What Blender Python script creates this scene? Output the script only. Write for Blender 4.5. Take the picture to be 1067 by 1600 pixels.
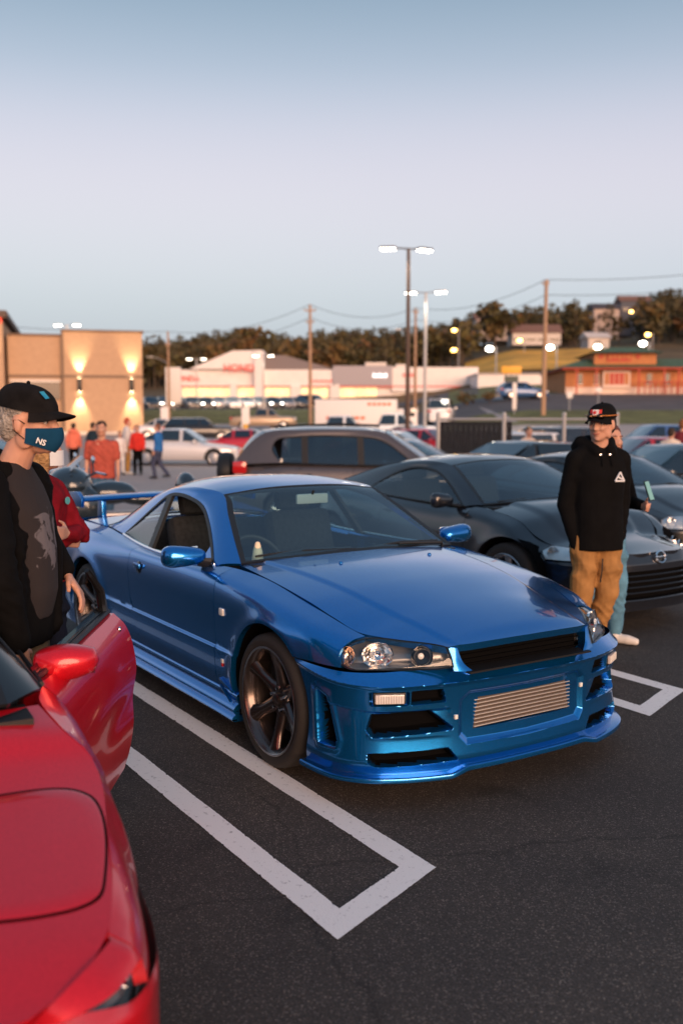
import bpy, bmesh, math, random
import numpy as np
from mathutils import Vector, Matrix

for _o in list(bpy.data.objects): bpy.data.objects.remove(_o)
SC = bpy.context.scene
COL = SC.collection
R = math.radians
# ------------------------------------------------------------------ camera
CAM_P = Vector((4.131, -3.106, 1.708)); YAW = R(147.396); PIT = R(-5.675); FPX = 1552.0
_cd = bpy.data.cameras.new('camera'); CAM = bpy.data.objects.new('camera', _cd); COL.objects.link(CAM)
CAM.location = CAM_P
CAM.rotation_euler = (R(90) + PIT, 0, YAW - R(90))
_cd.sensor_fit = 'VERTICAL'; _cd.sensor_height = 36; _cd.sensor_width = 24; _cd.lens = 36 * FPX / 1600
_cd.clip_start = 0.05; _cd.clip_end = 4000
_cd.dof.use_dof = True; _cd.dof.focus_distance = 4.45; _cd.dof.aperture_fstop = 1.7; _cd.dof.aperture_blades = 9
SC.camera = CAM
# ------------------------------------------------------------------ sky and sun
SUN_AZ = R(-12.0); SUN_EL = R(7)          # direction the light comes from, in the ground plane / above it
W = bpy.data.worlds.new('World'); SC.world = W; W.use_nodes = True
_n = W.node_tree.nodes; _l = W.node_tree.links
for q in list(_n): _n.remove(q)
_out = _n.new('ShaderNodeOutputWorld')
_sky = _n.new('ShaderNodeTexSky'); _sky.sky_type = 'NISHITA'; _sky.sun_disc = False
_sky.sun_elevation = R(2.0); _sky.sun_rotation = R(90) - SUN_AZ; _sky.air_density = 1.2; _sky.dust_density = 1.5; _sky.ozone_density = 1.5
_bg1 = _n.new('ShaderNodeBackground'); _bg1.inputs[1].default_value = 0.10
_l.new(_sky.outputs[0], _bg1.inputs[0])
# twilight arch: earth shadow (blue), belt of Venus (pink), dusky zenith - by height above the horizon only
_tc = _n.new('ShaderNodeTexCoord'); _sx = _n.new('ShaderNodeSeparateXYZ'); _l.new(_tc.outputs['Generated'], _sx.inputs[0])
_as = _n.new('ShaderNodeMath'); _as.operation = 'ARCSINE'; _l.new(_sx.outputs[2], _as.inputs[0])
_mr = _n.new('ShaderNodeMapRange'); _mr.inputs[1].default_value = 0.0; _mr.inputs[2].default_value = R(90); _l.new(_as.outputs[0], _mr.inputs[0])
_cr = _n.new('ShaderNodeValToRGB'); _l.new(_mr.outputs[0], _cr.inputs[0])
_cr.color_ramp.interpolation = 'B_SPLINE'
def _srgb(r, g, b):
    f = lambda c: (c/255/12.92) if c/255 <= .04045 else ((c/255+.055)/1.055)**2.4
    return (f(r), f(g), f(b), 1)
SKY_STOPS = [(0.0, (152, 176, 204)), (0.045, (156, 182, 208)), (0.085, (188, 196, 216)), (0.13, (206, 199, 216)), (0.17, (194, 191, 210)), (0.205, (160, 172, 194)), (0.25, (118, 140, 164)), (0.34, (106, 132, 160)), (0.6, (104, 132, 162)), (1.0, (112, 142, 174))]
_e = _cr.color_ramp.elements
while len(_e) > 1: _e.remove(_e[-1])
for i, (p_, c_) in enumerate(SKY_STOPS):
    el = _e[0] if i == 0 else _e.new(p_)
    el.position = p_; el.color = _srgb(*c_)
_bg2 = _n.new('ShaderNodeBackground'); _bg2.inputs[1].default_value = 0.73; _l.new(_cr.outputs[0], _bg2.inputs[0])
_ad = _n.new('ShaderNodeAddShader'); _l.new(_bg1.outputs[0], _ad.inputs[0]); _l.new(_bg2.outputs[0], _ad.inputs[1])
_l.new(_ad.outputs[0], _out.inputs[0])
_sd = bpy.data.lights.new('sun', 'SUN'); _sd.energy = 4.0; _sd.angle = R(42); _sd.color = (1.0, 0.60, 0.38)
SUN = bpy.data.objects.new('sun', _sd); COL.objects.link(SUN)
SUN.rotation_euler = (Vector((-math.cos(SUN_AZ)*math.cos(SUN_EL), -math.sin(SUN_AZ)*math.cos(SUN_EL), -math.sin(SUN_EL)))).to_track_quat('-Z', 'Y').to_euler()
SC.view_settings.view_transform = 'Standard'; SC.view_settings.look = 'None'; SC.view_settings.gamma = 1; SC.view_settings.exposure = 0.42
SC.render.engine = 'CYCLES'
SC.cycles.max_bounces = 8; SC.cycles.transparent_max_bounces = 12; SC.cycles.sample_clamp_indirect = 4.0; SC.cycles.caustics_reflective = False; SC.cycles.caustics_refractive = False
try:
    SC.cycles.use_denoising = True; SC.cycles.denoiser = 'OPENIMAGEDENOISE'
except Exception: pass

# ------------------------------------------------------------------ layout helpers: distances ahead of and beside the viewer
FH = Vector((math.cos(YAW), math.sin(YAW), 0)); RH = Vector((math.sin(YAW), -math.cos(YAW), 0))
def at(px, d, z=0.0):
    """world point d metres ahead of the viewer (along the ground), at height z, seen at column px of the 1067-wide photo"""
    zc = d*math.cos(PIT) + (z - CAM_P.z)*math.sin(PIT)
    s = (px - 533.5)/FPX*zc
    p = CAM_P + FH*d + RH*s; p.z = z
    return p
def hz(py, d):
    """height of what is seen at row py, d metres ahead"""
    t = (800 - py)/FPX
    return CAM_P.z + d*math.tan(math.atan(t) + PIT)
def ground_z(x, y):
    """the lot falls gently away from the viewer, then rises to the bank, the road (right) and the dealership"""
    v = Vector((x, y, 0)) - CAM_P; d = v.dot(FH); s = v.dot(RH)
    a = float(np.interp(d, [-60, 7, 12, 18, 26, 55, 80, 95, 104, 112, 150, 200, 260], [0, 0, -.10, -.22, -.32, -.38, .15, .75, 1.5, 2.1, 2.7, 4.5, 9]))
    b = float(np.interp(d, [-60, 7, 12, 18, 26, 42, 55, 70, 80, 95, 130, 200, 260], [0, 0, -.10, -.22, -.32, -.30, .25, 1.25, 2.0, 3.5, 5.0, 10, 16]))
    k = float(smooth01((s - 2)/(.16*max(d, 1)))) 
    return a*(1-k) + b*k
def gat(px, d):
    p = at(px, d, 0); p = at(px, d, ground_z(p.x, p.y)); return p

# ------------------------------------------------------------------ materials
MATS = {}
def mat(name, col=(.5, .5, .5), rough=.5, metal=0., coat=0., coat_rough=.03, emit=None, emit_s=0., trans=0., ior=1.45, spec=.5, alpha=1.,
        noise=None, bump=None, sheen=0., flake=0.):
    """noise=(scale, amount) varies the colour, bump=(scale, strength, distance)"""
    if name in MATS: return MATS[name]
    m = bpy.data.materials.new(name); m.use_nodes = True
    nt = m.node_tree; b = nt.nodes['Principled BSDF']
    b.inputs['Base Color'].default_value = (*col, 1); b.inputs['Roughness'].default_value = rough; b.inputs['Metallic'].default_value = metal
    b.inputs['Coat Weight'].default_value = coat; b.inputs['Coat Roughness'].default_value = coat_rough
    b.inputs['Transmission Weight'].default_value = trans; b.inputs['IOR'].default_value = ior; b.inputs['Specular IOR Level'].default_value = spec
    b.inputs['Alpha'].default_value = alpha; b.inputs['Sheen Weight'].default_value = sheen
    if emit: b.inputs['Emission Color'].default_value = (*emit, 1); b.inputs['Emission Strength'].default_value = emit_s
    tc = None
    if noise or bump or flake:
        tc = nt.nodes.new('ShaderNodeTexCoord')
    if noise:
        n = nt.nodes.new('ShaderNodeTexNoise'); n.inputs['Scale'].default_value = noise[0]; n.inputs['Detail'].default_value = 6
        nt.links.new(tc.outputs['Object'], n.inputs['Vector'])
        r_ = nt.nodes.new('ShaderNodeValToRGB'); a = noise[1]
        r_.color_ramp.elements[0].position = .3; r_.color_ramp.elements[1].position = .7
        r_.color_ramp.elements[0].color = (*[max(0, c*(1-a)) for c in col], 1); r_.color_ramp.elements[1].color = (*[min(1, c*(1+a)) for c in col], 1)
        nt.links.new(n.outputs[0], r_.inputs[0]); nt.links.new(r_.outputs[0], b.inputs['Base Color'])
    if bump:
        n2 = nt.nodes.new('ShaderNodeTexNoise'); n2.inputs['Scale'].default_value = bump[0]; n2.inputs['Detail'].default_value = 5
        nt.links.new(tc.outputs['Object'], n2.inputs['Vector'])
        bp = nt.nodes.new('ShaderNodeBump'); bp.inputs['Strength'].default_value = bump[1]; bp.inputs['Distance'].default_value = bump[2]
        nt.links.new(n2.outputs[0], bp.inputs['Height']); nt.links.new(bp.outputs[0], b.inputs['Normal'])
    MATS[name] = m
    return m
def paint(name, col, metal=.35, rough=.35, orange=.02):
    """car paint: pigmented metallic base under a clear coat, a breath of road film in the roughness"""
    if name in MATS: return MATS[name]
    m = mat(name, col, rough, metal, coat=1., coat_rough=.02)
    nt = m.node_tree; b = nt.nodes['Principled BSDF']
    tc = nt.nodes.new('ShaderNodeTexCoord'); n = nt.nodes.new('ShaderNodeTexNoise'); n.inputs['Scale'].default_value = 2.2; n.inputs['Detail'].default_value = 4
    nt.links.new(tc.outputs['Object'], n.inputs['Vector'])
    mr = nt.nodes.new('ShaderNodeMapRange'); mr.inputs[1].default_value = .35; mr.inputs[2].default_value = .75; mr.inputs[3].default_value = .02; mr.inputs[4].default_value = .07
    nt.links.new(n.outputs[0], mr.inputs[0]); nt.links.new(mr.outputs[0], b.inputs['Coat Roughness'])
    fl = nt.nodes.new('ShaderNodeTexVoronoi'); fl.inputs['Scale'].default_value = 900
    nt.links.new(tc.outputs['Object'], fl.inputs['Vector'])
    mx = nt.nodes.new('ShaderNodeMix'); mx.data_type = 'RGBA'; mx.inputs[6].default_value = (*col, 1); mx.inputs[7].default_value = (*[min(1, c*1.6+.01) for c in col], 1)
    sp = nt.nodes.new('ShaderNodeSeparateColor'); nt.links.new(fl.outputs['Color'], sp.inputs[0])
    nt.links.new(sp.outputs[0], mx.inputs[0]); nt.links.new(mx.outputs[2], b.inputs['Base Color'])
    return m

# ------------------------------------------------------------------ objects
def tag(o, label=None, cat=None, group=None, kind=None):
    if label: o['label'] = label
    if cat: o['category'] = cat
    if group: o['group'] = group
    if kind: o['kind'] = kind
    return o
def empty(name, loc=(0, 0, 0), rz=0, label=None, cat=None, group=None):
    o = bpy.data.objects.new(name, None); COL.objects.link(o); o.location = loc; o.rotation_euler = (0, 0, rz); o.empty_display_size = .1
    return tag(o, label, cat, group)
def raw(name, verts, faces, m, parent=None, smooth=True, angle=40, mi=None):
    me = bpy.data.meshes.new(name)
    me.from_pydata([tuple(map(float, v)) for v in verts], [], [tuple(map(int, f)) for f in faces])
    for k in (m if isinstance(m, (list, tuple)) else [m]): me.materials.append(k)
    if mi is not None: me.polygons.foreach_set('material_index', np.array(mi, dtype=np.int32))
    if smooth:
        me.polygons.foreach_set('use_smooth', np.ones(len(me.polygons), dtype=bool))
        try: me.set_sharp_from_angle(angle=R(angle))
        except Exception: pass
    me.update()
    o = bpy.data.objects.new(name, me); COL.objects.link(o)
    if parent is not None: o.parent = parent
    return o
class MB:
    """collects shapes into ONE mesh"""
    def __init__(s): s.v = []; s.f = []
    def add(s, v, f):
        b = len(s.v); s.v += [tuple(map(float, q)) for q in v]; s.f += [tuple(int(i)+b for i in q) for q in f]; return s
    def box(s, c, d, rz=0, taper=1., rx=0, ry=0):
        M = Matrix.Rotation(rz, 3, 'Z') @ Matrix.Rotation(ry, 3, 'Y') @ Matrix.Rotation(rx, 3, 'X'); v = []
        for k in (-1, 1):
            t = taper if k > 0 else 1.
            for a, b in ((-1, -1), (1, -1), (1, 1), (-1, 1)):
                v.append(Vector(c) + M @ Vector((a*d[0]/2*t, b*d[1]/2*t, k*d[2]/2)))
        return s.add(v, [(3, 2, 1, 0), (4, 5, 6, 7), (0, 1, 5, 4), (1, 2, 6, 5), (2, 3, 7, 6), (3, 0, 4, 7)])
    def tube(s, pts, r, n=8, cap=True, sq=1.):
        pts = [Vector(p) for p in pts]; rr = r if isinstance(r, (list, tuple)) else [r]*len(pts)
        v = []; f = []; up = Vector((0, 0, 1)); prev = None
        for i, p in enumerate(pts):
            t = (pts[min(i+1, len(pts)-1)] - pts[max(i-1, 0)]).normalized()
            if prev is None:
                a = t.cross(up); a = t.cross(Vector((1, 0, 0))) if a.length < .05 else a
            else: a = prev - t*prev.dot(t)
            a.normalize(); b = t.cross(a).normalized(); prev = a
            for k in range(n):
                q = 2*math.pi*k/n; v.append(p + a*math.cos(q)*rr[i] + b*math.sin(q)*rr[i]*sq)
        for i in range(len(pts)-1):
            for k in range(n):
                f.append((i*n+k, i*n+(k+1) % n, (i+1)*n+(k+1) % n, (i+1)*n+k))
        if cap: f += [tuple(range(n))[::-1], tuple(range((len(pts)-1)*n, len(pts)*n))]
        return s.add(v, f)
    def lathe(s, prof, c=(0, 0, 0), axis='Z', n=24, a0=0, a1=2*math.pi):
        full = abs(a1-a0-2*math.pi) < 1e-6; m = n if full else n+1; v = []; f = []
        for (rr, h) in prof:
            for k in range(m):
                q = a0+(a1-a0)*k/n; x, y = rr*math.cos(q), rr*math.sin(q)
                p = {'Z': (x, y, h), 'Y': (x, h, y), 'X': (h, x, y)}[axis]; v.append((c[0]+p[0], c[1]+p[1], c[2]+p[2]))
        for i in range(len(prof)-1):
            for k in range(n):
                k2 = (k+1) % m if full else k+1
                f.append((i*m+k, i*m+k2, (i+1)*m+k2, (i+1)*m+k))
        return s.add(v, f)
    def prism(s, poly, a, b):
        """poly: list of (x, z) swept along y from a to b"""
        n = len(poly); v = [(x, a, z) for x, z in poly] + [(x, b, z) for x, z in poly]
        return s.add(v, [tuple(range(n)), tuple(range(2*n-1, n-1, -1))] + [(i, i+n, (i+1) % n+n, (i+1) % n) for i in range(n)])
    def ball(s, c, r, nu=12, nv=8):
        r = (r, r, r) if not isinstance(r, (tuple, list)) else r; v = []; f = []
        for i in range(nv+1):
            p = math.pi*i/nv
            for k in range(nu):
                q = 2*math.pi*k/nu; v.append((c[0]+r[0]*math.sin(p)*math.cos(q), c[1]+r[1]*math.sin(p)*math.sin(q), c[2]+r[2]*math.cos(p)))
        for i in range(nv):
            for k in range(nu): f.append((i*nu+k, (i+1)*nu+k, (i+1)*nu+(k+1) % nu, i*nu+(k+1) % nu))
        return s.add(v, f)
    def build(s, name, m, parent=None, smooth=True, angle=40, bevel=0):
        o = raw(name, s.v, s.f, m, parent, smooth, angle)
        bm = bmesh.new(); bm.from_mesh(o.data); bmesh.ops.remove_doubles(bm, verts=bm.verts, dist=1e-5)
        bmesh.ops.recalc_face_normals(bm, faces=bm.faces)
        if bevel: bmesh.ops.bevel(bm, geom=[e for e in bm.edges if len(e.link_faces) == 2 and e.calc_face_angle() > .6], offset=bevel, segments=2, affect='EDGES', profile=.6)
        bm.to_mesh(o.data); bm.free()
        if smooth:
            o.data.polygons.foreach_set('use_smooth', np.ones(len(o.data.polygons), dtype=bool))
            try: o.data.set_sharp_from_angle(angle=R(angle))
            except Exception: pass
        return o
def box_obj(name, c, d, m, parent=None, rz=0, bevel=0): return MB().box(c, d, rz).build(name, m, parent, smooth=bool(bevel), bevel=bevel)
def kids(o): return [c for c in bpy.data.objects if c.parent == o]
def copy_tree(o, parent=None, table=None):
    if table is None:
        table = {}
        for c in bpy.data.objects:
            if c.parent: table.setdefault(c.parent.name, []).append(c)
    c = o.copy(); COL.objects.link(c); c.parent = parent
    for ch in table.get(o.name, []): copy_tree(ch, c, table)
    return c
def text_mesh(name, s, size, m, parent, loc, xdir, zdir, depth=.002, bold=0., align='CENTER', shear=0.):
    """lettering as geometry; xdir is the reading direction, zdir the letters' up"""
    cu = bpy.data.curves.new(name, 'FONT'); cu.body = s; cu.size = size; cu.extrude = depth; cu.align_x = align; cu.align_y = 'CENTER'; cu.offset = bold; cu.resolution_u = 3; cu.shear = shear
    o = bpy.data.objects.new(name, cu); COL.objects.link(o)
    me = bpy.data.meshes.new_from_object(o.evaluated_get(bpy.context.evaluated_depsgraph_get())); bpy.data.objects.remove(o); bpy.data.curves.remove(cu)
    me.materials.clear(); me.materials.append(m)
    xd = Vector(xdir).normalized(); zd = Vector(zdir).normalized(); zd = (zd - xd*zd.dot(xd)).normalized(); nd = xd.cross(zd)
    M = Matrix((xd, zd, nd)).transposed().to_4x4(); M.translation = Vector(loc); me.transform(M)
    o = bpy.data.objects.new(name, me); COL.objects.link(o); o.parent = parent
    return o

# ------------------------------------------------------------------ curves and patches
def pchip(xs, ys):
    xs = np.array(xs, float); ys = np.array(ys, float)
    if xs[0] > xs[-1]: xs = xs[::-1]; ys = ys[::-1]
    if len(xs) == 2: return lambda x: np.interp(x, xs, ys)
    h = np.diff(xs); d = np.diff(ys)/h; m = np.zeros(len(xs))
    w1 = 2*h[1:]+h[:-1]; w2 = h[1:]+2*h[:-1]
    with np.errstate(all='ignore'):
        mm = np.where(d[1:]*d[:-1] > 0, (w1+w2)/(w1/np.where(d[:-1] == 0, 1, d[:-1])+w2/np.where(d[1:] == 0, 1, d[1:])), 0)
    m[1:-1] = mm; m[0] = d[0]; m[-1] = d[-1]
    def f(x):
        x = np.clip(np.asarray(x, float), xs[0], xs[-1]); i = np.clip(np.searchsorted(xs, x)-1, 0, len(xs)-2)
        t = (x-xs[i])/h[i]; t2 = t*t; t3 = t2*t
        return (2*t3-3*t2+1)*ys[i]+(t3-2*t2+t)*h[i]*m[i]+(-2*t3+3*t2)*ys[i+1]+(t3-t2)*h[i]*m[i+1]
    return f
def crv(pts, n, smooth=True, keys=None):
    """n points along a smooth curve through pts (chord-length parameter)"""
    P = np.array(pts, float)
    if len(P) == 2 or not smooth:
        L = np.r_[0, np.cumsum(np.linalg.norm(np.diff(P, axis=0), axis=1))]; t = np.linspace(0, L[-1], n)
        return np.stack([np.interp(t, L, P[:, k]) for k in range(P.shape[1])], 1)
    L = np.r_[0, np.cumsum(np.linalg.norm(np.diff(P, axis=0), axis=1)**.75)]; L /= L[-1]
    t = np.linspace(0, 1, n) if keys is None else np.interp(np.linspace(0, 1, n), np.linspace(0, 1, len(P)) if keys is True else keys, L)
    # natural-ish catmull-rom with non-uniform knots
    m = np.zeros_like(P)
    for i in range(len(P)):
        if i == 0: m[i] = (P[1]-P[0])/(L[1]-L[0])
        elif i == len(P)-1: m[i] = (P[-1]-P[-2])/(L[-1]-L[-2])
        else:
            a, b = L[i]-L[i-1], L[i+1]-L[i]
            m[i] = ((P[i]-P[i-1])/a*b+(P[i+1]-P[i])/b*a)/(a+b)
    i = np.clip(np.searchsorted(L, t)-1, 0, len(P)-2); h = (L[i+1]-L[i]); u = (t-L[i])/h
    u = u[:, None]; h = h[:, None]
    return (2*u**3-3*u**2+1)*P[i]+(u**3-2*u**2+u)*h*m[i]+(-2*u**3+3*u**2)*P[i+1]+(u**3-u**2)*h*m[i+1]
def coons(b, t, l, r):
    """b, t: n points (u), l, r: m points (v); corners must agree"""
    n, m = len(b), len(l); u = np.linspace(0, 1, n)[:, None, None]; v = np.linspace(0, 1, m)[None, :, None]
    b = np.asarray(b)[:, None]; t = np.asarray(t)[:, None]; l = np.asarray(l)[None]; r = np.asarray(r)[None]
    return (1-v)*b+v*t+(1-u)*l+u*r-((1-u)*(1-v)*b[:1]+u*(1-v)*b[-1:]+(1-u)*v*t[:1]+u*v*t[-1:])
def ruled(a, b, m, bulge=None, nrm=None):
    v = np.linspace(0, 1, m)[None, :, None]; g = np.asarray(a)[:, None]*(1-v)+np.asarray(b)[:, None]*v
    if bulge is not None: g = g + np.asarray(nrm)[None, None]*bulge*(4*v*(1-v))
    return g
def gnormals(G):
    du = np.gradient(G, axis=0); dv = np.gradient(G, axis=1); N = np.cross(du, dv); N /= np.maximum(np.linalg.norm(N, axis=2, keepdims=True), 1e-9)
    return N
def gfaces(n, m, off=0):
    i, j = np.meshgrid(np.arange(n-1), np.arange(m-1), indexing='ij'); a = (i*m+j).ravel()+off
    return np.stack([a, a+m, a+m+1, a+1], 1)
def grid_obj(name, G, m, parent, flange=0., out=None, mirror=False, inset=0., keep=None, angle=40, thick=0.):
    """a sheet from a grid of points; flange turns its edges inward (away from `out`), thick gives it a back"""
    G = np.asarray(G, float); n, k = G.shape[:2]; N = gnormals(G)
    if out is not None:
        c = G.reshape(-1, 3)-np.asarray(out)
        if (N.reshape(-1, 3)*c).sum() < 0: G = G[:, ::-1]; N = -N[:, ::-1]
    G = G.copy()
    if inset:
        for s, a, b in ((np.s_[0], 0, 1), (np.s_[-1], -1, -2)):
            d = G[b]-G[a]; G[a] += d/np.maximum(np.linalg.norm(d, axis=1, keepdims=True), 1e-9)*inset
            d = G[:, b]-G[:, a]; G[:, a] += d/np.maximum(np.linalg.norm(d, axis=1, keepdims=True), 1e-9)*inset
    V = G.reshape(-1, 3); F = gfaces(n, k)
    if keep is not None: F = F[keep]
    if flange:
        ring = [(i, 0) for i in range(n)]+[(n-1, j) for j in range(1, k)]+[(i, k-1) for i in range(n-2, -1, -1)]+[(0, j) for j in range(k-2, 0, -1)]
        idx = np.array([i*k+j for i, j in ring]); nn = np.array([N[i, j] for i, j in ring]); base = len(V)
        V = np.vstack([V, V[idx]-nn*flange]); q = len(idx)
        F2 = np.array([[idx[a], base+a, base+(a+1) % q, idx[(a+1) % q]] for a in range(q)])
        F = np.vstack([F, F2[:, ::-1]])
    if thick:
        base = len(V); V = np.vstack([V, G.reshape(-1, 3)-N.reshape(-1, 3)*thick]); F = np.vstack([F, gfaces(n, k, base)[:, ::-1]])
    o = raw(name, V, F, m, parent, True, angle)
    return o
def flip(G): G = np.array(G, float); G[..., 1] *= -1; return G
def sides(): return (-1, 1)
def smooth01(x): x = np.clip(x, 0, 1); return x*x*(3-2*x)
# ================================================================== asphalt, painted lines
def asphalt_mat():
    m = bpy.data.materials.new('asphalt'); m.use_nodes = True; nt = m.node_tree; b = nt.nodes['Principled BSDF']; N = nt.nodes.new; Lk = nt.links.new
    geo = N('ShaderNodeNewGeometry')
    def noise(sc, det=4, rough=.6):
        n = N('ShaderNodeTexNoise'); n.inputs['Scale'].default_value = sc; n.inputs['Detail'].default_value = det; n.inputs['Roughness'].default_value = rough; Lk(geo.outputs['Position'], n.inputs['Vector']); return n
    def ramp(src, stops):
        r_ = N('ShaderNodeValToRGB'); e = r_.color_ramp.elements
        for i, (p, c) in enumerate(stops):
            el = e[i] if i < 2 else e.new(p)
            el.position = p; el.color = (*c, 1)
        Lk(src, r_.inputs[0]); return r_
    vor = N('ShaderNodeTexVoronoi'); vor.inputs['Scale'].default_value = 205; Lk(geo.outputs['Position'], vor.inputs['Vector'])
    sep = N('ShaderNodeSeparateColor'); Lk(vor.outputs['Color'], sep.inputs[0])
    stone = ramp(sep.outputs[0], [(0., (.022, .020, .018)), (.55, (.042, .038, .035)), (.88, (.055, .050, .046)), (.975, (.16, .143, .128))])
    patch = noise(.55, 6, .65); pr = ramp(patch.outputs[0], [(.3, (.62, .62, .66)), (.7, (1.5, 1.40, 1.30))])
    mul = N('ShaderNodeMix'); mul.data_type = 'RGBA'; mul.blend_type = 'MULTIPLY'; mul.inputs[0].default_value = 1; Lk(stone.outputs[0], mul.inputs[6]); Lk(pr.outputs[0], mul.inputs[7])
    # strong light on the outer lot put into the colour, paler with distance
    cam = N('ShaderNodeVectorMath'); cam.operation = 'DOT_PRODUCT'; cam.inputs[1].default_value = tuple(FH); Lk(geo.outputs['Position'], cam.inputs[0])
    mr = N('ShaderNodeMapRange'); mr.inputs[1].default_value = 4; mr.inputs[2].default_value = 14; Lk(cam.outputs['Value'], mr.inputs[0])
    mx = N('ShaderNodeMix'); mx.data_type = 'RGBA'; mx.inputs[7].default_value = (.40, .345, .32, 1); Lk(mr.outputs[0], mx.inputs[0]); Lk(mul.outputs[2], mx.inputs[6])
    # oil spots
    oil = noise(1.7, 3); orr = ramp(oil.outputs[0], [(.62, (1, 1, 1)), (.72, (.6, .6, .6))])
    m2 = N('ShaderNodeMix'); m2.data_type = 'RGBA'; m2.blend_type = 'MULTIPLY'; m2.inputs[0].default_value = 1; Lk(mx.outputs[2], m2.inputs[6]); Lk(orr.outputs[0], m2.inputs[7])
    wn = noise(1.1, 4); ad = N('ShaderNodeVectorMath'); ad.operation = 'MULTIPLY_ADD'; ad.inputs[1].default_value = (.55, .55, 0); Lk(wn.outputs['Color'], ad.inputs[0]); Lk(geo.outputs['Position'], ad.inputs[2])
    ck = N('ShaderNodeTexVoronoi'); ck.feature = 'DISTANCE_TO_EDGE'; ck.inputs['Scale'].default_value = .42; Lk(ad.outputs[0], ck.inputs['Vector'])
    cm = ramp(ck.outputs['Distance'], [(.0, (.45, .45, .45)), (.0035, (1, 1, 1))])
    m3 = N('ShaderNodeMix'); m3.data_type = 'RGBA'; m3.blend_type = 'MULTIPLY'; m3.inputs[0].default_value = .8; Lk(m2.outputs[2], m3.inputs[6]); Lk(cm.outputs[0], m3.inputs[7])
    Lk(m3.outputs[2], b.inputs['Base Color'])
    b.inputs['Roughness'].default_value = .82
    bp = N('ShaderNodeBump'); bp.inputs['Strength'].default_value = .7; bp.inputs['Distance'].default_value = .004; Lk(vor.outputs['Distance'], bp.inputs['Height']); bp.invert = True
    n3 = noise(300, 2); bp2 = N('ShaderNodeBump'); bp2.inputs['Strength'].default_value = .5; bp2.inputs['Distance'].default_value = .003; Lk(n3.outputs[0], bp2.inputs['Height']); Lk(bp.outputs[0], bp2.inputs['Normal']); Lk(bp2.outputs[0], b.inputs['Normal'])
    return m
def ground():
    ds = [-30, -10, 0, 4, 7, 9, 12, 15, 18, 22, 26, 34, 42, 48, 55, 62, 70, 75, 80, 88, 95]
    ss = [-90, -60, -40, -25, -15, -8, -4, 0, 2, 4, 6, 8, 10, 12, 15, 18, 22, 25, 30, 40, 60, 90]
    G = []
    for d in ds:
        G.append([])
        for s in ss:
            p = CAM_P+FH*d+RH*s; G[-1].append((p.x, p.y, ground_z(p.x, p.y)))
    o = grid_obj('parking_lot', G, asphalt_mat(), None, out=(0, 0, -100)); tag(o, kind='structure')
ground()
def line_paint():
    m = bpy.data.materials.new('line_paint'); m.use_nodes = True; nt = m.node_tree; b = nt.nodes['Principled BSDF']; N = nt.nodes.new; Lk = nt.links.new
    geo = N('ShaderNodeNewGeometry'); n = N('ShaderNodeTexNoise'); n.inputs['Scale'].default_value = 38; n.inputs['Detail'].default_value = 8; n.inputs['Roughness'].default_value = .7; Lk(geo.outputs['Position'], n.inputs['Vector'])
    r_ = N('ShaderNodeValToRGB'); r_.color_ramp.elements[0].position = .30; r_.color_ramp.elements[0].color = (.40, .39, .38, 1); r_.color_ramp.elements[1].position = .42; r_.color_ramp.elements[1].color = (.90, .89, .87, 1); Lk(n.outputs[0], r_.inputs[0]); Lk(r_.outputs[0], b.inputs['Base Color'])
    b.inputs['Roughness'].default_value = .6
    v = N('ShaderNodeTexVoronoi'); v.inputs['Scale'].default_value = 150; Lk(geo.outputs['Position'], v.inputs['Vector'])
    bp = N('ShaderNodeBump'); bp.inputs['Strength'].default_value = .35; bp.inputs['Distance'].default_value = .003; bp.invert = True; Lk(v.outputs['Distance'], bp.inputs['Height']); Lk(bp.outputs[0], b.inputs['Normal'])
    return m
PAINT_W = line_paint()
def hairpin(name, path, w, label):
    """a closed-ended double line: mitred band with frayed edges, lying on the asphalt"""
    P = [Vector((x, y, 0)) for x, y in path]; rng = random.Random(7); V = []; F = []
    segs = []
    for a, b in zip(P[:-1], P[1:]): segs.append((b-a).normalized())
    L = []; 
    for i in range(len(P)):
        if i in (0, len(P)-1): t = segs[0] if i == 0 else segs[-1]; n = Vector((-t.y, t.x, 0)); k = 1
        else:
            n1 = Vector((-segs[i-1].y, segs[i-1].x, 0)); n2 = Vector((-segs[i].y, segs[i].x, 0)); n = (n1+n2).normalized(); k = 1/max(.3, n.dot(n1))
        L.append((P[i], n*k))
    pts = []
    for i in range(len(P)-1):
        cnt = max(2, int((P[i+1]-P[i]).length/.011))
        for j in range(cnt): u = j/cnt; pts.append((P[i].lerp(P[i+1], u), L[i][1].lerp(L[i+1][1], u)))
    pts.append(L[-1])
    for i, (p, n) in enumerate(pts):
        for s in (1, -1):
            e = w/2*(1+rng.gauss(0, .012))+.0016*math.sin(i*.13+s)*math.sin(i*.041)
            if rng.random() < .03: e -= .005
            q = p+n*s*e; V.append((q.x, q.y, .004+ground_z(q.x, q.y)))
    F = [(2*i, 2*i+1, 2*i+3, 2*i+2) for i in range(len(pts)-1)]
    o = raw(name, V, F, PAINT_W, None, False); 
    bm = bmesh.new(); bm.from_mesh(o.data); bmesh.ops.recalc_face_normals(bm, faces=bm.faces)
    if sum(f.normal.z for f in bm.faces) < 0: bmesh.ops.reverse_faces(bm, faces=bm.faces)
    bm.to_mesh(o.data); bm.free()
    return tag(o, kind='structure')
hairpin('road_marking', [(-6.0, -.925), (1.255, -.925), (1.445, -1.40), (-6.0, -1.40)], .115, '')
hairpin('road_marking', [(-6.0, 1.87), (.17, 1.87), (.37, 1.37), (-6.0, 1.37)], .115, '')
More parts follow.
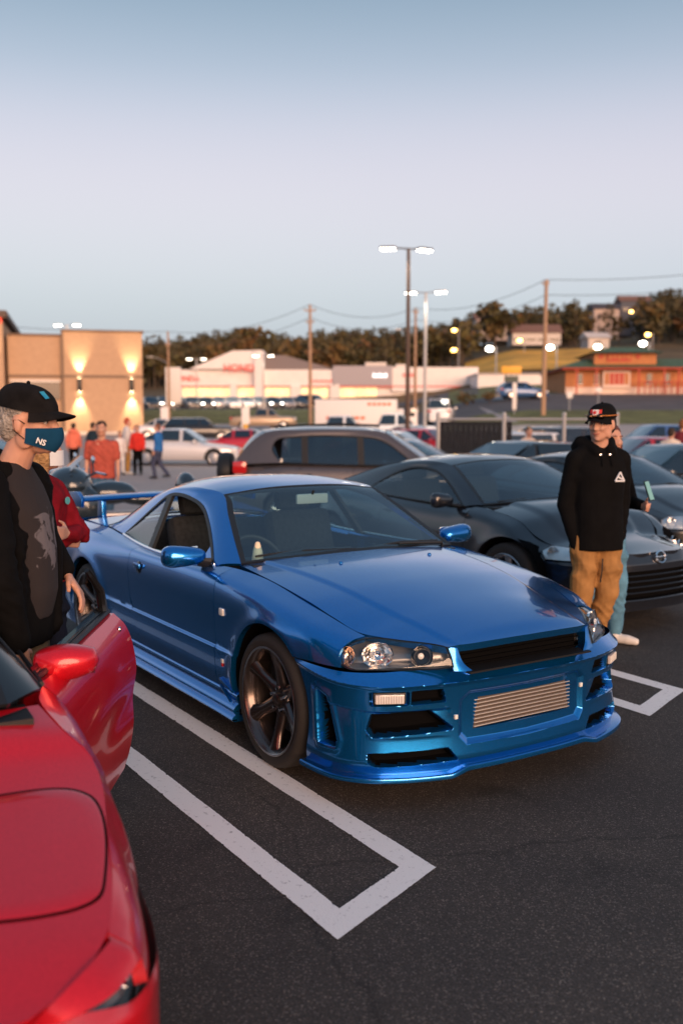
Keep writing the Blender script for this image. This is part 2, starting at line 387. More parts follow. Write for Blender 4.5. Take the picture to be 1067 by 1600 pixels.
# ================================================================== car toolkit (car axes: x forward, y left, z up, front axle at x=0)
class Rows:
    """a body flank lofted through longitudinal rows, bottom (t=0) to belt (t=K-1)"""
    def __init__(s, rows):
        s.K = len(rows); s.fy = [pchip([p[0] for p in r], [p[1] for p in r]) for r in rows]; s.fz = [pchip([p[0] for p in r], [p[2] for p in r]) for r in rows]
        s.flare = []
    def _tt(s, A, t):
        d = np.diff(A, axis=0); m = np.zeros_like(A); m[0] = d[0]; m[-1] = d[-1]
        a, b = d[:-1], d[1:]; ok = a*b > 0; m[1:-1] = np.where(ok, 2*a*b/np.where(ok, a+b, 1), 0)
        i = np.clip(np.floor(t).astype(int), 0, s.K-2); u = t-i; q = np.arange(A.shape[1])
        return (2*u**3-3*u**2+1)*A[i, q]+(u**3-2*u**2+u)*m[i, q]+(-2*u**3+3*u**2)*A[i+1, q]+(u**3-u**2)*m[i+1, q]
    def yz(s, x, t):
        x = np.asarray(x, float); sh = x.shape; xf = x.ravel(); tf = np.broadcast_to(np.asarray(t, float), sh).ravel()
        y = s._tt(np.stack([f(xf) for f in s.fy]), tf); z = s._tt(np.stack([f(xf) for f in s.fz]), tf)
        for (cx, cz, ra, amp, wid) in s.flare:
            d = np.hypot(xf-cx, z-cz)-ra; y = y+amp*np.exp(-(np.maximum(d, 0)/wid)**2)
        return y.reshape(sh), z.reshape(sh)
    def __call__(s, x, t, sgn=1):
        y, z = s.yz(x, t); return np.stack([np.asarray(x, float), y*sgn, z], -1)
    def tinv(s, x, z):
        x = np.asarray(x, float); z = np.broadcast_to(np.asarray(z, float), x.shape); lo = np.zeros_like(x); hi = np.full_like(x, s.K-1.)
        for _ in range(30):
            mid = (lo+hi)/2; zz = s.yz(x, mid)[1]; up = zz < z; lo = np.where(up, mid, lo); hi = np.where(up, hi, mid)
        return (lo+hi)/2
def xt(S, pts):
    """control list [(theta, x, ('t'|'z', v))] -> [(theta, x, t)]"""
    return [(a, x, (v if k == 't' else float(S.tinv(np.array([x]), v)[0]))) for a, x, (k, v) in pts]
def arch_panel(S, cx, cz, ra, ctrl, nv, sgn, per=2.5):
    ctrl = sorted(xt(S, ctrl)); ths = []
    for (a, _, _), (b, _, _) in zip(ctrl[:-1], ctrl[1:]):
        k = max(1, int(round((b-a)/per))); ths += list(np.linspace(a, b, k, endpoint=False))
    ths = np.array(ths+[ctrl[-1][0]]); A = np.array(ctrl)
    ox = np.interp(ths, A[:, 0], A[:, 1]); ot = np.interp(ths, A[:, 0], A[:, 2])
    ax = cx+ra*np.cos(np.radians(ths)); az = cz+ra*np.sin(np.radians(ths)); a_t = S.tinv(ax, az)
    v = np.linspace(0, 1, nv)**1.3
    X = ax[:, None]*(1-v)+ox[:, None]*v; T = a_t[:, None]*(1-v)+ot[:, None]*v
    return S(X, T, sgn)
def strip_panel(S, xr, xf, t0, t1, nu, nv, sgn):
    """panel between two edges x = xr(t) and x = xf(t)"""
    t = np.linspace(t0, t1, nv); u = np.linspace(0, 1, nu)[:, None]
    X = xr(t)[None]*(1-u)+xf(t)[None]*u
    return S(X, np.broadcast_to(t, X.shape), sgn)
def sd_poly(px, pz, poly):
    """signed distance to a polygon, negative inside"""
    P = np.array(poly, float); d = np.full(px.shape, 1e9); ins = np.zeros(px.shape, bool)
    for i in range(len(P)):
        a, b = P[i], P[(i+1) % len(P)]; e = b-a; wx, wz = px-a[0], pz-a[1]
        h = np.clip((wx*e[0]+wz*e[1])/max(e@e, 1e-12), 0, 1); d = np.minimum(d, np.hypot(wx-e[0]*h, wz-e[1]*h))
        c = (a[1] <= pz) != (b[1] <= pz); ins ^= c & (px < (b[0]-a[0])*(pz-a[1])/np.where(b[1] == a[1], 1e-12, b[1]-a[1])+a[0])
    return np.where(ins, -d, d)
def sd_rbox(q, z, q0, q1, z0, z1, r=.01):
    dx = np.abs(q-(q0+q1)/2)-((q1-q0)/2-r); dz = np.abs(z-(z0+z1)/2)-((z1-z0)/2-r)
    return np.hypot(np.maximum(dx, 0), np.maximum(dz, 0))+np.minimum(np.maximum(dx, dz), 0)-r
class Fascia:
    """bumper skin: a plan curve (arch -> centre, y>0) swept up a profile, with openings pressed in"""
    def __init__(s, plan, prof, zlo, zhi, edge=None, nq=300, nz=110, dirx=1):
        s.plan = crv(plan, 600); L = np.r_[0, np.cumsum(np.linalg.norm(np.diff(s.plan, axis=0), axis=1))]; s.q = L[-1]-L; s.S = L[-1]; s.dirx = dirx
        tg = np.gradient(s.plan, axis=0); n = np.stack([tg[:, 1], -tg[:, 0]], 1)
        n /= np.linalg.norm(n, axis=1, keepdims=True)
        if n[-1, 0]*dirx < 0: n = -n
        s.n = n; s.prof = prof
        v = np.linspace(0, 1, nz)[None]; u = np.linspace(-1, 1, 2*nq+1)[:, None]
        s.sg = np.sign(u)+(u == 0); q = np.abs(u)*s.S*np.ones_like(v)
        zh = zhi(q) if callable(zhi) else zhi+0*q; zl = zlo(q) if callable(zlo) else zlo+0*q
        z = zl+(zh-zl)*v
        if edge is not None: q = np.abs(u)*edge(z)        # edge(z): where the skin ends at the wheel arch, as arc length from the centre
        s.Q = q; s.Z = z; s.D = np.zeros_like(z); s.hole = np.zeros_like(z)
    def q_of_y(s, y): return float(np.interp(y, s.plan[::-1, 1], s.q[::-1]))
    def q_of_x(s, x):
        o = np.argsort(s.plan[:, 0]); return float(np.interp(x, s.plan[o, 0], s.q[o]))
    def press(s, sd, depth, w=.008, hole=True):
        k = smooth01(-sd/w+.5); s.D = np.maximum(s.D, depth*k) if depth > 0 else s.D+depth*k
        if hole: s.hole = np.maximum(s.hole, (sd < -w*.12)*1.)
    def grid(s):
        o = np.argsort(s.q); qs = s.q[o]
        px, py, nx, ny = [np.interp(s.Q, qs, a[o]) for a in (s.plan[:, 0], s.plan[:, 1], s.n[:, 0], s.n[:, 1])]
        off = s.prof(s.Q, s.Z)-s.D
        return np.stack([px+nx*off, (py+ny*off)*s.sg, s.Z], -1)
    def build(s, name, m, parent, hole_name=None, hole_m=None, out=None, angle=35):
        G = s.grid(); n, k = G.shape[:2]; F = gfaces(n, k); H = s.hole.reshape(-1)
        hf = H[F].max(axis=1) > .5; N = gnormals(G).reshape(-1, 3); c = G.reshape(-1, 3)-np.asarray(out)
        if (N*c).sum() < 0: F = F[:, ::-1]
        o = sub_mesh(name, G.reshape(-1, 3), F[~hf], m, parent, angle)
        h = sub_mesh(hole_name, G.reshape(-1, 3), F[hf], hole_m, parent, angle) if hole_name and hf.any() else None
        return o, h
def sub_mesh(name, V, F, m, parent, angle=40):
    idx = np.unique(F); re = np.full(len(V), -1); re[idx] = np.arange(len(idx))
    return raw(name, V[idx], re[F], m, parent, True, angle)
# ---- shared car materials
M_GLASS = mat('car_glass', (.72, .80, .80), .0, 0, trans=1., ior=1.12, spec=.9)
def glass_mat(name, tint, refl=1.0):
    """thin pane: mirror-like coat over a tinted see-through sheet"""
    if name in MATS: return MATS[name]
    m = bpy.data.materials.new(name); m.use_nodes = True; nt = m.node_tree
    for q in list(nt.nodes): nt.nodes.remove(q)
    o = nt.nodes.new('ShaderNodeOutputMaterial'); t = nt.nodes.new('ShaderNodeBsdfTransparent'); t.inputs[0].default_value = (*tint, 1)
    g = nt.nodes.new('ShaderNodeBsdfGlossy'); g.inputs['Roughness'].default_value = .01; g.inputs[0].default_value = (.95, .97, 1, 1)
    N = nt.nodes.new; Lk = nt.links.new; ge = N('ShaderNodeNewGeometry'); dt = N('ShaderNodeVectorMath'); dt.operation = 'DOT_PRODUCT'; Lk(ge.outputs['Normal'], dt.inputs[0]); Lk(ge.outputs['Incoming'], dt.inputs[1])
    def mth(op, a, b=None):
        q = N('ShaderNodeMath'); q.operation = op; q.use_clamp = op == 'ADD'
        for i, v in enumerate((a, b)):
            if v is None: continue
            if isinstance(v, (int, float)): q.inputs[i].default_value = v
            else: Lk(v, q.inputs[i])
        return q.outputs[0]
    f0 = ((1.5*refl-1)/(1.5*refl+1))**2*1.8                      # both faces of the pane
    fr_ = mth('ADD', mth('MULTIPLY', mth('POWER', mth('SUBTRACT', 1., mth('ABSOLUTE', dt.outputs['Value'])), 4.5), 1-f0), f0)
    mx = N('ShaderNodeMixShader'); Lk(fr_, mx.inputs[0]); Lk(t.outputs[0], mx.inputs[1]); Lk(g.outputs[0], mx.inputs[2]); Lk(mx.outputs[0], o.inputs[0])
    MATS[name] = m; return m
G_CLEAR = glass_mat('windscreen_glass', (.64, .85, .88), 1.14)
G_DARK = glass_mat('tinted_glass', (.10, .13, .14), 1.15)
G_MID = glass_mat('side_glass', (.45, .54, .55), 1.12)
G_LENS = glass_mat('lens_glass', (.93, .95, .95), .93)
BLACK = mat('black_trim', (.012, .012, .013), .45)
BLACKG = mat('black_gloss', (.008, .008, .009), .12)
VOID = mat('dark_interior', (.004, .004, .0045), .9, spec=.05)
RUBBER = mat('tyre_rubber', (.022, .020, .019), .78, bump=(60, .25, .004))
CHROME = mat('chrome', (.82, .82, .84), .08, 1.)
ALLOY = mat('alloy_silver', (.55, .55, .57), .3, 1.)
BRONZE = mat('rim_gunmetal_bronze', (.12, .10, .095), .26, .9)
STEEL = mat('brake_steel', (.10, .095, .09), .5, 1.)
SEAT = mat('seat_cloth', (.022, .024, .028), .95, noise=(40, .3))
LAMP_RED = mat('tail_red', (.45, .01, .012), .12, coat=1.)
LAMP_WHITE = mat('lamp_white', (.8, .79, .76), .15, coat=1.)
LAMP_AMBER = mat('lamp_amber', (.75, .30, .06), .15, coat=1.)
HEAD_GLOW = mat('headlamp_glow', (1, .95, .85), .3, emit=(1, .93, .80), emit_s=14)
PLATE = mat('plate_white', (.75, .76, .78), .4)

def wheel(parent, x, y, z, r, rr, width, out, rim_m=ALLOY, spokes=5, style='six', nuts=True, name='wheel', detail=1):
    """wheel empty at hub > tyre, rim, spoke..., disc; out=+1: faces +y"""
    w = empty(name, (x, y, z), 0); w.parent = parent
    if out < 0: w.rotation_euler = (0, 0, math.pi)
    h = width/2; n = 56 if detail > 1 else 28
    MB().lathe([(rr-.012, -h*.85), (rr+.004, -h*.95), (r*.5+rr*.5, -h*1.02), (r*.93, -h*.99), (r*.985, -h*.86), (r, -h*.6), (r, h*.6), (r*.985, h*.86), (r*.93, h*.99), (r*.5+rr*.5, h*1.02), (rr+.004, h*.95), (rr-.012, h*.85)], axis='Y', n=n).build('tyre', RUBBER, w, angle=60)
    MB().lathe([(rr-.012, -h*.9), (rr-.02, h*.1), (rr-.03, h*.55), (rr-.012, h*.80), (rr+.006, h*.97), (rr+.002, h*1.0), (rr-.010, h*.93), (rr-.02, h*.70), (rr-.035, h*.2), (rr-.035, -h*.85)], axis='Y', n=n).build('rim', rim_m, w, angle=50)
    if detail > 1: MB().lathe([(rr+.0055, h*.975), (rr+.0065, h*1.0), (rr+.0005, h*1.012), (rr-.003, h*.99)], axis='Y', n=n).build('rim_lip', ALLOY, w, angle=60)
    MB().lathe([(.0, -h*.25), (rr*.66, -h*.25), (rr*.66, -h*.05), (0, -h*.05)], axis='Y', n=24).build('brake_disc', STEEL, w)
    hub = h*.42 if style == 'six' else h*.55; end = h*.84
    sp = None
    for k in range(spokes):
        a = 2*math.pi*k/spokes+math.pi/2
        if sp is None:
            v = []; f = []; rs = np.linspace(.035, rr-.006, 9)
            for i, q in enumerate(rs):
                u = i/8; wd = (.022+.005*(1-u)*4+.034*max(0, u-.62)**1.2*2.6) if style == 'six' else .026+.014*u
                if style == 'fat': wd = .05+.012*u
                hh = hub+(end-hub)*u**1.6; th = .034-.012*u; b = .010
                for dx, dh in ((-wd, -th), (-wd, -.014), (-wd*.55, .0), (0, .004), (wd*.55, .0), (wd, -.014), (wd, -th)):
                    v.append((dx, hh+dh, q))
            for i in range(8):
                for j in range(6): f.append((i*7+j, i*7+j+1, i*7+7+j+1, i*7+7+j))
                f.append((i*7+6, i*7, i*7+7, i*7+13))
            f += [tuple(range(7))[::-1], tuple(range(56, 63))]
            sp = MB().add(v, f).build('spoke', rim_m, w, angle=50); first = sp
        else:
            s2 = sp.copy(); COL.objects.link(s2); s2.parent = w; s2.rotation_euler = (0, 2*math.pi*k/spokes, 0)
    MB().lathe([(0, hub-.03), (.072, hub-.03), (.070, hub-.004), (.05, hub+.002), (.036, hub+.004), (.034, hub+.020), (.028, hub+.024), (0, hub+.024)], axis='Y', n=20).build('hub_cap', rim_m, w)
    if nuts:
        nut = None
        for k in range(5):
            a = 2*math.pi*k/5+.3
            if nut is None: nut = MB().lathe([(0, .0), (.0095, .0), (.0085, .018), (0, .02)], (0, hub, 0), 'Y', 6).build('lug_nut', CHROME, w)
            q = nut if k == 0 else nut.copy()
            if k: COL.objects.link(q); q.parent = w
            q.location = (.055*math.cos(a), 0, .055*math.sin(a))
    MB().box((rr*.45*.9, -h*.1, rr*.35), (.07, .06, .16), 0).build('brake_caliper', BLACK, w, bevel=.01)
    return w
def greenhouse(par, g, m, nw=40, glass=None, open_door=False, trim=BLACK):
    """g: ws_b, ws_t = (corner, centre) of the windscreen; outer = rail from screen base corner over the roof edge to the rear-screen base corner;
    n_rail = (index of screen-top corner, index of rear-screen-top corner); inner = upper edge of the side windows front-low to rear-low; belt = lower edge; bars = x split list"""
    gl = glass or (G_CLEAR, G_MID, G_MID)
    i0, i1 = g['n_rail']; O = g['outer']; nseg = g.get('n', (14, 22, 14))
    e1 = crv(O, 241); P = np.array(O)
    k0 = int(np.argmin(np.linalg.norm(e1-P[i0], axis=1))); k1 = int(np.argmin(np.linalg.norm(e1-P[i1], axis=1)))
    res = lambda a, n: crv(a, n, smooth=False)
    wsE, rail, rsE = res(e1[:k0+1], nseg[0]), res(e1[k0:k1+1], nseg[1]), res(e1[k1:], nseg[2])
    outer = np.vstack([wsE, rail[1:], rsE[1:]])
    ctr = np.array([np.mean(P[:, 0]), 0, .7])
    # windscreen
    def across(edgepts, centre, n=25):
        c = np.array(edgepts); m_ = c.copy(); m_[1] = -c[1]; mid = np.array(centre); qa = c*.5+mid*.5
        qa = np.array([c[0]+(mid[0]-c[0])*.78, c[1]*.5, c[2]+(mid[2]-c[2])*.80]); qb = qa*np.array([1, -1, 1])
        return crv([c, qa, mid, qb, m_], n)
    wb, wt = across(wsE[0], g['ws_b']), across(wsE[-1], g['ws_t'])
    G = coons(wb, wt, wsE, flip(wsE)); cb, ct = np.array(g['ws_b']), np.array(g['ws_t'])
    fr = g.get('frit', .035)
    grid_obj('windscreen', G, gl[0], par, out=ctr)
    n_, m_ = G.shape[:2]; N = gnormals(G); N *= np.sign((N.reshape(-1, 3)*(G.reshape(-1, 3)-ctr)).sum())
    # rubber seal around the screen, slightly proud
    loop = np.vstack([G[:, 0], G[-1, 1:], G[::-1, -1][1:], G[0, ::-1][1:-1]]); ln = np.vstack([N[:, 0], N[-1, 1:], N[::-1, -1][1:], N[0, ::-1][1:-1]]); cen = G.reshape(-1, 3).mean(0)
    inn = loop+(cen-loop)/np.linalg.norm(cen-loop, axis=1, keepdims=True)*fr
    seal(par, 'windscreen_seal', loop, inn, ln, trim)
    # rear screen
    if g.get('rear', True):
        rb, rt = across(rsE[-1], g['rs_b']), across(rsE[0], g['rs_t'])
        G = coons(rt, rb, rsE, flip(rsE)); grid_obj('rear_window', G, gl[2], par, out=ctr)
        N = gnormals(G); N *= np.sign((N.reshape(-1, 3)*(G.reshape(-1, 3)-ctr)).sum())
        loop = np.vstack([G[:, 0], G[-1, 1:], G[::-1, -1][1:], G[0, ::-1][1:-1]]); ln = np.vstack([N[:, 0], N[-1, 1:], N[::-1, -1][1:], N[0, ::-1][1:-1]]); cen = G.reshape(-1, 3).mean(0)
        seal(par, 'rear_window_seal', loop, loop+(cen-loop)/np.linalg.norm(cen-loop, axis=1, keepdims=True)*fr, ln, trim)
    else: rt = across(rsE[0], g['rs_t'])
    # roof
    zc = pchip([p[0] for p in g['roof_c']], [p[1] for p in g['roof_c']])
    u = np.linspace(-1, 1, 31)[None, :, None]
    a = np.abs(u); rr = rail[:, None]; ctx = np.interp(np.linspace(0, 1, len(rail)), [0, 1], [g['ws_t'][0], g['rs_t'][0]])[:, None]
    X = rr[..., 0]+(ctx-rr[..., 0])*(1-a[..., 0]**2.2); Y = rr[..., 1]*u[..., 0]
    Zc = np.stack([zc(X[:, 15])], 1); Z = Zc-(Zc-rr[..., 2])*a[..., 0]**2.6
    Z[:, 0] = rail[:, 2]; Z[:, -1] = rail[:, 2]
    grid_obj('roof', np.stack([X, Y, Z], -1), m, par, out=ctr, flange=.012)
    I = crv(g['inner'], 200)
    ik = [0]+[int(np.argmin(np.linalg.norm(I-np.array(g['inner'][q]), axis=1))) for q in g['n_in']]+[199]
    inner = np.vstack([res(I[ik[0]:ik[1]+1], nseg[0]), res(I[ik[1]:ik[2]+1], nseg[1])[1:], res(I[ik[2]:], nseg[2])[1:]])
    belt = crv(g['belt'], len(inner))
    # belt sampled at the columns of the upper edge
    b2 = np.stack([np.interp(np.clip(inner[:, 0], belt[:, 0].min(), belt[:, 0].max()), np.sort(belt[:, 0]), belt[np.argsort(belt[:, 0]), k]) for k in range(3)], 1)
    b2[0] = inner[0]; b2[-1] = inner[-1]
    for sg in sides():
        f = (lambda A: flip(A)) if sg < 0 else (lambda A: np.array(A, float))
        nrm = np.array([0, sg*.8, .6])
        S_ = ruled(f(outer), f(inner), 7, .010, nrm)
        grid_obj('pillar_frame', S_, m, par, flange=.015, out=ctr)
        # black seal along the window's upper edge
        pn = f(inner); d = f(b2)-pn; ln = np.linalg.norm(d, axis=1, keepdims=True); d = np.where(ln > .02, d/np.maximum(ln, 1e-6), 0)
        seal(par, 'window_seal', pn, pn+d*np.minimum(.022, ln*.5), np.broadcast_to(nrm, pn.shape), trim, closed=False)
        bars = g['bars']; edges = [inner[:, 0].max()]+[b for b in bars]+[inner[:, 0].min()]
        for w_i in range(len(edges)-1):
            if open_door and w_i == 0 and sg == g.get('open_side', -1): continue
            tm = g['tilt']; hb = g.get('bar_w', .03)
            sel = np.linspace(0, 1, 24); xs_t = None
            xa, xb = edges[w_i]-(hb if w_i else 0), edges[w_i+1]+(hb if w_i < len(edges)-2 else 0)
            # a bar leans by tilt from belt to roof
            def edge_pt(x, up):
                A = inner if up else b2; o = np.argsort(A[:, 0]); return np.array([np.interp(x, A[o, 0], A[o, k]) for k in range(3)])
            top = np.array([edge_pt(x, True) for x in xa+(xb-xa)*sel]); shift_a = tm if w_i else 0; shift_b = tm if w_i < len(edges)-2 else 0
            low = np.array([edge_pt(x, False) for x in (xa+shift_a)+((xb+shift_b)-(xa+shift_a))*sel])
            grid_obj('side_window', ruled(f(top), f(low), 8, .012, nrm)-nrm*.008, gl[1], par, out=ctr)
        for b_ in bars:
            tm = g['tilt']; hb = g.get('bar_w', .03)
            A, B = inner, b2
            def ep(x, A): o = np.argsort(A[:, 0]); return np.array([np.interp(x, A[o, 0], A[o, k]) for k in range(3)])
            l_ = np.stack([ep(b_+hb, A), ep(b_+hb+tm, B)]); r_ = np.stack([ep(b_-hb, A), ep(b_-hb+tm, B)])
            grid_obj('window_pillar', ruled(f(crv(l_, 8)), f(crv(r_, 8)), 4)+nrm*.004*1, trim, par, out=ctr, flange=.02)
        # bright or black strip along the belt
        q = f(belt); MB().tube([tuple(p+nrm*.004) for p in q[::max(1, len(q)//14)]]+[tuple(q[-1]+nrm*.004)], .009, 6).build('belt_strip', g.get('belt_m', BLACK), par)
    return dict(inner=inner, belt=b2, outer=outer, rail=rail, roof_z=zc)
def seal(par, name, a, b, n, m, closed=True, h=.004):
    a = np.asarray(a); b = np.asarray(b); n = np.asarray(n); G = np.stack([a-n*.006, a+n*h, b+n*h, b-n*.004], 1)
    if closed: G = np.concatenate([G, G[:1]], 0)
    nn, k = G.shape[:2]; F = gfaces(nn, k)
    o = raw(name, G.reshape(-1, 3), F, m, par, True, 50)
    bm = bmesh.new(); bm.from_mesh(o.data); bmesh.ops.recalc_face_normals(bm, faces=bm.faces); bm.to_mesh(o.data); bm.free()
    return o
def rbox(name, c, d, m, par, bevel=.03, rx=0, ry=0, rz=0):
    return MB().box(c, d, rz, 1., rx, ry).build(name, m, par, bevel=bevel)
def seat_part(par, x, y, z, m=SEAT, lean=.3):
    s = empty('seat', (x, y, z)); s.parent = par
    rbox('seat_cushion', (0, 0, 0), (.5, .48, .16), m, s, .05, ry=-.1)
    rbox('seat_backrest', (-.30, 0, .30), (.15, .48, .58), m, s, .06, ry=-lean)
    rbox('headrest', (-.44, 0, .66), (.10, .26, .17), m, s, .04, ry=-lean)
    return s
def mirror_part(par, pts, m, base, sg, size=(.12, .21, .13), glass=True):
    """door mirror: rounded shell, dark glass at its back, a foot on the door"""
    k = empty('door_mirror', pts); k.parent = par
    a, b, c = size; V = []; F = []; nu, nv = 18, 12
    for i in range(nv+1):
        p = math.pi*i/nv
        for j in range(nu):
            q = 2*math.pi*j/nu; se = lambda t, e: math.copysign(abs(t)**e, t)
            x = a/2*se(math.sin(p), .7)*se(math.cos(q), .8); y = b/2*se(math.cos(p), .6); z = c/2*se(math.sin(p), .7)*se(math.sin(q), .8)
            u = (y*sg/(b/2)+1)/2                       # 0 at the door, 1 at the tip
            z = z*(.78+.30*u)*(1 if z < 0 else 1.05-.2*(1-u)); x = x*(1 if x > 0 else .35)-.02*u
            V.append((x, y, z))
    for i in range(nv):
        for j in range(nu): F.append((i*nu+j, (i+1)*nu+j, (i+1)*nu+(j+1) % nu, i*nu+(j+1) % nu))
    MB().add(V, F).build('mirror_shell', m, k, angle=70)
    MB().box((-a*.20-.006, 0, 0), (.006, b*.82, c*.72)).build('mirror_glass', CHROME, k, bevel=.002)
    q = Vector(base)-Vector(pts)
    MB().tube([(0, -sg*b*.38, -c*.25), (q.x*.5, q.y*.6, q.z*.75), tuple(q)], [.028, .026, .04], 8, sq=.6).build('mirror_foot', BLACK, k)
    return k
# ================================================================== the blue coupe
def blue_coupe():
    BL = paint('paint_blue', (.000, .145, .44), .86, .24)
    car = empty('sports_coupe', (0, 0, 0), 0, 'glossy blue coupe with rear wing parked between white lines, front and centre', 'car')
    XK = [.62, .5, .3, 0, -.3, -.6, -.9, -1.2, -1.6, -1.9, -2.3, -2.665, -3.0, -3.3, -3.62]
    def row(ys, zs): return list(zip(XK, ys, zs))
    S = Rows([
        row([.80, .82, .86, .872, .872, .872, .872, .872, .872, .872, .872, .872, .868, .85, .80], [.275]*15),
        row([.81, .835, .874, .884, .884, .884, .884, .884, .884, .884, .884, .884, .88, .862, .81], [.37]*15),
        row([.815, .84, .88, .890, .890, .889, .889, .889, .889, .889, .890, .892, .888, .868, .815], [.472]*15),
        row([.815, .84, .880, .890, .884, .877, .876, .876, .876, .877, .884, .892, .888, .868, .815], [.489]*15),
        row([.765, .826, .882, .894, .889, .884, .883, .882, .882, .883, .890, .898, .892, .870, .815], [.585, .588, .60, .61, .61, .61, .61, .61, .61, .61, .62, .63, .63, .63, .63]),
        row([.74, .804, .876, .896, .894, .890, .890, .889, .888, .888, .891, .896, .888, .864, .81], [.63, .645, .672, .70, .715, .72, .72, .72, .72, .72, .73, .735, .735, .735, .735]),
        row([.70, .775, .857, .884, .887, .884, .884, .883, .881, .878, .872, .868, .85, .83, .78], [.665, .685, .724, .762, .785, .796, .80, .80, .80, .802, .808, .812, .812, .81, .805]),
        row([.66, .735, .818, .848, .860, .867, .868, .867, .864, .856, .825, .81, .795, .775, .73], [.688, .705, .751, .802, .833, .848, .848, .845, .843, .845, .858, .865, .862, .855, .845]),
        row([.63, .660, .705, .727, .735, .770, .800, .803, .793, .775, .742, .715, .70, .68, .64], [.700, .716, .768, .828, .871, .890, .876, .866, .862, .868, .886, .90, .896, .888, .875]),
    ])
    TB = 8.
    S.flare = [(0, .325, .38, .012, .05), (-2.665, .325, .38, .014, .05)]
    ctr = np.array([-1.3, 0, .5]); GAP = .0028
    for sg in sides():
        G = arch_panel(S, 0, .325, .378, [(188, -.585, ('t', 0)), (178, -.585, ('z', .33)), (142, -.585, ('t', TB)), (62, .505, ('t', TB)), (56, .508, ('z', .68)), (47, .535, ('z', .594))], 16, sg, 2.)
        grid_obj('fender', G, BL, car, flange=.03, out=ctr, inset=GAP)
        G = arch_panel(S, -2.665, .325, .378, [(-8, -1.68, ('t', 0)), (0, -1.69, ('z', .30)), (28, -1.845, ('z', .56)), (62, -1.845, ('t', TB)), (118, -3.35, ('t', TB)), (146, -3.45, ('z', .60)), (168, -3.10, ('z', .42)), (188, -3.06, ('t', 0))], 16, sg, 2.5)
        grid_obj('quarter_panel', G, BL, car, flange=.03, out=ctr, inset=GAP)
        xr = lambda t: np.interp(S.yz(np.full_like(t, -1.75), t)[1], [.275, .30, .56, .9], [-1.68, -1.69, -1.845, -1.845])
        door = grid_obj('door', strip_panel(S, xr, lambda t: np.full_like(t, -.585), 0, TB, 46, 60, sg), BL, car, flange=.02, out=ctr, inset=GAP)
        # door handle: scooped cup and a flap
        hp = S(np.array([-1.66]), S.tinv(np.array([-1.66]), .757), sg)[0]
        h = empty('door_handle', tuple(hp)); h.parent = car
        MB().ball((0, -sg*.006, 0), (.055, .014, .042), 16, 10).build('handle_cup', BLACKG, h)
        rbox('handle_flap', (-.004, sg*.012, .016), (.105, .018, .03), BL, h, .008)
        # side marker and emblem
        mp = S(np.array([-.485]), S.tinv(np.array([-.485]), .682), sg)[0]
        mk = rbox('side_marker', (mp[0], mp[1]+sg*.002, mp[2]), (.048, .014, .038), LAMP_WHITE, car, .006)
        ep = S(np.array([-.49]), S.tinv(np.array([-.49]), .415), sg)[0]
        em = rbox('fender_emblem', (ep[0], ep[1]+sg*.002, ep[2]+.006), (.026, .006, .022), LAMP_WHITE, car, .003)
        rbox('emblem_stroke', (ep[0], ep[1]+sg*.003, ep[2]-.014), (.018, .006, .018), LAMP_RED, em, .002)
        # sill skirt swept arch to arch
        pr = [(.835, .287), (.868, .272), (.874, .262), (.872, .240), (.864, .224), (.880, .212), (.892, .198), (.893, .182), (.884, .172), (.882, .166), (.898, .155), (.902, .143), (.896, .134), (.84, .130)]
        xs = np.linspace(-.345, -2.32, 30); Gs = np.array([[(x, sg*(y-.0*abs(x)), z) for y, z in pr] for x in xs])
        # flare the skirt toward the front arch
        Gs[:4, :, 1] *= np.array([1.006, 1.004, 1.002, 1.001])[:, None]
        grid_obj('side_skirt', Gs, BL, car, flange=.03, out=np.array([-1.3, 0, .28]))
        # winglet between fender and sill
        rbox('sill_fin', (-.45, sg*.884, .30), (.16, .016, .012), BL, car, .004, ry=.25)
        rbox('sill_fin', (-.46, sg*.884, .255), (.14, .016, .010), BL, car, .004, ry=.45)
    # wheel wells, floor, firewall: dark
    for cx in (0, -2.665):
        for sg in sides():
            MB().lathe([(.395, sg*.86), (.395, sg*.45), (.0, sg*.45)], (cx, 0, .325), 'Y', 28, R(-20), R(200)).build('wheel_well', VOID, car)
    rbox('floor_pan', (-1.33, 0, .21), (2.0, 1.62, .12), VOID, car, .02)
    rbox('engine_bay', (.12, 0, .50), (.95, .86, .34), VOID, car, .03)
    rbox('side_structure', (-1.33, 0, .50), (1.95, 1.66, .50), VOID, car, .02)
    rbox('rear_structure', (-2.9, 0, .55), (1.0, 1.3, .52), VOID, car, .03)
    # hood
    zc = pchip([-.62, -.5, -.2, .1, .4, .6, .75, .83, .89], [.932, .927, .908, .872, .820, .780, .742, .716, .700])
    ze = pchip([-.62, -.27, .1, .3, .5, .65, .81, .9], [.897, .868, .818, .768, .716, .708, .698, .690]); ye = pchip([-.62, -.27, .1, .3, .5, .65, .81, .9], [.725, .733, .727, .705, .66, .55, .425, .40])
    ycr = pchip([-.62, -.4, .2, .8, .9], [.60, .575, .50, .40, .39])
    def HZ(x, y):
        a = np.abs(y)/ye(x); c, e = zc(x), ze(x); w_ = np.clip((.62-x)/.25, 0, 1)
        return c-(c-e)*np.minimum(a, 1.3)**2.3+.009*smooth01((ycr(x)-np.abs(y))/.028+.5)*smooth01((.86-x)/.1)*.9
    n, m = 61, 60
    re_ = crv([(-.50, 0), (-.515, .3), (-.56, .55), (-.615, .722)], n); fr = crv([(.856, 0), (.850, .2), (.836, .34), (.812, .428)], n)
    sd = crv([(-.615, .722), (-.27, .731), (.1, .724), (.3, .703), (.46, .668), (.53, .635), (.66, .545), (.812, .428)], m)
    ce = crv([(-.50, 0), (.856, 0)], m)
    A = coons(re_, fr, ce, sd); A = np.concatenate([A[::-1]*np.array([1, -1]), A[1:]], 0)
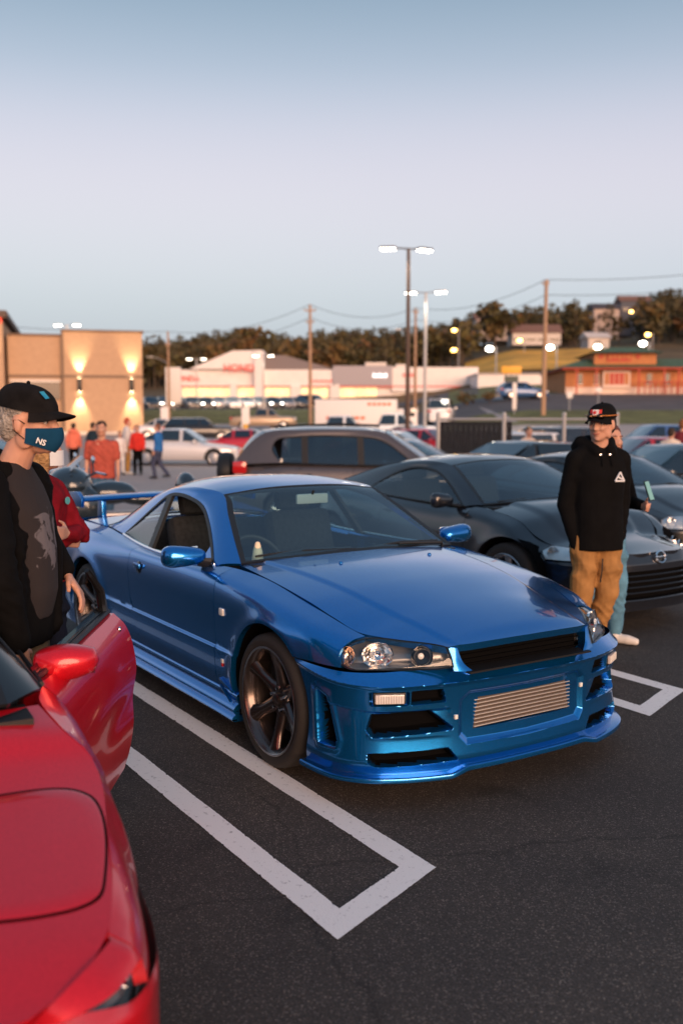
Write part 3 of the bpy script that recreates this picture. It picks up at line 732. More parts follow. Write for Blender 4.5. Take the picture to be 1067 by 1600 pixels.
    Z = HZ(A[..., 0], A[..., 1]); G = np.concatenate([A, Z[..., None]], -1)
    grid_obj('hood', G, BL, car, flange=.034, out=np.array([.1, 0, .3]), inset=GAP)
    # cowl under the wipers
    MB().box((-.575, 0, .885), (.12, 1.36, .03)).build('cowl_panel', BLACK, car)
    for sg in (-1, 1):
        MB().lathe([(0, .012), (.007, .011), (.011, .005), (.012, 0)], (-.27, sg*.295, float(HZ(np.array(-.27), .295))), 'Z', 10).build('washer_nozzle', BL, car)
    # front fascia
    plan = [(.25, .893), (.40, .890), (.50, .878), (.58, .852), (.65, .808), (.71, .745), (.765, .65), (.808, .54), (.845, .40), (.870, .2), (.878, 0)]
    def zcr(q): return np.interp(q, [0, .75, .95, 1.35], [.548, .540, .552, .598])
    def prof(q, z):
        zc_ = zcr(q); top = .605; k = np.interp(q, [0, .75, 1.0, 1.28], [1, 1, .55, .0])
        u = np.clip((z-zc_)/np.maximum(top-zc_, .004), 0, 1); b = np.clip((zc_-z)/.42, 0, 1)
        fr_ = np.interp(q, [0, .85, 1.05], [1, 1, .3])
        return -k*.062*u**.8-.006*smooth01((zc_-z)/.02)-fr_*.016*np.sin(np.pi*np.clip(b*1.2, 0, 1))-.014*smooth01((.215-z)/.07)
    fa = Fascia(plan, prof, .143, lambda q: np.interp(q, [0, .30, .36, .40, .46, .75, .95, 1.35], [.588, .588, .592, .602, .604, .592, .590, .600]), nq=420, nz=180)
    qx = lambda z: np.sqrt(np.maximum(.384**2-(z-.325)**2, 0.01))
    ed = np.array([fa.q_of_x(x) for x in qx(fa.Z[0])]); fa.Q = np.abs(np.linspace(-1, 1, fa.Z.shape[0]))[:, None]*ed[None]
    Q, Z = fa.Q, fa.Z; qy = fa.q_of_y
    # centre recess around the intercooler, then its window
    fa.press(sd_poly(Q, Z, [(-.5, .250), (.34, .262), (.375, .30), (.375, .455), (.33, .488), (-.5, .488)]), .020, .03, False)
    fa.press(sd_poly(Q, Z, [(-.5, .315), (.298, .315), (.275, .452), (-.5, .452)]), .075, .010)
    # indicator pocket, small duct beside it
    fa.press(sd_rbox(Q, Z, qy(.765), qy(.615)+.0, .455, .512, .008) if qy(.765) < qy(.615) else sd_rbox(Q, Z, qy(.615), qy(.765), .455, .512, .008), .030, .008, False)
    fa.press(sd_poly(Q, Z, [(qy(.455), .462), (qy(.60), .458), (qy(.60), .512), (qy(.47), .514)]), .05, .012)
    # mid duct with a shelf, lower slot
    fa.press(sd_poly(Q, Z, [(qy(.42), .335), (qy(.755), .318), (qy(.775), .345), (qy(.76), .405), (qy(.52), .415)]), .085, .018)
    fa.press(sd_poly(Q, Z, [(qy(.40), .198), (qy(.745), .186), (qy(.77), .205), (qy(.77), .238), (qy(.44), .246)]), .075, .012)
    # scallop below the crease and the crease itself
    zl = np.interp(Q, [0, .4, .8, 1.05], [.432, .430, .428, .455]); amp = np.interp(Q, [.42, .5, .95, 1.08], [0, 1, 1, 0])
    fa.D += amp*.016*smooth01((zl-Z)/.012)*np.exp(-np.maximum(zl-Z, 0)/.07)
    # shelf lips stand proud
    for z0, qa, qb in ((.330, qy(.43), qy(.77)), (.190, qy(.40), qy(.77)), (.252, -1, .34)):
        fa.D -= .009*np.exp(-((Z-z0+.010)/.011)**2)*smooth01((Q-qa)/.03+.5)*smooth01((qb-Q)/.03+.5)
    # vertical vent ahead of the wheel with its rim
    vx = fa.q_of_x
    vent = [(vx(.452), .487), (vx(.505), .468), (vx(.560), .285), (vx(.555), .262), (vx(.47), .262), (vx(.455), .40)]
    sv = sd_poly(Q, Z, vent); fa.press(sv, .085, .014); fa.D -= .006*np.exp(-((sv-.018)/.016)**2)
    bl2 = [(vx(.405), .50), (vx(.44), .49), (vx(.465), .262), (vx(.425), .262)]
    fa.D -= .006*smooth01(-sd_poly(Q, Z, bl2)/.02+.5)
    fa.build('front_bumper', BL, car, 'bumper_duct', VOID, out=np.array([.0, 0, .35]))
    # splitter
    cu = crv(plan, 90); cu = cu[cu[:, 0] > .335]; tg = np.gradient(cu, axis=0); nn = np.stack([-tg[:, 1], tg[:, 0]], 1); nn /= np.linalg.norm(nn, axis=1, keepdims=True)
    ext = np.interp(cu[:, 1], [0, .34, .42, .86, .9], [.014, .014, .030, .026, .014]); zb = np.interp(cu[:, 1], [0, .36, .44, .9], [.150, .146, .126, .124])
    pr = [(-.06, .022), (0.6, .022), (.92, .018), (1, .010), (.97, .0), (-.06, -.002)]
    half = np.array([[(c[0]+k[0]*(e*a if a > 0 else a), c[1]+k[1]*(e*a if a > 0 else a), z0+dz) for a, dz in pr] for c, k, e, z0 in zip(cu, nn, ext, zb)])
    G = np.concatenate([flip(half), half[::-1][1:]], 0)
    grid_obj('front_splitter', G, BL, car, out=np.array([0, 0, .12]), flange=.0, angle=30)
    # intercooler core: tanks and bar rows
    ic = empty('intercooler', (.80, 0, .384)); ic.parent = car
    rbox('core_back', (-.03, 0, 0), (.05, .66, .17), BLACK, ic, .004)
    COP = mat('intercooler_fin', (.11, .08, .062), .5, .5, noise=(300, .5)); BARM = mat('intercooler_bar', (.66, .62, .58), .35, .5)
    bar = None
    for k in range(8):
        z = -.062+k*.0172
        c = rbox('cooling_bar', (0, 0, 0), (.03, .585, .0042), BARM, ic, .001) if bar is None else bar.copy()
        if bar is None: bar = c
        else: COL.objects.link(c); c.parent = ic
        c.location = (.012, 0, z)
    MB().box((.0, 0, 0), (.03, .60, .142)).build('fin_pack', COP, ic)
    for sg in sides():
        # indicator lamp
        q = qy(.692); i = int(np.argmin(np.abs(fa.q-q))); p, nv = fa.plan[i], fa.n[i]; a = math.atan2(nv[1]*sg, nv[0])
        lam = empty('indicator_lamp', (p[0]-nv[0]*.026, sg*(p[1]-nv[1]*.026), .484), a); lam.parent = car
        rbox('lamp_bezel', (-.004, 0, 0), (.02, .142, .052), BLACK, lam, .006)
        rbox('lamp_lens', (.006, 0, 0), (.022, .128, .042), mat('indicator_lens', (.80, .74, .72), .12, 0, coat=1., trans=.35), lam, .006)
        for k in range(13): pass
        rib = None
        for k in range(11):
            c = MB().box((.018, 0, 0), (.003, .0035, .036)).build('lens_rib', LAMP_WHITE, lam) if rib is None else rib.copy()
            if rib is None: rib = c
            else: COL.objects.link(c); c.parent = lam
            c.location = (0, -.055+k*.011, 0)
        # headlamp: lens over a black bowl with reflectors
        hl = empty('headlamp', (.70, sg*.6, .64)); hl.parent = car
        off = np.array([.70, .6, .64])
        top = crv([(.500, .768, .672), (.508, .715, .702), (.535, .648, .713), (.66, .548, .711), (.76, .462, .704), (.803, .428, .696)], 30)
        bot = crv([(.526, .803, .606), (.572, .790, .595), (.66, .70, .596), (.755, .56, .599), (.815, .465, .604), (.842, .424, .612)], 30)
        lo = crv([(.526, .803, .606), (.508, .798, .64), (.500, .768, .672)], 12); li = crv([(.842, .424, .612), (.826, .424, .655), (.803, .428, .696)], 12)
        G = coons(bot, top, lo, li); v = np.linspace(0, 1, 12)[None, :, None]; u = np.linspace(0, 1, 30)[:, None, None]
        G = G+np.array([.016, .010, 0])*(16*v*(1-v)*u*(1-u))**.5
        fx = lambda A: (np.array(A)-off)*np.array([1, sg, 1])
        grid_obj('lens', fx(G), G_LENS, hl, out=(-.4, 0, 0))
        B_ = G-np.array([.11, .05, 0]); B_[..., 2] = .655+(B_[..., 2]-.655)*.9
        H1 = np.concatenate([G[:1]*1, G[1:-1], G[-1:]], 0)
        # bezel rim and cavity
        ring = np.vstack([G[:, 0], G[-1, 1:], G[::-1, -1][1:], G[0, ::-1][1:-1]]); rb_ = np.vstack([B_[:, 0], B_[-1, 1:], B_[::-1, -1][1:], B_[0, ::-1][1:-1]])
        cen = G.reshape(-1, 3).mean(0); rin = ring+(cen-ring)/np.linalg.norm(cen-ring, axis=1, keepdims=True)*.012
        seal(hl, 'lamp_bezel', fx(ring), fx(rin), np.broadcast_to(np.array([.7, sg*.5, .2]), ring.shape), BLACKG, h=.003)
        cav = np.stack([rin-np.array([.006, .003, 0]), rb_*.6+rin*.4-np.array([.02, .01, 0]), rb_], 1); cav = np.concatenate([cav, cav[:1]], 0)
        raw('lamp_housing', np.vstack([fx(cav).reshape(-1, 3), fx(B_).reshape(-1, 3)]), [tuple(q) for q in gfaces(*cav.shape[:2])]+[tuple(q) for q in gfaces(30, 12, len(cav)*3)], mat('lamp_housing_grey', (.30, .29, .29), .25, .5), hl)
        fwd = Vector((.86, .42*sg, .05)).normalized(); rotq = fwd.to_track_quat('Z', 'Y').to_matrix()
        def bowl(name, uu, vv, rad, dp, m, squash=1., facet=False, n=24):
            i_, j_ = int(uu*29), int(vv*11); c = fx(G[i_, j_])-np.array(fwd)*.020
            mb = MB().lathe([(rad, 0), (rad*.93, -.004), (rad*.8, -dp*.45), (rad*.55, -dp*.8), (rad*.3, -dp), (0, -dp)], (0, 0, 0), 'Z', n)
            mb.v = [tuple(Vector(c)+rotq @ Vector((a*squash, b, d))) for a, b, d in mb.v]
            return mb.build(name, m, hl, smooth=not facet)
        LC = mat('lamp_reflector', (.90, .86, .84), .12, 1.)
        bowl('reflector', .38, .50, .058, .05, LC, 1.25, True, 12); bowl('reflector', .74, .46, .050, .05, LC, 1., False)
        bowl('projector_ring', .74, .46, .036, .02, BLACKG); bowl('bulb_shield', .38, .50, .018, .012, CHROME); bowl('reflector', .12, .50, .044, .04, mat('marker_bowl', (.75, .58, .48), .16, 1., bump=(60, .4, .01)), .8)
        i_, j_ = int(.74*29), int(.46*11); c = Vector(fx(G[i_, j_]))-fwd*.052
        MB().ball(tuple(c), (.020, .020, .020), 12, 8).build('bulb', mat('bulb_glass', (.9, .88, .85), .05, coat=1.), hl)
        c = Vector(fx(G[int(.36*29), 5]))-fwd*.045
        MB().ball(tuple(c), (.014, .014, .014), 12, 8).build('bulb', MATS['bulb_glass'], hl)
        # horn of bodywork between lamp and grille mouth
        l_ = crv([(.842, .424, .596), (.822, .426, .65), (.803, .432, .694)], 10); r_ = crv([(.868, .33, .584), (.842, .372, .625), (.822, .392, .690)], 10)
        hg = ruled(l_, r_, 8, .004, (.8, .2, .1)); grid_obj('grille_surround', hg*np.array([1, sg, 1]), BL, car, out=(.3, 0, .6), flange=.05)
    # grille mouth
    MB().box((.765, 0, .625), (.02, .74, .10)).build('grille_backing', VOID, car)
    slat = None
    for k in range(4):
        c = MB().box((0, 0, 0), (.008, .76, .004)).build('grille_slat', VOID, car) if slat is None else slat.copy()
        if slat is None: slat = c
        else: COL.objects.link(c); c.parent = car
        c.location = (.79, 0, .60+k*.022)
    MB().box((.815, 0, .588), (.14, .74, .008)).build('radiator_shelf', BLACK, car)
    for y in (.325, -.325+.0):
        rbox('hose_clip', (.865, y if y > 0 else -.43, .43 if y > 0 else .40), (.012, .016, .02), LAMP_WHITE, car, .002)
    # greenhouse
    gh = greenhouse(car, dict(ws_b=(-.515, 0, .925), ws_t=(-1.135, 0, 1.268), rs_t=(-2.22, 0, 1.255), rs_b=(-2.98, 0, .945),
        outer=[(-.60, .718, .905), (-.80, .660, 1.017), (-1.0, .597, 1.133), (-1.18, .535, 1.228), (-1.42, .553, 1.252), (-1.70, .553, 1.245), (-1.95, .560, 1.210), (-2.18, .580, 1.140), (-2.42, .617, 1.03), (-2.62, .66, .94), (-2.76, .69, .905)], n_rail=(3, 7),
        inner=[(-.755, .802, .883), (-.93, .728, .985), (-1.12, .660, 1.085), (-1.30, .612, 1.160), (-1.48, .598, 1.194), (-1.83, .603, 1.190), (-2.0, .640, 1.10), (-2.15, .690, .995), (-2.295, .742, .893)], n_in=(4, 5),
        belt=[(-.755, .802, .883), (-1.0, .806, .872), (-1.5, .800, .864), (-1.9, .778, .870), (-2.295, .742, .893)],
        roof_c=[(-1.1, 1.262), (-1.3, 1.290), (-1.55, 1.310), (-1.85, 1.300), (-2.1, 1.272), (-2.3, 1.24)], bars=[-1.81], tilt=.10, bar_w=.035, belt_m=CHROME), BL, glass=(G_CLEAR, glass_mat('clear_side_glass', (.66, .78, .80), 1.1), G_CLEAR), open_door=True)
    # deck and tail
    dk = np.array([[(x, y, .935-.035*(abs(y)/.7)**2-.05*smooth01((-x-3.2)/.45)) for y in np.linspace(-.70+.04*(-x-2.7), .70-.04*(-x-2.7), 15)] for x in np.linspace(-2.74, -3.60, 20)])
    grid_obj('trunk_lid', dk, BL, car, flange=.03, out=(-3, 0, .3))
    rp = [(-2.98, .885), (-3.2, .878), (-3.4, .855), (-3.55, .78), (-3.64, .60), (-3.68, .3), (-3.69, 0)]
    fr2 = Fascia(rp, lambda q, z: -.03*np.clip((z-.6)/.3, 0, 1)-.02*np.clip((.3-z)/.15, 0, 1), .17, .88, nq=60, nz=40, dirx=-1)
    fr2.build('rear_bumper', BL, car, out=(-2.8, 0, .5))
    for sg in sides():
        for y in (.62, .45): MB().lathe([(0, -.02), (.05, -.02), (.062, -.015), (.062, .01), (0, .01)], (-3.665+.04*(y > .5), sg*y, .73), 'X', 20).build('tail_lamp', LAMP_RED, car)
    # rear wing
    wg = empty('rear_wing', (-3.38, 0, .90)); wg.parent = car
    af = [(.13, .0), (.115, .016), (.06, .026), (-.02, .024), (-.12, .008), (-.14, .002), (-.08, -.004), (.04, -.008), (.115, -.010)]
    ys = np.linspace(-.72, .72, 25); G = np.array([[(a*.85, y, .155+b*1.1-.012*(abs(y)/.72)**3) for a, b in af+af[:1]] for y in ys])
    grid_obj('wing_blade', G, BL, wg, out=(0, 0, .155))
    for sg in sides():
        MB().prism([(.17, .10), (.19, .17), (.10, .215), (-.15, .20), (-.17, .12), (-.05, .10)], sg*.715, sg*.738).build('wing_end_plate', BL, wg, bevel=.004)
        MB().prism([(.06, -.02), (.045, .15), (-.05, .15), (-.07, -.02)], sg*.50, sg*.535).build('wing_strut', BL, wg, bevel=.006)
    # wheels
    for x in (0, -2.665):
        for sg in sides(): wheel(car, x, sg*.775, .327, .327, .258, .225, sg, BRONZE, 6, 'six', detail=2)
    # mirrors
    for sg in sides(): mirror_part(car, (-.84, sg*.945, .935), BL, (-.82, sg*.80, .885), sg, (.15, .245, .125))
    for sg in sides():
        MB().add([(-.76, sg*.80, .885), (-.93, sg*.727, .985), (-.95, sg*.80, .872), (-.77, sg*.795, .885), (-.93, sg*.717, .985), (-.95, sg*.79, .872)], [(0, 1, 2), (3, 5, 4), (0, 3, 4, 1), (1, 4, 5, 2), (2, 5, 3, 0)]).build('mirror_sail', BL, car, smooth=False)
    # wipers
    for (x0, y0, x1, y1) in ((-.545, -.02, -.60, -.62), (-.545, .60, -.545, .04)):
        wp = empty('wiper', (x0, y0, .935)); wp.parent = car
        L = math.hypot(x1-x0, y1-y0); d = Vector((x1-x0, y1-y0, -.012)); 
        MB().tube([(0, 0, -.03), (0, 0, .0), tuple(d*.5+Vector((-.012, 0, .02))), tuple(d*.55+Vector((-.012, 0, .018)))], [.012, .011, .007, .006], 6).build('wiper_arm', BLACK, wp)
        MB().tube([tuple(d*.02+Vector((-.03, 0, .010))), tuple(d*.5+Vector((-.03, 0, .022))), tuple(d*1.0+Vector((-.02, 0, .012)))], [.007, .010, .006], 6).build('wiper_blade', BLACK, wp)
    # cabin
    for y in (-.36, .36): seat_part(car, -1.50, y, .46)
    rbox('rear_bench', (-2.15, 0, .50), (.45, 1.1, .16), SEAT, car, .05); rbox('rear_backrest', (-2.42, 0, .72), (.14, 1.1, .45), SEAT, car, .05, ry=-.35)
    db = [(-.60, .895), (-.72, .90), (-.86, .895), (-.95, .87), (-1.0, .80), (-.98, .62), (-.6, .60)]
    MB().prism(db, -.70, .70).build('dashboard', mat('dash_plastic', (.02, .021, .023), .6), car, bevel=.015)
    st = empty('steering_wheel', (-1.10, -.36, .80)); st.parent = car
    ring = [(-.05*math.sin(a)*1.0-.06*math.sin(a), .185*math.cos(a), .165*math.sin(a)) for a in np.linspace(0, 2*math.pi, 37)]
    MB().tube(ring, .014, 8, cap=False).build('wheel_ring', mat('wheel_leather', (.03, .03, .03), .45), st)
    MB().tube([(0, -.17, 0), (0, .17, 0)], .02, 6, sq=.5).tube([(0, 0, 0), (.06, 0, -.15)], .02, 6).ball((.0, 0, 0), (.04, .06, .06)).build('wheel_spokes', BLACK, st)
    rm = empty('rear_view_mirror', (-1.06, 0, 1.19)); rm.parent = car
    rbox('mirror_case', (0, 0, 0), (.025, .22, .062), mat('mirror_case_grey', (.42, .44, .44), .5), rm, .012); MB().tube([(0, 0, .02), (.02, 0, .05)], .008, 6).build('mirror_stalk', BLACK, rm)
    MB().lathe([(.035, 0), (.026, .06), (.012, .105), (.0, .11)], (-.70, -.565, .895), 'Z', 12).build('dash_ornament', mat('cream_plastic', (.80, .66, .48), .6), car)
    rbox('headliner', (-1.65, 0, 1.228), (.85, .92, .008), SEAT, car, .002)
    return car
blue_coupe()
# ================================================================== other cars seen close by, on the same toolkit
def auto_car(name, label, loc, rz, BP, p, group=None):
    car = empty(name, loc, rz, label, 'car', group)
    w = p['W']/2; wb = p['wb']; fo = p['fo']; ro = p['ro']; rt = p['rt']; ra = rt+.05; zs = p.get('zs', .24)
    xc, zc = p['cowl']; zn = p['zn']; zb0, zb1 = p['zb']; zd = p['zd']; xF = p.get('xF', fo*.5); xR = -(wb+ro*.55); zj = p.get('zj', zn-.09)
    pm = pchip([fo, xF+.12, xF, .2, 0, -wb*.5, -wb, xR, -(wb+ro)], [.5, .85, .90, .985, 1, 1, 1, .95, .6])
    zt = pchip([xF+.12, xF, .0, xc*.6, xc-.1, xc-.35, -wb*.6, -wb, xR, -(wb+ro)], [zn, zn+.03, zc-.10, zc-.045, zc-.015, zb0, (zb0+zb1)/2, zb1, zd, zd-.01])
    yt = pchip([xF+.12, xF, .0, xc, xc-.30, -wb*.6, -wb, xR], np.array([.72, .76, .81, .83, .905, .90, .87, .80])*np.array([p.get('yk', 1)]*3+[1]*5))
    fr = [0, .14, .34, .60, .79, .92, 1.0]; fy = [.965, .988, .998, 1.0, .985, .953]
    xk = [xF+.12, xF, xF*.5+.05, 0, xc*.5, xc-.1, xc-.35, -wb*.45, -wb*.7, -wb, xR*.6-wb*.4, xR, -(wb+ro*.8)]
    rows = []
    for i, f in enumerate(fr):
        rows.append([(x, float(w*pm(x)*(fy[i] if i < 6 else yt(x)*1.0)), float(zs+f*(zt(x)-zs))) for x in xk])
    S = Rows(rows); T = 6.; S.flare = [(0, rt, ra, .014, .06), (-wb, rt, ra, .016, .06)]
    ctr = np.array([-wb/2, 0, .5]); hi = p.get('hi', 1)
    xd = p['doors']; a0 = math.degrees(math.asin(max(-.95, (zs-rt)/ra)))
    aj = math.degrees(math.asin(min(.9, (zj-rt)/ra)))
    for sg in sides():
        G = arch_panel(S, 0, rt, ra, [(180-a0, xd[0], ('t', 0)), (172, xd[0], ('z', zs+.1)), (140, xd[0], ('t', T)), (aj+18, xF, ('t', T)), (aj, xF+.05, ('z', zj))], 12, sg, 3)
        grid_obj('fender', G, BP, car, flange=.03, out=ctr, inset=.003)
        for k in range(len(xd)-1):
            grid_obj('door', strip_panel(S, (lambda v: lambda t: np.full_like(t, v))(xd[k+1]), (lambda v: lambda t: np.full_like(t, v))(xd[k]), 0, T, 24, 26, sg), BP, car, flange=.02, out=ctr, inset=.003)
            hx = xd[k+1]+.14; hp = S(np.array([hx]), S.tinv(np.array([hx]), p.get('zh', zb0-.12)), sg)[0]
            h = empty('door_handle', tuple(hp)); h.parent = car
            MB().ball((0, -sg*.004, 0), (.07, .012, .035), 12, 8).build('handle_cup', BLACKG, h); rbox('handle_grip', (0, sg*.018, .004), (.15, .02, .026), p.get('handle_m', BP), h, .008)
        G = arch_panel(S, -wb, rt, ra, [(a0, xd[-1], ('t', 0)), (8, xd[-1], ('z', zs+.1)), (45, xd[-1], ('t', T)), (118, xR, ('t', T)), (146, xR-.02, ('z', .55)), (172, -(wb+ra+.05), ('z', zs+.12)), (180-a0, -(wb+ra+.05), ('t', 0))], 12, sg, 3)
        grid_obj('quarter_panel', G, BP, car, flange=.03, out=ctr, inset=.003)
        pr = [(.90, zs+.02), (.972, zs-.004), (.985, zs-.03), (.985, zs-.06), (.975, zs-.075), (.90, zs-.08)]
        Gs = np.array([[(x, sg*w*y, z) for y, z in pr] for x in np.linspace(-ra*.98, -wb+ra*.98, 8)]); grid_obj('side_sill', Gs, p.get('sill_m', BP), car, out=np.array([-wb/2, 0, zs]))
        for cx in (0, -wb): MB().lathe([(ra+.015, sg*w*.96), (ra+.015, sg*w*.45), (0, sg*w*.45)], (cx, 0, rt), 'Y', 24, R(-20), R(200)).build('wheel_well', VOID, car)
    rbox('cabin_floor', (-wb/2, 0, zs+.12), (wb-.9, w*1.8, .45), VOID, car, .02); rbox('engine_bay', (.1, 0, .45), (.9, w*.9, .3), VOID, car, .02); rbox('boot_structure', (-wb-.1, 0, .5), (.7, w*1.2, .5), VOID, car, .02)
    # hood
    xh, yh = p['hood_f']; xn = fo-p.get('nose_in', .03)
    zcen = pchip([xc-.05, xc*.5, 0, xF, xn], [zc+.02, zc-.005, zc-.055+p.get('crown', 0), zn+.065, p.get('zn_c', zn)])
    edge_x = np.array([xc-.08, xc*.5, 0, xF*.55, xF]); edge_y = np.array([float(w*pm(x)*yt(x)) for x in edge_x]); edge_z = np.array([float(zt(x)) for x in edge_x])
    ye = pchip(np.r_[edge_x, xh, xn+.05], np.r_[edge_y, yh, yh*.9]); ze = pchip(np.r_[edge_x, xh, xn+.05], np.r_[edge_z, zn-.005, zn-.02])
    def HZ(x, y):
        a = np.minimum(np.abs(y)/ye(x), 1.2); c, e = zcen(x), ze(x); return c-(c-e)*a**2.2+p.get('bulge', .012)*smooth01((ye(x)*.62-np.abs(y))/.10+.5)*smooth01((xn-x)/.35)
    n, m = 31, 36
    re_ = crv([(xc+.06, 0), (xc+.03, w*.4), (xc-.08, edge_y[0])], n); f_ = crv([(xn, 0), (xn-.008, yh*.5), (xh, yh)], n)
    sd = crv([(edge_x[i], edge_y[i]) for i in range(5)]+[((xF+xh)/2+.01, (edge_y[-1]+yh)/2+.02), (xh, yh)], m); ce = crv([(xc+.06, 0), (xn, 0)], m)
    A = coons(re_, f_, ce, sd); A = np.concatenate([A[::-1]*np.array([1, -1]), A[1:]], 0); G = np.concatenate([A, HZ(A[..., 0], A[..., 1])[..., None]], -1)
    grid_obj('hood', G, BP, car, flange=.03, out=np.array([0, 0, .2]), inset=.003)
    MB().box((xc-.02, 0, zc-.03), (.16, w*1.6, .03)).build('cowl_panel', BLACK, car)
    # front bumper
    wj = float(w*pm(xF))
    plan = [(ra*.7, w*1.0), (xF, wj*1.012), (xF+(fo-xF)*.42, wj*.93), (xF+(fo-xF)*.70, wj*.74), (fo-.035, wj*.45), (fo-.006, wj*.2), (fo, 0)]
    zc_top = p.get('slot_z', zn-.012)
    fa = Fascia(plan, lambda q, z: -.05*np.clip((z-zj+.02)/.1, 0, 1)*np.interp(q, [0, .8, 1.1], [1, .8, 0])-.03*smooth01((.30-z)/.15), .16, lambda q: np.interp(q, [0, yh*.9, yh*1.1, yh*1.5, 1.0, 1.4], [zc_top, zc_top, zj+.06, zj+.01, zj, zj]), nq=120, nz=60)
    ed = np.array([fa.q_of_x(x) for x in np.sqrt(np.maximum((ra+.005)**2-(fa.Z[0]-rt)**2, .02))]); fa.Q = np.abs(np.linspace(-1, 1, fa.Z.shape[0]))[:, None]*ed[None]
    for poly, dep in p.get('mouth', []): fa.press(sd_poly(fa.Q, fa.Z, poly), dep, .012)
    for z0, amp in p.get('ridges', []): fa.D -= amp*np.exp(-((fa.Z-z0)/.012)**2)
    fa.build('front_bumper', BP, car, 'bumper_intake', VOID, out=(-.2, 0, .3))
    for k, z in enumerate(p.get('slats', [])):
        c = crv(plan, 40); c = c[c[:, 1] < p['slat_w']]; P_ = [(x-.03, y, z) for x, y in c]; P_ = P_+[(x, -y, z) for x, y, z in P_[::-1]][1:]
        MB().tube(P_, .010, 6).build('grille_slat', p.get('slat_m', BLACKG), car)
    for sg in sides():
        hl = empty('headlamp', (0, 0, 0)); hl.parent = car
        e0 = (xF+.005, edge_y[-1]*1.02, edge_z[-1]-.004); lowz = zj+.008
        top = crv([e0, ((xF+xh)/2+.012, (edge_y[-1]+yh)/2+.022, (edge_z[-1]+zn)/2+.004), (xh+.004, yh, zn-.014)], 16)
        o_ = fa.plan[int(np.argmin(np.abs(fa.plan[:, 0]-(xF+.05))))]; i_ = fa.plan[int(np.argmin(np.abs(fa.plan[:, 1]-yh)))]
        bot = crv([(o_[0], o_[1]-.012, lowz), ((o_[0]+i_[0])/2+.035, (o_[1]+i_[1])/2+.03, lowz), (i_[0]-.035, i_[1], lowz+.012)], 16)
        tj = float(S.tinv(np.array([xF+.05]), zj)[0]); le = S(np.linspace(xF+.053, xF+.003, 9), np.linspace(tj, T, 9)); bot[0] = le[0]; top[0] = le[-1]; G = coons(bot, top, le, crv([bot[-1], top[-1]], 9))
        f = (lambda A: flip(A)) if sg < 0 else (lambda A: np.array(A))
        if 'lamp_v' in p: grid_obj('lamp_surround', f(G[:, p['lamp_v']:]), BP, car, out=ctr); G = G[:, :p['lamp_v']+1]
        grid_obj('lens', f(G)+np.array([.006, 0, 0]), G_LENS, hl, out=ctr)
        grid_obj('lamp_housing', f(G)*np.array([1, .99, 1])-np.array([.05, 0, 0]), p.get('lamp_m', mat('lamp_bowl', (.70, .70, .70), .22, .7, bump=(30, .6, .02))), hl, out=ctr)
        fw = Vector((.9, .4*sg, .1)).normalized().to_track_quat('Z', 'Y').to_matrix()
        for u in (.3, .68):
            c = Vector(f(G)[int(u*15), G.shape[1]//2])-Vector((.03, 0, 0)); q_ = p.get('lamp_r', .05); mb = MB().lathe([(q_, 0), (q_*.9, -q_*.2), (q_*.4, -q_*.8), (0, -q_*.9)], (0, 0, 0), 'Z', 16); mb.v = [tuple(c+fw @ Vector(q)) for q in mb.v]
            mb.build('reflector', CHROME, hl)
    # rear
    rp = [(-(wb+ra*.9), w*.99), (xR, w*.955), (-(wb+ro*.86), w*.80), (-(wb+ro*.97), w*.45), (-(wb+ro), 0)]
    Fascia(rp, lambda q, z: -.05*np.clip((z-.6)/.4, 0, 1)-.03*np.clip((.32-z)/.2, 0, 1), .2, zd-.012, nq=50, nz=30, dirx=-1).build('rear_bumper', BP, car, out=(-wb, 0, .5))
    g = p['green']
    gh = greenhouse(car, g, p.get('green_m', BP), glass=p.get('glass', (G_CLEAR, G_DARK, G_DARK)), trim=p.get('trim', BLACK))
    rb = g['rs_b'][0]; xe = -(wb+ro)+.03
    if rb-xe > .12:
        dk = np.array([[(x, y, zd+.02-.02*(abs(y)/w)**2) for y in np.linspace(-w*.80, w*.80, 9)] for x in np.linspace(rb+.05, xe, 6)]); grid_obj('trunk_lid', dk, BP, car, flange=.03, out=(-wb, 0, .3))
    for sg in sides():
        for (x, y, z, a, b, c, mm) in p.get('tails', []): rbox('tail_lamp', (x, sg*y, z), (a, b, c), mm, car, .045)
    for x in (0, -wb):
        for sg in sides(): wheel(car, x, sg*(w-.115), rt, rt, p.get('rim', rt*.72), .21, sg, p.get('rim_m', ALLOY), p.get('spokes', 5), 'five')
    mp = p['mirror']
    for sg in sides(): mirror_part(car, (mp[0], sg*mp[1], mp[2]), p.get('mirror_m', BP), (mp[0]+.03, sg*w*.88, mp[2]-.06), sg, p.get('mirror_s', (.13, .21, .14)))
    for y in (-.37, .37): seat_part(car, xc-1.1, y, .48+zs-.24)
    MB().prism([(xc, zc-.03), (xc-.4, zc-.01), (xc-.5, zc-.1), (xc-.45, zc-.35), (xc, zc-.35)], -w*.78, w*.78).build('dashboard', VOID, car)
    for (x0, y0, x1, y1) in ((xc+.02, -.05, xc-.03, -.58), (xc+.02, .52, xc+.02, .0)):
        MB().tube([(x0, y0, zc+.005), ((x0+x1)/2-.02, (y0+y1)/2, zc+.035), (x1-.02, y1, zc+.022)], [.012, .011, .006], 6).build('wiper', BLACK, car)
    return car, S, HZ
NAVY = paint('paint_black_navy', (.004, .006, .011), .1, .35)
BLK = paint('paint_black', (.003, .003, .0035), .1, .35)
TAUPE = paint('paint_taupe_grey', (.075, .064, .066), .5, .35)
DNAVY = paint('paint_midnight', (.010, .013, .022), .4, .35)
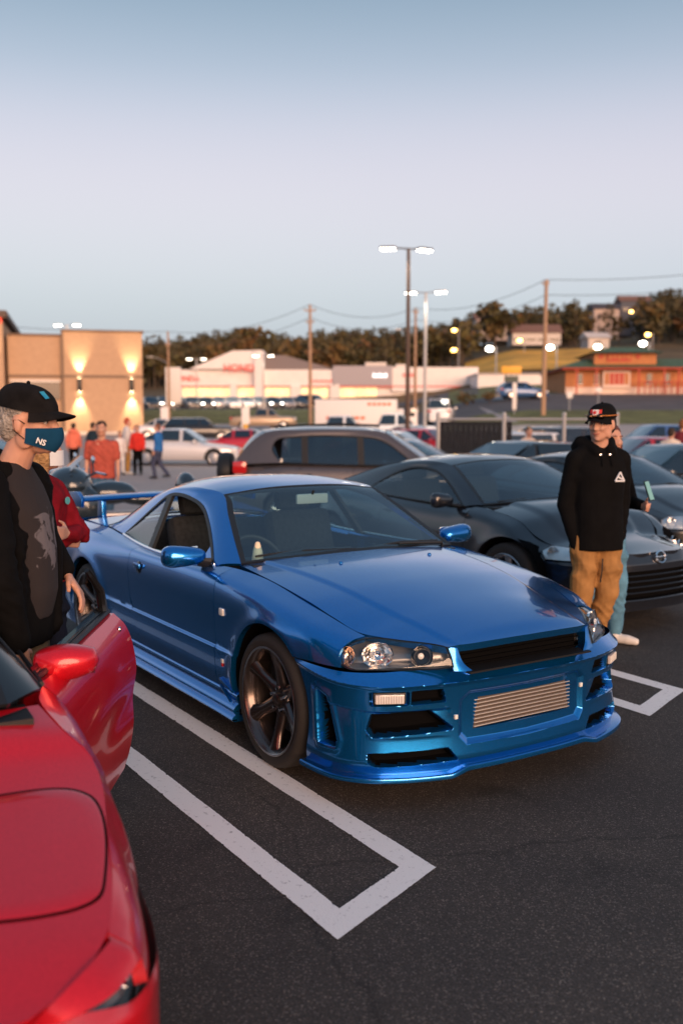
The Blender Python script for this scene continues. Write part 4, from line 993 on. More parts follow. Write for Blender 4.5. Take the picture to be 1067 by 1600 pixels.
def coupe_p(**k):
    w = .905
    p = dict(W=1.815, wb=2.65, fo=.83, ro=.83, rt=.33, cowl=(-.40, .925), zn=.62, zn_c=.615, zb=(.885, .93), zd=.93, xF=.36, zj=.55, hood_f=(.70, .42), doors=[-.52, -1.78],
             mirror=(-.72, .98, .96), zh=.80, bulge=.018,
             mouth=[([(-.6, .255), (.40, .255), (.44, .30), (.40, .47), (-.6, .47)], .07), ([(.58, .27), (.74, .28), (.74, .33), (.60, .33)], .03)], slats=[.30, .345, .39, .435], slat_w=.40,
             green=dict(ws_b=(-.36, 0, .945), ws_t=(-1.08, 0, 1.275), rs_t=(-2.0, 0, 1.27), rs_b=(-3.18, 0, .965),
                outer=[(-.46, .735, .925), (-.68, .680, 1.045), (-.90, .62, 1.15), (-1.10, .565, 1.232), (-1.35, .575, 1.262), (-1.6, .575, 1.258), (-1.9, .58, 1.225), (-2.25, .60, 1.16), (-2.65, .645, 1.05), (-3.0, .70, .955)], n_rail=(3, 6),
                inner=[(-.62, .810, .905), (-.80, .745, 1.0), (-1.0, .685, 1.10), (-1.2, .635, 1.175), (-1.4, .615, 1.205), (-1.62, .615, 1.200), (-1.85, .645, 1.14), (-2.08, .705, 1.03), (-2.22, .775, .935)], n_in=(4, 5),
                belt=[(-.62, .810, .905), (-1.1, .818, .905), (-1.7, .805, .918), (-2.22, .775, .935)], roof_c=[(-1.0, 1.262), (-1.3, 1.308), (-1.6, 1.312), (-1.9, 1.285), (-2.1, 1.25)], bars=[], tilt=.05))
    p.update(k); return p
car, S_, H_ = auto_car('sports_coupe', 'dark navy coupe with round nose badge parked to the right of the blue coupe', (-1.90, 3.22, 0), 0, NAVY, coupe_p(glass=(G_CLEAR, G_MID, G_MID), xF=.26, hood_f=(.62, .50), lamp_m=mat('lamp_bowl_bright', (.85, .84, .82), .25, .35, bump=(30, .6, .02))), None)
bd = empty('nose_badge', (.825, 0, .575)); bd.parent = car
ring = [(-.012*math.sin(a), .052*math.cos(a), .045*math.sin(a)) for a in np.linspace(0, 2*math.pi, 25)]
MB().tube(ring, .009, 8, cap=False).build('badge_ring', CHROME, bd); rbox('badge_bar', (.004, 0, 0), (.012, .128, .022), CHROME, bd, .004)
p2 = coupe_p(xF=.40, zn=.66, zn_c=.66); 
auto_car('sports_coupe', 'black coupe behind the man in the black hoodie, farthest right', (-3.4, 6.35, ground_z(-3.4, 6.35)), R(-2), BLK, p2, None)
# the compact SUV standing broadside behind the blue coupe
def suv_p():
    return dict(W=1.81, wb=2.62, fo=.92, ro=.95, rt=.355, cowl=(-.36, 1.10), zn=.86, zn_c=.88, zb=(1.06, 1.10), zd=1.07, xF=.5, zj=.70, zs=.32, hood_f=(.74, .48), doors=[-.55, -1.60, -2.42], mirror=(-.60, 1.02, 1.14), mirror_s=(.14, .22, .18), zh=.93,
        mouth=[([(-.5, .72), (.36, .72), (.36, .80), (-.5, .80)], .04), ([(-.5, .36), (.5, .36), (.5, .5), (-.5, .5)], .05)], handle_m=BLACKG, sill_m=BLACK,
        tails=[(-3.35, .82, 1.06, .22, .10, .20, LAMP_RED), (-3.36, .825, .92, .18, .10, .08, LAMP_WHITE)],
        green=dict(ws_b=(-.32, 0, 1.13), ws_t=(-1.08, 0, 1.635), rs_t=(-3.08, 0, 1.63), rs_b=(-3.50, 0, 1.12),
            outer=[(-.42, .76, 1.10), (-.70, .715, 1.30), (-.94, .665, 1.47), (-1.12, .62, 1.585), (-1.6, .635, 1.635), (-2.3, .635, 1.635), (-2.95, .62, 1.595), (-3.12, .64, 1.50), (-3.32, .70, 1.30), (-3.44, .76, 1.10)], n_rail=(3, 6),
            inner=[(-.62, .84, 1.09), (-.85, .765, 1.27), (-1.05, .71, 1.42), (-1.22, .68, 1.50), (-1.6, .675, 1.54), (-2.5, .675, 1.535), (-2.80, .695, 1.48), (-2.86, .74, 1.34), (-2.72, .83, 1.13)], n_in=(4, 6),
            belt=[(-.62, .84, 1.09), (-1.4, .85, 1.095), (-2.2, .845, 1.11), (-2.72, .83, 1.13)], roof_c=[(-1.0, 1.61), (-1.5, 1.675), (-2.3, 1.685), (-3.1, 1.63)], bars=[-1.50, -2.36], tilt=.02, bar_w=.05), glass=(G_CLEAR, G_DARK, G_DARK))
d_ = 16.0; q_ = gat(708, d_); ang = math.atan2(RH.y, RH.x)
suv, _, _ = auto_car('compact_suv', 'taupe grey SUV with a spare wheel on its back, broadside behind the blue coupe', tuple(q_), ang+R(-2), TAUPE, suv_p())
sw = empty('spare_wheel', (-3.66, -.1, .95)); sw.parent = suv
MB().lathe([(0, -.12), (.28, -.12), (.31, -.09), (.32, 0), (.31, .09), (.28, .11), (0, .11)], axis='X', n=32).build('wheel_cover', BLACK, sw); MB().lathe([(.15, -.125), (.25, -.125), (.26, -.12)], axis='X', n=32).build('cover_band', BLACKG, sw)
for sg in (-1, 1): MB().tube([(-1.2, sg*.60, 1.69), (-1.9, sg*.61, 1.715), (-2.9, sg*.60, 1.68)], .014, 6).build('roof_rail', BLACK, suv)
# dark saloon just beyond the SUV
def sal_p(**k):
    p = dict(W=1.80, wb=2.70, fo=.92, ro=1.02, rt=.325, cowl=(-.36, .98), zn=.70, zn_c=.70, zb=(.93, .98), zd=1.03, xF=.48, zj=.60, hood_f=(.72, .42), doors=[-.55, -1.58, -2.36], mirror=(-.62, 1.0, 1.0), zh=.84,
        mouth=[([(-.5, .62), (.34, .62), (.36, .67), (-.5, .675)], .03), ([(-.5, .26), (.42, .26), (.42, .36), (-.5, .36)], .05)], tails=[(-3.62, .68, .88, .12, .32, .16, LAMP_RED)],
        green=dict(ws_b=(-.32, 0, 1.0), ws_t=(-1.16, 0, 1.41), rs_t=(-2.42, 0, 1.40), rs_b=(-3.20, 0, 1.06),
            outer=[(-.42, .74, .975), (-.70, .69, 1.13), (-.96, .64, 1.265), (-1.18, .59, 1.36), (-1.5, .60, 1.405), (-1.9, .60, 1.405), (-2.34, .59, 1.355), (-2.6, .60, 1.27), (-2.85, .64, 1.16), (-3.08, .70, 1.05)], n_rail=(3, 6),
            inner=[(-.60, .81, .95), (-.82, .755, 1.08), (-1.04, .70, 1.20), (-1.24, .665, 1.28), (-1.5, .65, 1.315), (-2.15, .65, 1.305), (-2.4, .68, 1.22), (-2.58, .73, 1.10), (-2.66, .79, 1.0)], n_in=(4, 5),
            belt=[(-.60, .81, .95), (-1.3, .82, .955), (-2.1, .81, .975), (-2.66, .79, 1.0)], roof_c=[(-1.0, 1.39), (-1.5, 1.45), (-2.0, 1.45), (-2.5, 1.395)], bars=[-1.48, -2.36], tilt=.02, bar_w=.035), glass=(G_CLEAR, G_DARK, G_DARK))
    p.update(k); return p
q_ = gat(735, 19.0); auto_car('saloon_car', 'black saloon with bright window trim, just beyond the taupe SUV', tuple(q_), ang+R(-24), DNAVY, sal_p(trim=CHROME))
# ================================================================== the red sports car at lower left, its door open
RED = paint('paint_red', (.50, .003, .013), .35, .30); RED.node_tree.nodes['Principled BSDF'].inputs['Coat Weight'].default_value = .6
def red_car():
    p = dict(W=1.80, wb=2.53, fo=.98, ro=.95, rt=.31, cowl=(-.20, .85), zn=.575, zn_c=.575, zb=(.84, .88), zd=.93, xF=.72, zj=.50, zs=.22, hood_f=(.90, .52), doors=[-.47, -1.62], mirror=(-.62, .96, .93), zh=.72, bulge=.0, crown=-.01, nose_in=.02, yk=1.16, green_m=BLACKG, lamp_v=3, lamp_r=.016,
        mouth=[([(-.5, .24), (.44, .24), (.46, .33), (-.5, .34)], .06)], lamp_m=mat('indicator_dark', (.10, .06, .05), .15, .3, coat=1.), glass=(G_CLEAR, G_DARK, G_DARK),
        green=dict(ws_b=(-.08, 0, .885), ws_t=(-.98, 0, 1.13), rs_t=(-1.62, 0, 1.135), rs_b=(-2.75, 0, .95),
            outer=[(-.22, .66, .862), (-.48, .64, .962), (-.75, .60, 1.045), (-.98, .545, 1.10), (-1.2, .55, 1.125), (-1.4, .55, 1.125), (-1.6, .55, 1.105), (-2.0, .58, 1.04), (-2.4, .62, .97), (-2.7, .66, .93)], n_rail=(3, 6),
            inner=[(-.40, .79, .852), (-.62, .725, .935), (-.82, .665, 1.01), (-1.0, .61, 1.06), (-1.15, .60, 1.075), (-1.38, .60, 1.075), (-1.52, .63, 1.03), (-1.62, .69, .96), (-1.68, .77, .875)], n_in=(4, 5),
            belt=[(-.42, .79, .855), (-.8, .80, .852), (-1.3, .795, .86), (-1.68, .77, .875)], roof_c=[(-.9, 1.12), (-1.2, 1.165), (-1.45, 1.165), (-1.65, 1.135)], bars=[], tilt=.0), spokes=5)
    car, S, HZ = auto_car('sports_car', 'red low sports car with its door open, cut off at the lower left corner', (1.38, -3.08, 0), R(-5.5), RED, p)
    # left door swings on its front edge: pick the left door skin, its handle and glass, and hang them on a hinge
    hinge = empty('open_door', (-.49, .875, 0), R(-27)); hinge.parent = car
    for o in [c for c in bpy.data.objects if c.parent == car]:
        nm = o.name.split('.')[0]
        if nm == 'door_handle' and o.location.y > 0: bpy.data.objects.remove(o) if not kids(o) else [bpy.data.objects.remove(q) for q in kids(o)+[o]]
    for o in [c for c in bpy.data.objects if c.parent == car and c.type == 'MESH' and c.name.split('.')[0] in ('door', 'side_window')]:
        if np.mean([v.co.y for v in o.data.vertices]) > 0: bpy.data.objects.remove(o)
    for o in [c for c in bpy.data.objects if c.parent == car and c.name.split('.')[0] == 'door_mirror' and c.location.y > 0]:
        for q in kids(o): bpy.data.objects.remove(q)
        bpy.data.objects.remove(o)
    off = np.array([-.49, .875, 0])
    xr = lambda t: np.interp(S.yz(np.full_like(t, -1.5), t)[1], [.22, .40, .62, .86], [-1.38, -1.46, -1.52, -1.50])
    G = strip_panel(S, xr, lambda t: np.full_like(t, -.474), 0, 6., 40, 40, 1)-off
    z = G[..., 2]; G[..., 1] -= .012*np.exp(-((z-.50)/.07)**2)*smooth01((-G[..., 0]-.3)/.4)     # scoop along the flank
    grid_obj('door_skin', G, RED, hinge, flange=.03, out=np.array([-.5, -.6, .5]))
    Gi = G.copy(); Gi[..., 1] = Gi[..., 1].min()-.075+.0*Gi[..., 1]; Gi[..., 1] = np.minimum(Gi[..., 1], G[..., 1]-.05)
    grid_obj('door_card', Gi, mat('door_card_black', (.02, .02, .022), .7), hinge, out=np.array([-.5, 3, .5]), flange=.02)
    n, k = G.shape[:2]; ring = lambda A: np.vstack([A[:, 0], A[-1, 1:], A[::-1, -1][1:], A[0, ::-1][1:-1]])
    a, b = ring(G), ring(Gi); E = np.stack([a, b], 1); E = np.concatenate([E, E[:1]], 0); raw('door_edge', E.reshape(-1, 3), gfaces(len(E), 2), RED, hinge, True, 40)
    top = G[:, -1]; ti = Gi[:, -1]
    for nm, u, w_, hh, m in (('window_seal', .30, .012, .016, BLACK), ('inner_seal', .55, .012, .020, BLACKG)):
        c = top*(1-u)+ti*u; MB().tube([tuple(q+np.array([0, 0, hh*.5])) for q in c[::4]]+[tuple(c[-1]+np.array([0, 0, hh*.5]))], w_, 6).build(nm, m, hinge)
    # window frame rear corner the man holds, raised glass edge
    c = top*.58+ti*.42
    MB().tube([tuple(c[0]+np.array([.03, 0, 0])), tuple(c[0]+np.array([.02, -.015, .10])), tuple(c[0]+np.array([.10, -.05, .20]))], [.022, .018, .012], 8).build('window_frame', BLACKG, hinge)
    gl = np.array([[tuple(c[i]+np.array([.0, -.02*v, .035*v])) for v in np.linspace(0, 1, 3)] for i in range(1, 38)]); grid_obj('window_glass', gl, G_DARK, hinge, out=np.array([-.5, -.6, .5]))
    # door lock button
    lk = G[4, 33]; MB().lathe([(0, .006), (.010, .006), (.012, 0)], (float(lk[0]), float(lk[1])+.001, float(lk[2])), 'Y', 14).build('door_lock', CHROME, hinge)
    # mirror: teardrop pod on a foot at the front of the sill
    mk = empty('door_mirror', (-.16, -.06, .855)); mk.parent = hinge
    prof = []; nu, nv = 20, 16; V = []; F = []
    for i in range(nv+1):
        u = i/nv; yy = -.085+.215*u
        hh = .068*(math.sin(math.pi*min(1, .10+.80*u))**.5)*(1-.18*u); dd = .080*(math.sin(math.pi*min(1, .12+.80*u))**.55)
        if i == 0 or i == nv: hh *= .25; dd *= .25
        for j in range(nu):
            q = 2*math.pi*j/nu; se = lambda v_: math.copysign(abs(v_)**.8, v_); V.append((dd*se(math.cos(q))*(1 if math.cos(q) > 0 else .5)-.03*u, yy, hh*se(math.sin(q))+.010*u))
    for i in range(nv):
        for j in range(nu): F.append((i*nu+j, i*nu+(j+1) % nu, (i+1)*nu+(j+1) % nu, (i+1)*nu+j))
    F += [tuple(range(nu))[::-1], tuple(range(nv*nu, nv*nu+nu))]
    MB().add(V, F).build('mirror_shell', RED, mk, angle=60); MB().box((-.055, .03, 0), (.006, .16, .09)).build('mirror_glass', CHROME, mk, bevel=.003)
    MB().tube([(.01, -.055, -.02), (.03, -.085, -.075), (.04, -.10, -.115)], [.050, .040, .055], 12, sq=.62).build('mirror_foot', RED, mk); MB().tube([(.036, -.094, -.098), (.041, -.101, -.112)], [.048, .060], 14, sq=.62).build('foot_gasket', BLACK, mk)
    # pop-up lamp lids lying flush in the hood
    for sg in sides():
        o_ = [(.16, .42), (.16, .765), (.19, .795), (.52, .755), (.60, .72), (.625, .675), (.61, .42), (.59, .40), (.19, .40)]
        lp = crv(o_+o_[:1], 72)[:-1]; cen = lp.mean(0); ring_ = []
        V = []; F = []
        for r_ in (1., .97, .8, .55, .25, 0.):
            for q in lp:
                a_ = cen+(q-cen)*r_; V.append((a_[0], sg*a_[1], float(HZ(np.array(a_[0]), a_[1]))+(.0045 if r_ < 1 else .002)))
        m_ = len(lp)
        for i in range(5):
            for j in range(m_): F.append((i*m_+j, i*m_+(j+1) % m_, (i+1)*m_+(j+1) % m_, (i+1)*m_+j))
        lid = MB().add(V, F).build('lamp_lid', RED, car, angle=50)
        if sum(f.normal.z for f in lid.data.polygons) < 0: lid.data.flip_normals()
        gv = []
        for r_, dz in ((1.035, .0012), (1.0, .0014)):
            for q in lp: a_ = cen+(q-cen)*r_; gv.append((a_[0], sg*a_[1], float(HZ(np.array(a_[0]), a_[1]))+dz))
        gp = raw('lid_gap', gv, [(j, (j+1) % m_, m_+(j+1) % m_, m_+j) for j in range(m_)], VOID, car, False)
    rbox('tub', (-1.0, 0, .35), (1.3, 1.5, .3), VOID, car, .03)
    return car
red_car()
# ================================================================== people
SKIN = mat('skin', (.56, .30, .21), .5, noise=(9, .10), bump=(120, .15, .004)); SKIN.node_tree.nodes['Principled BSDF'].inputs['Subsurface Weight'].default_value = .12; SKIN.node_tree.nodes['Principled BSDF'].inputs['Subsurface Radius'].default_value = (.02, .008, .004)
def cloth(name, col, n=.18): return mat('cloth_'+name, col, .92, noise=(14, n), bump=(220, .35, .004), spec=.12)
def prim_mesh(prims):
    mb = MB()
    for p in prims:
        if p[0] == 'c':
            _, a, b, ra, rb = p; a, b = Vector(a), Vector(b); mb.ball(a, ra, 14, 10); mb.ball(b, rb, 14, 10)
            if (b-a).length > 1e-4: mb.tube([a, b], [ra, rb], 14)
        elif p[0] == 'e':
            _, c, r_ = p[:3]; k = len(mb.v); mb.ball((0, 0, 0), tuple(r_), 18, 12)
            M = Matrix.Rotation(p[3], 3, p[4]) if len(p) > 3 else Matrix.Identity(3)
            for i in range(k, len(mb.v)): mb.v[i] = tuple(M @ Vector(mb.v[i])+Vector(c))
        elif p[0] == 'l':                              # lofted ellipses: (x, y, z, rx, ry)
            n = 24; k0 = len(mb.v); rings = p[1]; V = []; F = []
            for (x, y, z, a, b) in rings:
                for q in range(n):
                    t = 2*math.pi*q/n; se = lambda v: math.copysign(abs(v)**.85, v); V.append((x+a*se(math.cos(t)), y+b*se(math.sin(t)), z))
            for i in range(len(rings)-1):
                for q in range(n): F.append((i*n+q, i*n+(q+1) % n, (i+1)*n+(q+1) % n, (i+1)*n+q))
            F += [tuple(range(n))[::-1], tuple(range((len(rings)-1)*n, len(rings)*n))]; mb.add(V, F)
    return mb
def blob(name, prims, voxel, iters, m, parent, shape=None, folds=0., seed=0):
    """union of volumes grown into ONE continuous skin"""
    mb = prim_mesh(prims); me = bpy.data.meshes.new(name); me.from_pydata(mb.v, [], mb.f); o = bpy.data.objects.new(name, me); COL.objects.link(o)
    r_ = o.modifiers.new('r', 'REMESH'); r_.mode = 'VOXEL'; r_.voxel_size = voxel; r_.use_smooth_shade = True
    if iters: s = o.modifiers.new('s', 'SMOOTH'); s.factor = .5; s.iterations = iters
    dg = bpy.context.evaluated_depsgraph_get(); me2 = bpy.data.meshes.new_from_object(o.evaluated_get(dg)); bpy.data.objects.remove(o); bpy.data.meshes.remove(me)
    me2.name = name; me2.materials.clear(); me2.materials.append(m)
    n = len(me2.vertices); co = np.empty(n*3); me2.vertices.foreach_get('co', co); co = co.reshape(-1, 3)
    if shape is not None: co = shape(co)
    if folds:
        no = np.empty(n*3); me2.vertices.foreach_get('normal', no); no = no.reshape(-1, 3)
        rg = np.random.RandomState(seed+7); a = np.zeros(n)
        for q in range(7):                                  # soft creases: ridged waves, bent by slower waves
            k = rg.normal(size=3)*np.array([9, 9, 14])*(1+.35*q); k2 = rg.normal(size=3)*7; a += (1-2*np.abs(np.sin(co @ k+rg.rand()*6+1.6*np.sin(co @ k2+rg.rand()*6))))*(.55/(1+.35*q))
        a *= .5+.5*np.sin(co @ (rg.normal(size=3)*8)+1.)
        co = co+no*(a*folds)[:, None]
    me2.vertices.foreach_set('co', co.ravel()); me2.polygons.foreach_set('use_smooth', np.ones(len(me2.polygons), dtype=bool)); me2.update()
    o = bpy.data.objects.new(name, me2); COL.objects.link(o); o.parent = parent
    return o
def rot(p, a, axis='Z'): return tuple(Matrix.Rotation(a, 3, axis) @ Vector(p))
def head_prims(c, yaw, s=1., pitch=0.):
    """skull, jaw, nose, ears around c; looks along +x turned by yaw"""
    M = Matrix.Rotation(yaw, 3, 'Z') @ Matrix.Rotation(pitch, 3, 'Y'); T = lambda p: tuple(Vector(c)+M @ (Vector(p)*s))
    def E(p, r_): return ('e', T(p), tuple(q*s for q in r_), yaw, 'Z')
    L = [E((-.012, 0, .035), (.098, .076, .090)), E((.035, 0, -.005), (.062, .062, .095)), E((.045, 0, -.065), (.045, .048, .045)), E((.075, 0, -.088), (.020, .024, .018)), E((.078, 0, .03), (.025, .052, .016)),
         E((.080, .030, -.018), (.022, .024, .022)), E((.080, -.030, -.018), (.022, .024, .022)), ('c', T((.093, 0, .018)), T((.114, 0, -.022)), .010*s, .014*s), E((.105, .010, -.026), (.012, .011, .009)), E((.105, -.010, -.026), (.012, .011, .009)),
         E((.092, 0, -.050), (.012, .025, .006)), E((.091, 0, -.062), (.012, .022, .007))]
    for k in (1, -1): L += [E((-.008, k*.078, -.005), (.020, .010, .032)), E((.012, k*.056, -.055), (.035, .014, .040))]
    return L, T, M
def hand_prims(wrist, palm_dir, across, curl=.5, s=1., spread=.0, thumb=1, point=None):
    """palm plus four jointed fingers and a thumb; palm_dir = where the fingers point, across = towards the thumb"""
    d = Vector(palm_dir).normalized(); a = Vector(across); a = (a-d*a.dot(d)).normalized(); n = d.cross(a)*thumb; w = Vector(wrist); L = []
    for k in (-.030, -.010, .010, .028): L.append(('c', tuple(w+a*k*.6*s+d*.01*s), tuple(w+a*k*s+d*.085*s), .015*s, .013*s))
    for i, (k, ln) in enumerate(((.030, .072), (.010, .080), (-.011, .074), (-.031, .058))):
        p = w+a*k*s+d*.088*s; ang = 0.
        cu = curl if not point or i not in point else point[i]
        for j, f in enumerate((.45, .32, .25)):
            ang += cu*(.8 if j == 0 else 1.)
            q = p+(d*math.cos(ang)+n*math.sin(ang)+a*(spread*(1.5-i)*.12))*ln*f*s; L.append(('c', tuple(p), tuple(q), (.0098-.0008*j)*s, (.0092-.0009*j)*s)); p = q
    p = w+a*.026*s+d*.020*s; q = p+(a*.75+d*.65+n*.25).normalized()*.042*s; r_ = q+(d*.9+a*.25+n*.45).normalized()*.032*s
    L += [('c', tuple(p), tuple(q), .014*s, .0115*s), ('c', tuple(q), tuple(r_), .0112*s, .0092*s)]
    return L
def person(label, loc, rz, h=1.75, top=None, bottom=None, shoe=None, hair=None, long_hair=False, arms=None, legs=None, yaw=0., pitch=0., vox=.014, group=None, sleeves=True, skin=None, wide=1., belly=0., hood=False, hems=.86, lean=0., full=1.):
    P = empty('person', loc, rz, label, 'person', group); s = h/1.75; skin = skin or SKIN; k_ = lambda p: (p[0]*s, p[1]*s, p[2]*s)
    arms = arms or {1: ((-.02, .235, 1.14), (.06, .245, .90)), -1: ((-.02, -.235, 1.14), (.06, -.245, .90))}
    legs = legs or {1: ((.02, .10, .50), (-.01, .105, .09), 0.15), -1: ((.02, -.10, .50), (-.01, -.105, .09), -.15)}
    hc = (.035+lean, 0, 1.625); hp, T, M = head_prims(k_(hc), yaw, s, pitch)
    body = hp+[('c', k_((.0, 0, 1.42)), k_((.022+lean*.85, 0, 1.56)), .062*s, .054*s), ('l', [tuple(q*s for q in r_) for r_ in ((0, 0, .88, .10, .15), (0, 0, 1.0, .095, .14), (.005, 0, 1.2, .11, .155), (0, 0, 1.38, .10, .17), (-.005, 0, 1.46, .06, .10))])]
    tors = []; sl = []; tr = []; sh = []
    for g in (1, -1):
        e, w = arms[g][:2]; shd = (0, g*.172*wide, 1.39)
        body += [('c', k_(shd), k_(e), .042*s, .036*s), ('c', k_(e), k_(w), .036*s, .025*s)]
        d = (Vector(w)-Vector(e)).normalized(); body += [tuple(q) for q in hand_prims(k_(tuple(Vector(w)+d*.01)), d, arms[g][2] if len(arms[g]) > 2 else (1, 0, 0), arms[g][3] if len(arms[g]) > 3 else .35, s, thumb=(g if len(arms[g]) < 5 else arms[g][4]))]
        if sleeves: sl += [('c', k_(shd), k_(e), .066*s, .060*s), ('c', k_(e), k_(tuple(Vector(w)-d*.02)), .058*s, .044*s), ('c', k_((-.005, g*.04, 1.455)), k_((-.002, g*.15*wide, 1.405)), .058*s, .062*s), ('c', k_((.01, g*.13*wide, 1.28)), k_(tuple(Vector(shd).lerp(Vector(e), .45))), .08*s, .058*s)]
        else: sl += [('c', k_(shd), k_(tuple(Vector(shd).lerp(Vector(e), .75))), .070*s, .064*s)]
        kn, an, toe = legs[g]
        body += [('c', k_((0, g*.09, .90)), k_(kn), .075*s, .052*s), ('c', k_(kn), k_(an), .050*s, .035*s)]
        tr += [('c', k_((0, g*.085, .90)), k_(kn), .100*s*full, .076*s*full), ('c', k_(kn), k_((an[0], an[1], an[2]+.0)), .074*s*full, .060*s*full)]
        fx = Vector((math.cos(toe), math.sin(toe), 0)); a0 = Vector(an)
        sh.append([('c', k_(tuple(a0+fx*-.05+Vector((0, 0, -.045)))), k_(tuple(a0+fx*.10+Vector((0, 0, -.05)))), .042*s, .038*s), ('c', k_(tuple(a0+fx*.10+Vector((0, 0, -.05)))), k_(tuple(a0+fx*.165+Vector((0, 0, -.058)))), .040*s, .030*s), ('c', k_(tuple(a0)), k_(tuple(a0+Vector((0, 0, -.04)))), .044*s, .045*s)])
    eye = [T((.088, q*.032, .012)) for q in (1, -1)]; mo = T((.105, 0, -.056))
    def shp(co):
        for e in eye:
            d2 = ((co-np.array(e))**2).sum(1); co = co-np.array(M @ Vector((1, 0, 0)))[None]*(.010*s*np.exp(-d2/(.013*s)**2))[:, None]
        d2 = (((co-np.array(mo)) @ np.array(M))/np.array([.02, .022, .0035])/s)**2
        return co-np.array(M @ Vector((1, 0, 0)))[None]*(.006*s*np.exp(-d2.sum(1)))[:, None]
    bo = blob('body', body, min(vox, .011), 2 if vox > .01 else 3, skin, P, shp)
    for e in eye:
        MB().ball(tuple(Vector(e)-M @ Vector((.0125*s, 0, 0))), .0115*s, 10, 8).build('eye', mat('eye_white', (.75, .72, .68), .25), P); c = Vector(e)-M @ Vector((.0035*s, 0, 0)); MB().ball(tuple(c), (.0055*s, .0055*s, .0055*s), 8, 6).build('iris', mat('iris', (.03, .018, .012), .15), P)
    for q in (1, -1): MB().tube([T((.101, q*.014, .031)), T((.102, q*.030, .036)), T((.090, q*.048, .031))], [.0035*s, .0042*s, .002*s], 6).build('eyebrow', hair or BLACK, P)
    MB().tube([T((.096, .024, -.052)), T((.1045, .010, -.0565)), T((.106, 0, -.057)), T((.1045, -.010, -.0565)), T((.096, -.024, -.052))], [.002*s, .004*s, .0042*s, .004*s, .002*s], 6).build('mouth', mat('lip', (.36, .11, .09), .5), P)
    if top is not None:
        t = [('l', [tuple(q*s for q in r_) for r_ in ((belly*.5, 0, hems, .132*(.3+.7*full)+.012*(full > 1), .178*wide*(.3+.7*full)), (belly, 0, .98, .130+belly*.6+.02*(full > 1), .172*wide*(.4+.6*full)), (belly*.8, 0, 1.12, .130+belly*.5, .172*wide*(.5+.5*full)), (.008, 0, 1.28, .134, .186*wide), (0, 0, 1.38, .118, .188*wide), (-.006, 0, 1.44, .088, .145), (-.004, 0, 1.475, .070, .085))])]+sl
        if hood: t += [('e', k_((-.10, 0, 1.47)), (.10*s, .15*s, .085*s)), ('c', k_((-.06, .10, 1.50)), k_((.075, .05, 1.445)), .050*s, .040*s), ('c', k_((-.06, -.10, 1.50)), k_((.075, -.05, 1.445)), .050*s, .040*s)]
        blob('hooded_top' if hood else 'top', t, vox, 10, top, P, folds=.011*s, seed=len(label))
    if bottom is not None:
        blob('trousers', [('l', [tuple(q*s for q in r_) for r_ in ((0, 0, .80, .105, .16*wide), (0, 0, .90, .115, .172*wide), (0, 0, 1.0, .112, .162*wide))])]+tr, vox, 3, bottom, P, folds=.016*s, seed=3)
    for q in sh: blob('shoe', q, max(.008, vox*.7), 2, shoe or BLACK, P)
    if hair is not None:
        E = lambda p, r_: ('e', T(p), tuple(q*s for q in r_), yaw, 'Z')
        L = [E((-.022, 0, .052), (.100, .084, .086)), E((-.06, 0, .0), (.062, .080, .085))]
        if long_hair: L += [E((-.075, 0, -.06), (.06, .085, .12)), E((-.06, .06, -.14), (.04, .035, .13)), E((-.06, -.06, -.14), (.04, .035, .13)), E((.01, .075, -.05), (.035, .016, .10)), E((.01, -.075, -.05), (.035, .016, .10))]
        blob('hair', L, max(.008, vox*.6), 2, hair, P, folds=.010*s, seed=9)
    return P, T, M, s
def cap(P, T, M, s, m, brim_m=None, drop=.0):
    """baseball cap: panelled crown with button, curved visor"""
    c = empty('cap', (0, 0, 0)); c.parent = P; V = []; F = []; nu, nv = 30, 10
    for i in range(nv+1):
        p = math.pi/2*i/nv
        for j in range(nu):
            q = 2*math.pi*j/nu; rr = math.cos(p)**.75 if i < nv else 0; seam = 1-.012*abs(math.cos(q*3))**12
            V.append(T((-.012+.115*rr*math.cos(q)*seam*(1.02 if math.cos(q) > 0 else 1), .092*rr*math.sin(q)*seam, .048-drop+.095*math.sin(p)**.9-.012*math.cos(q)*rr)))
    for i in range(nv):
        for j in range(nu): F.append((i*nu+j, i*nu+(j+1) % nu, (i+1)*nu+(j+1) % nu, (i+1)*nu+j))
    MB().add(V, F).build('cap_crown', m, c, angle=60)
    MB().ball(T((-.012, 0, .146-drop)), .008*s, 8, 6).build('cap_button', m, c)
    G = []
    for a in np.linspace(-1, 1, 17):
        row = []
        for b in np.linspace(0, 1, 7):
            an = a*1.12; x0, y0 = -.012+.110*math.cos(an), .090*math.sin(an); ext = .078*(math.cos(a*1.35))**.6 if abs(a) < 1 else 0
            row.append(T((x0+ext*b, y0*(1+.05*b), .044-drop+.010*(1-abs(a))-.040*a*a*b*.7-.010*b)))
        G.append(row)
    grid_obj('cap_visor', G, brim_m or m, c, out=T((.05, 0, -.3)), thick=.004*s)
    return c
BLKC = cloth('black', (.0045, .0045, .005)); DENIM = cloth('denim', (.055, .12, .20), .3); TANC = cloth('tan', (.33, .175, .065)); DKGREY = cloth('charcoal', (.045, .040, .042))
F_ANG = math.atan2(RH.y, RH.x)     # facing the right edge of the photo
FC = YAW+math.pi                   # facing the viewer
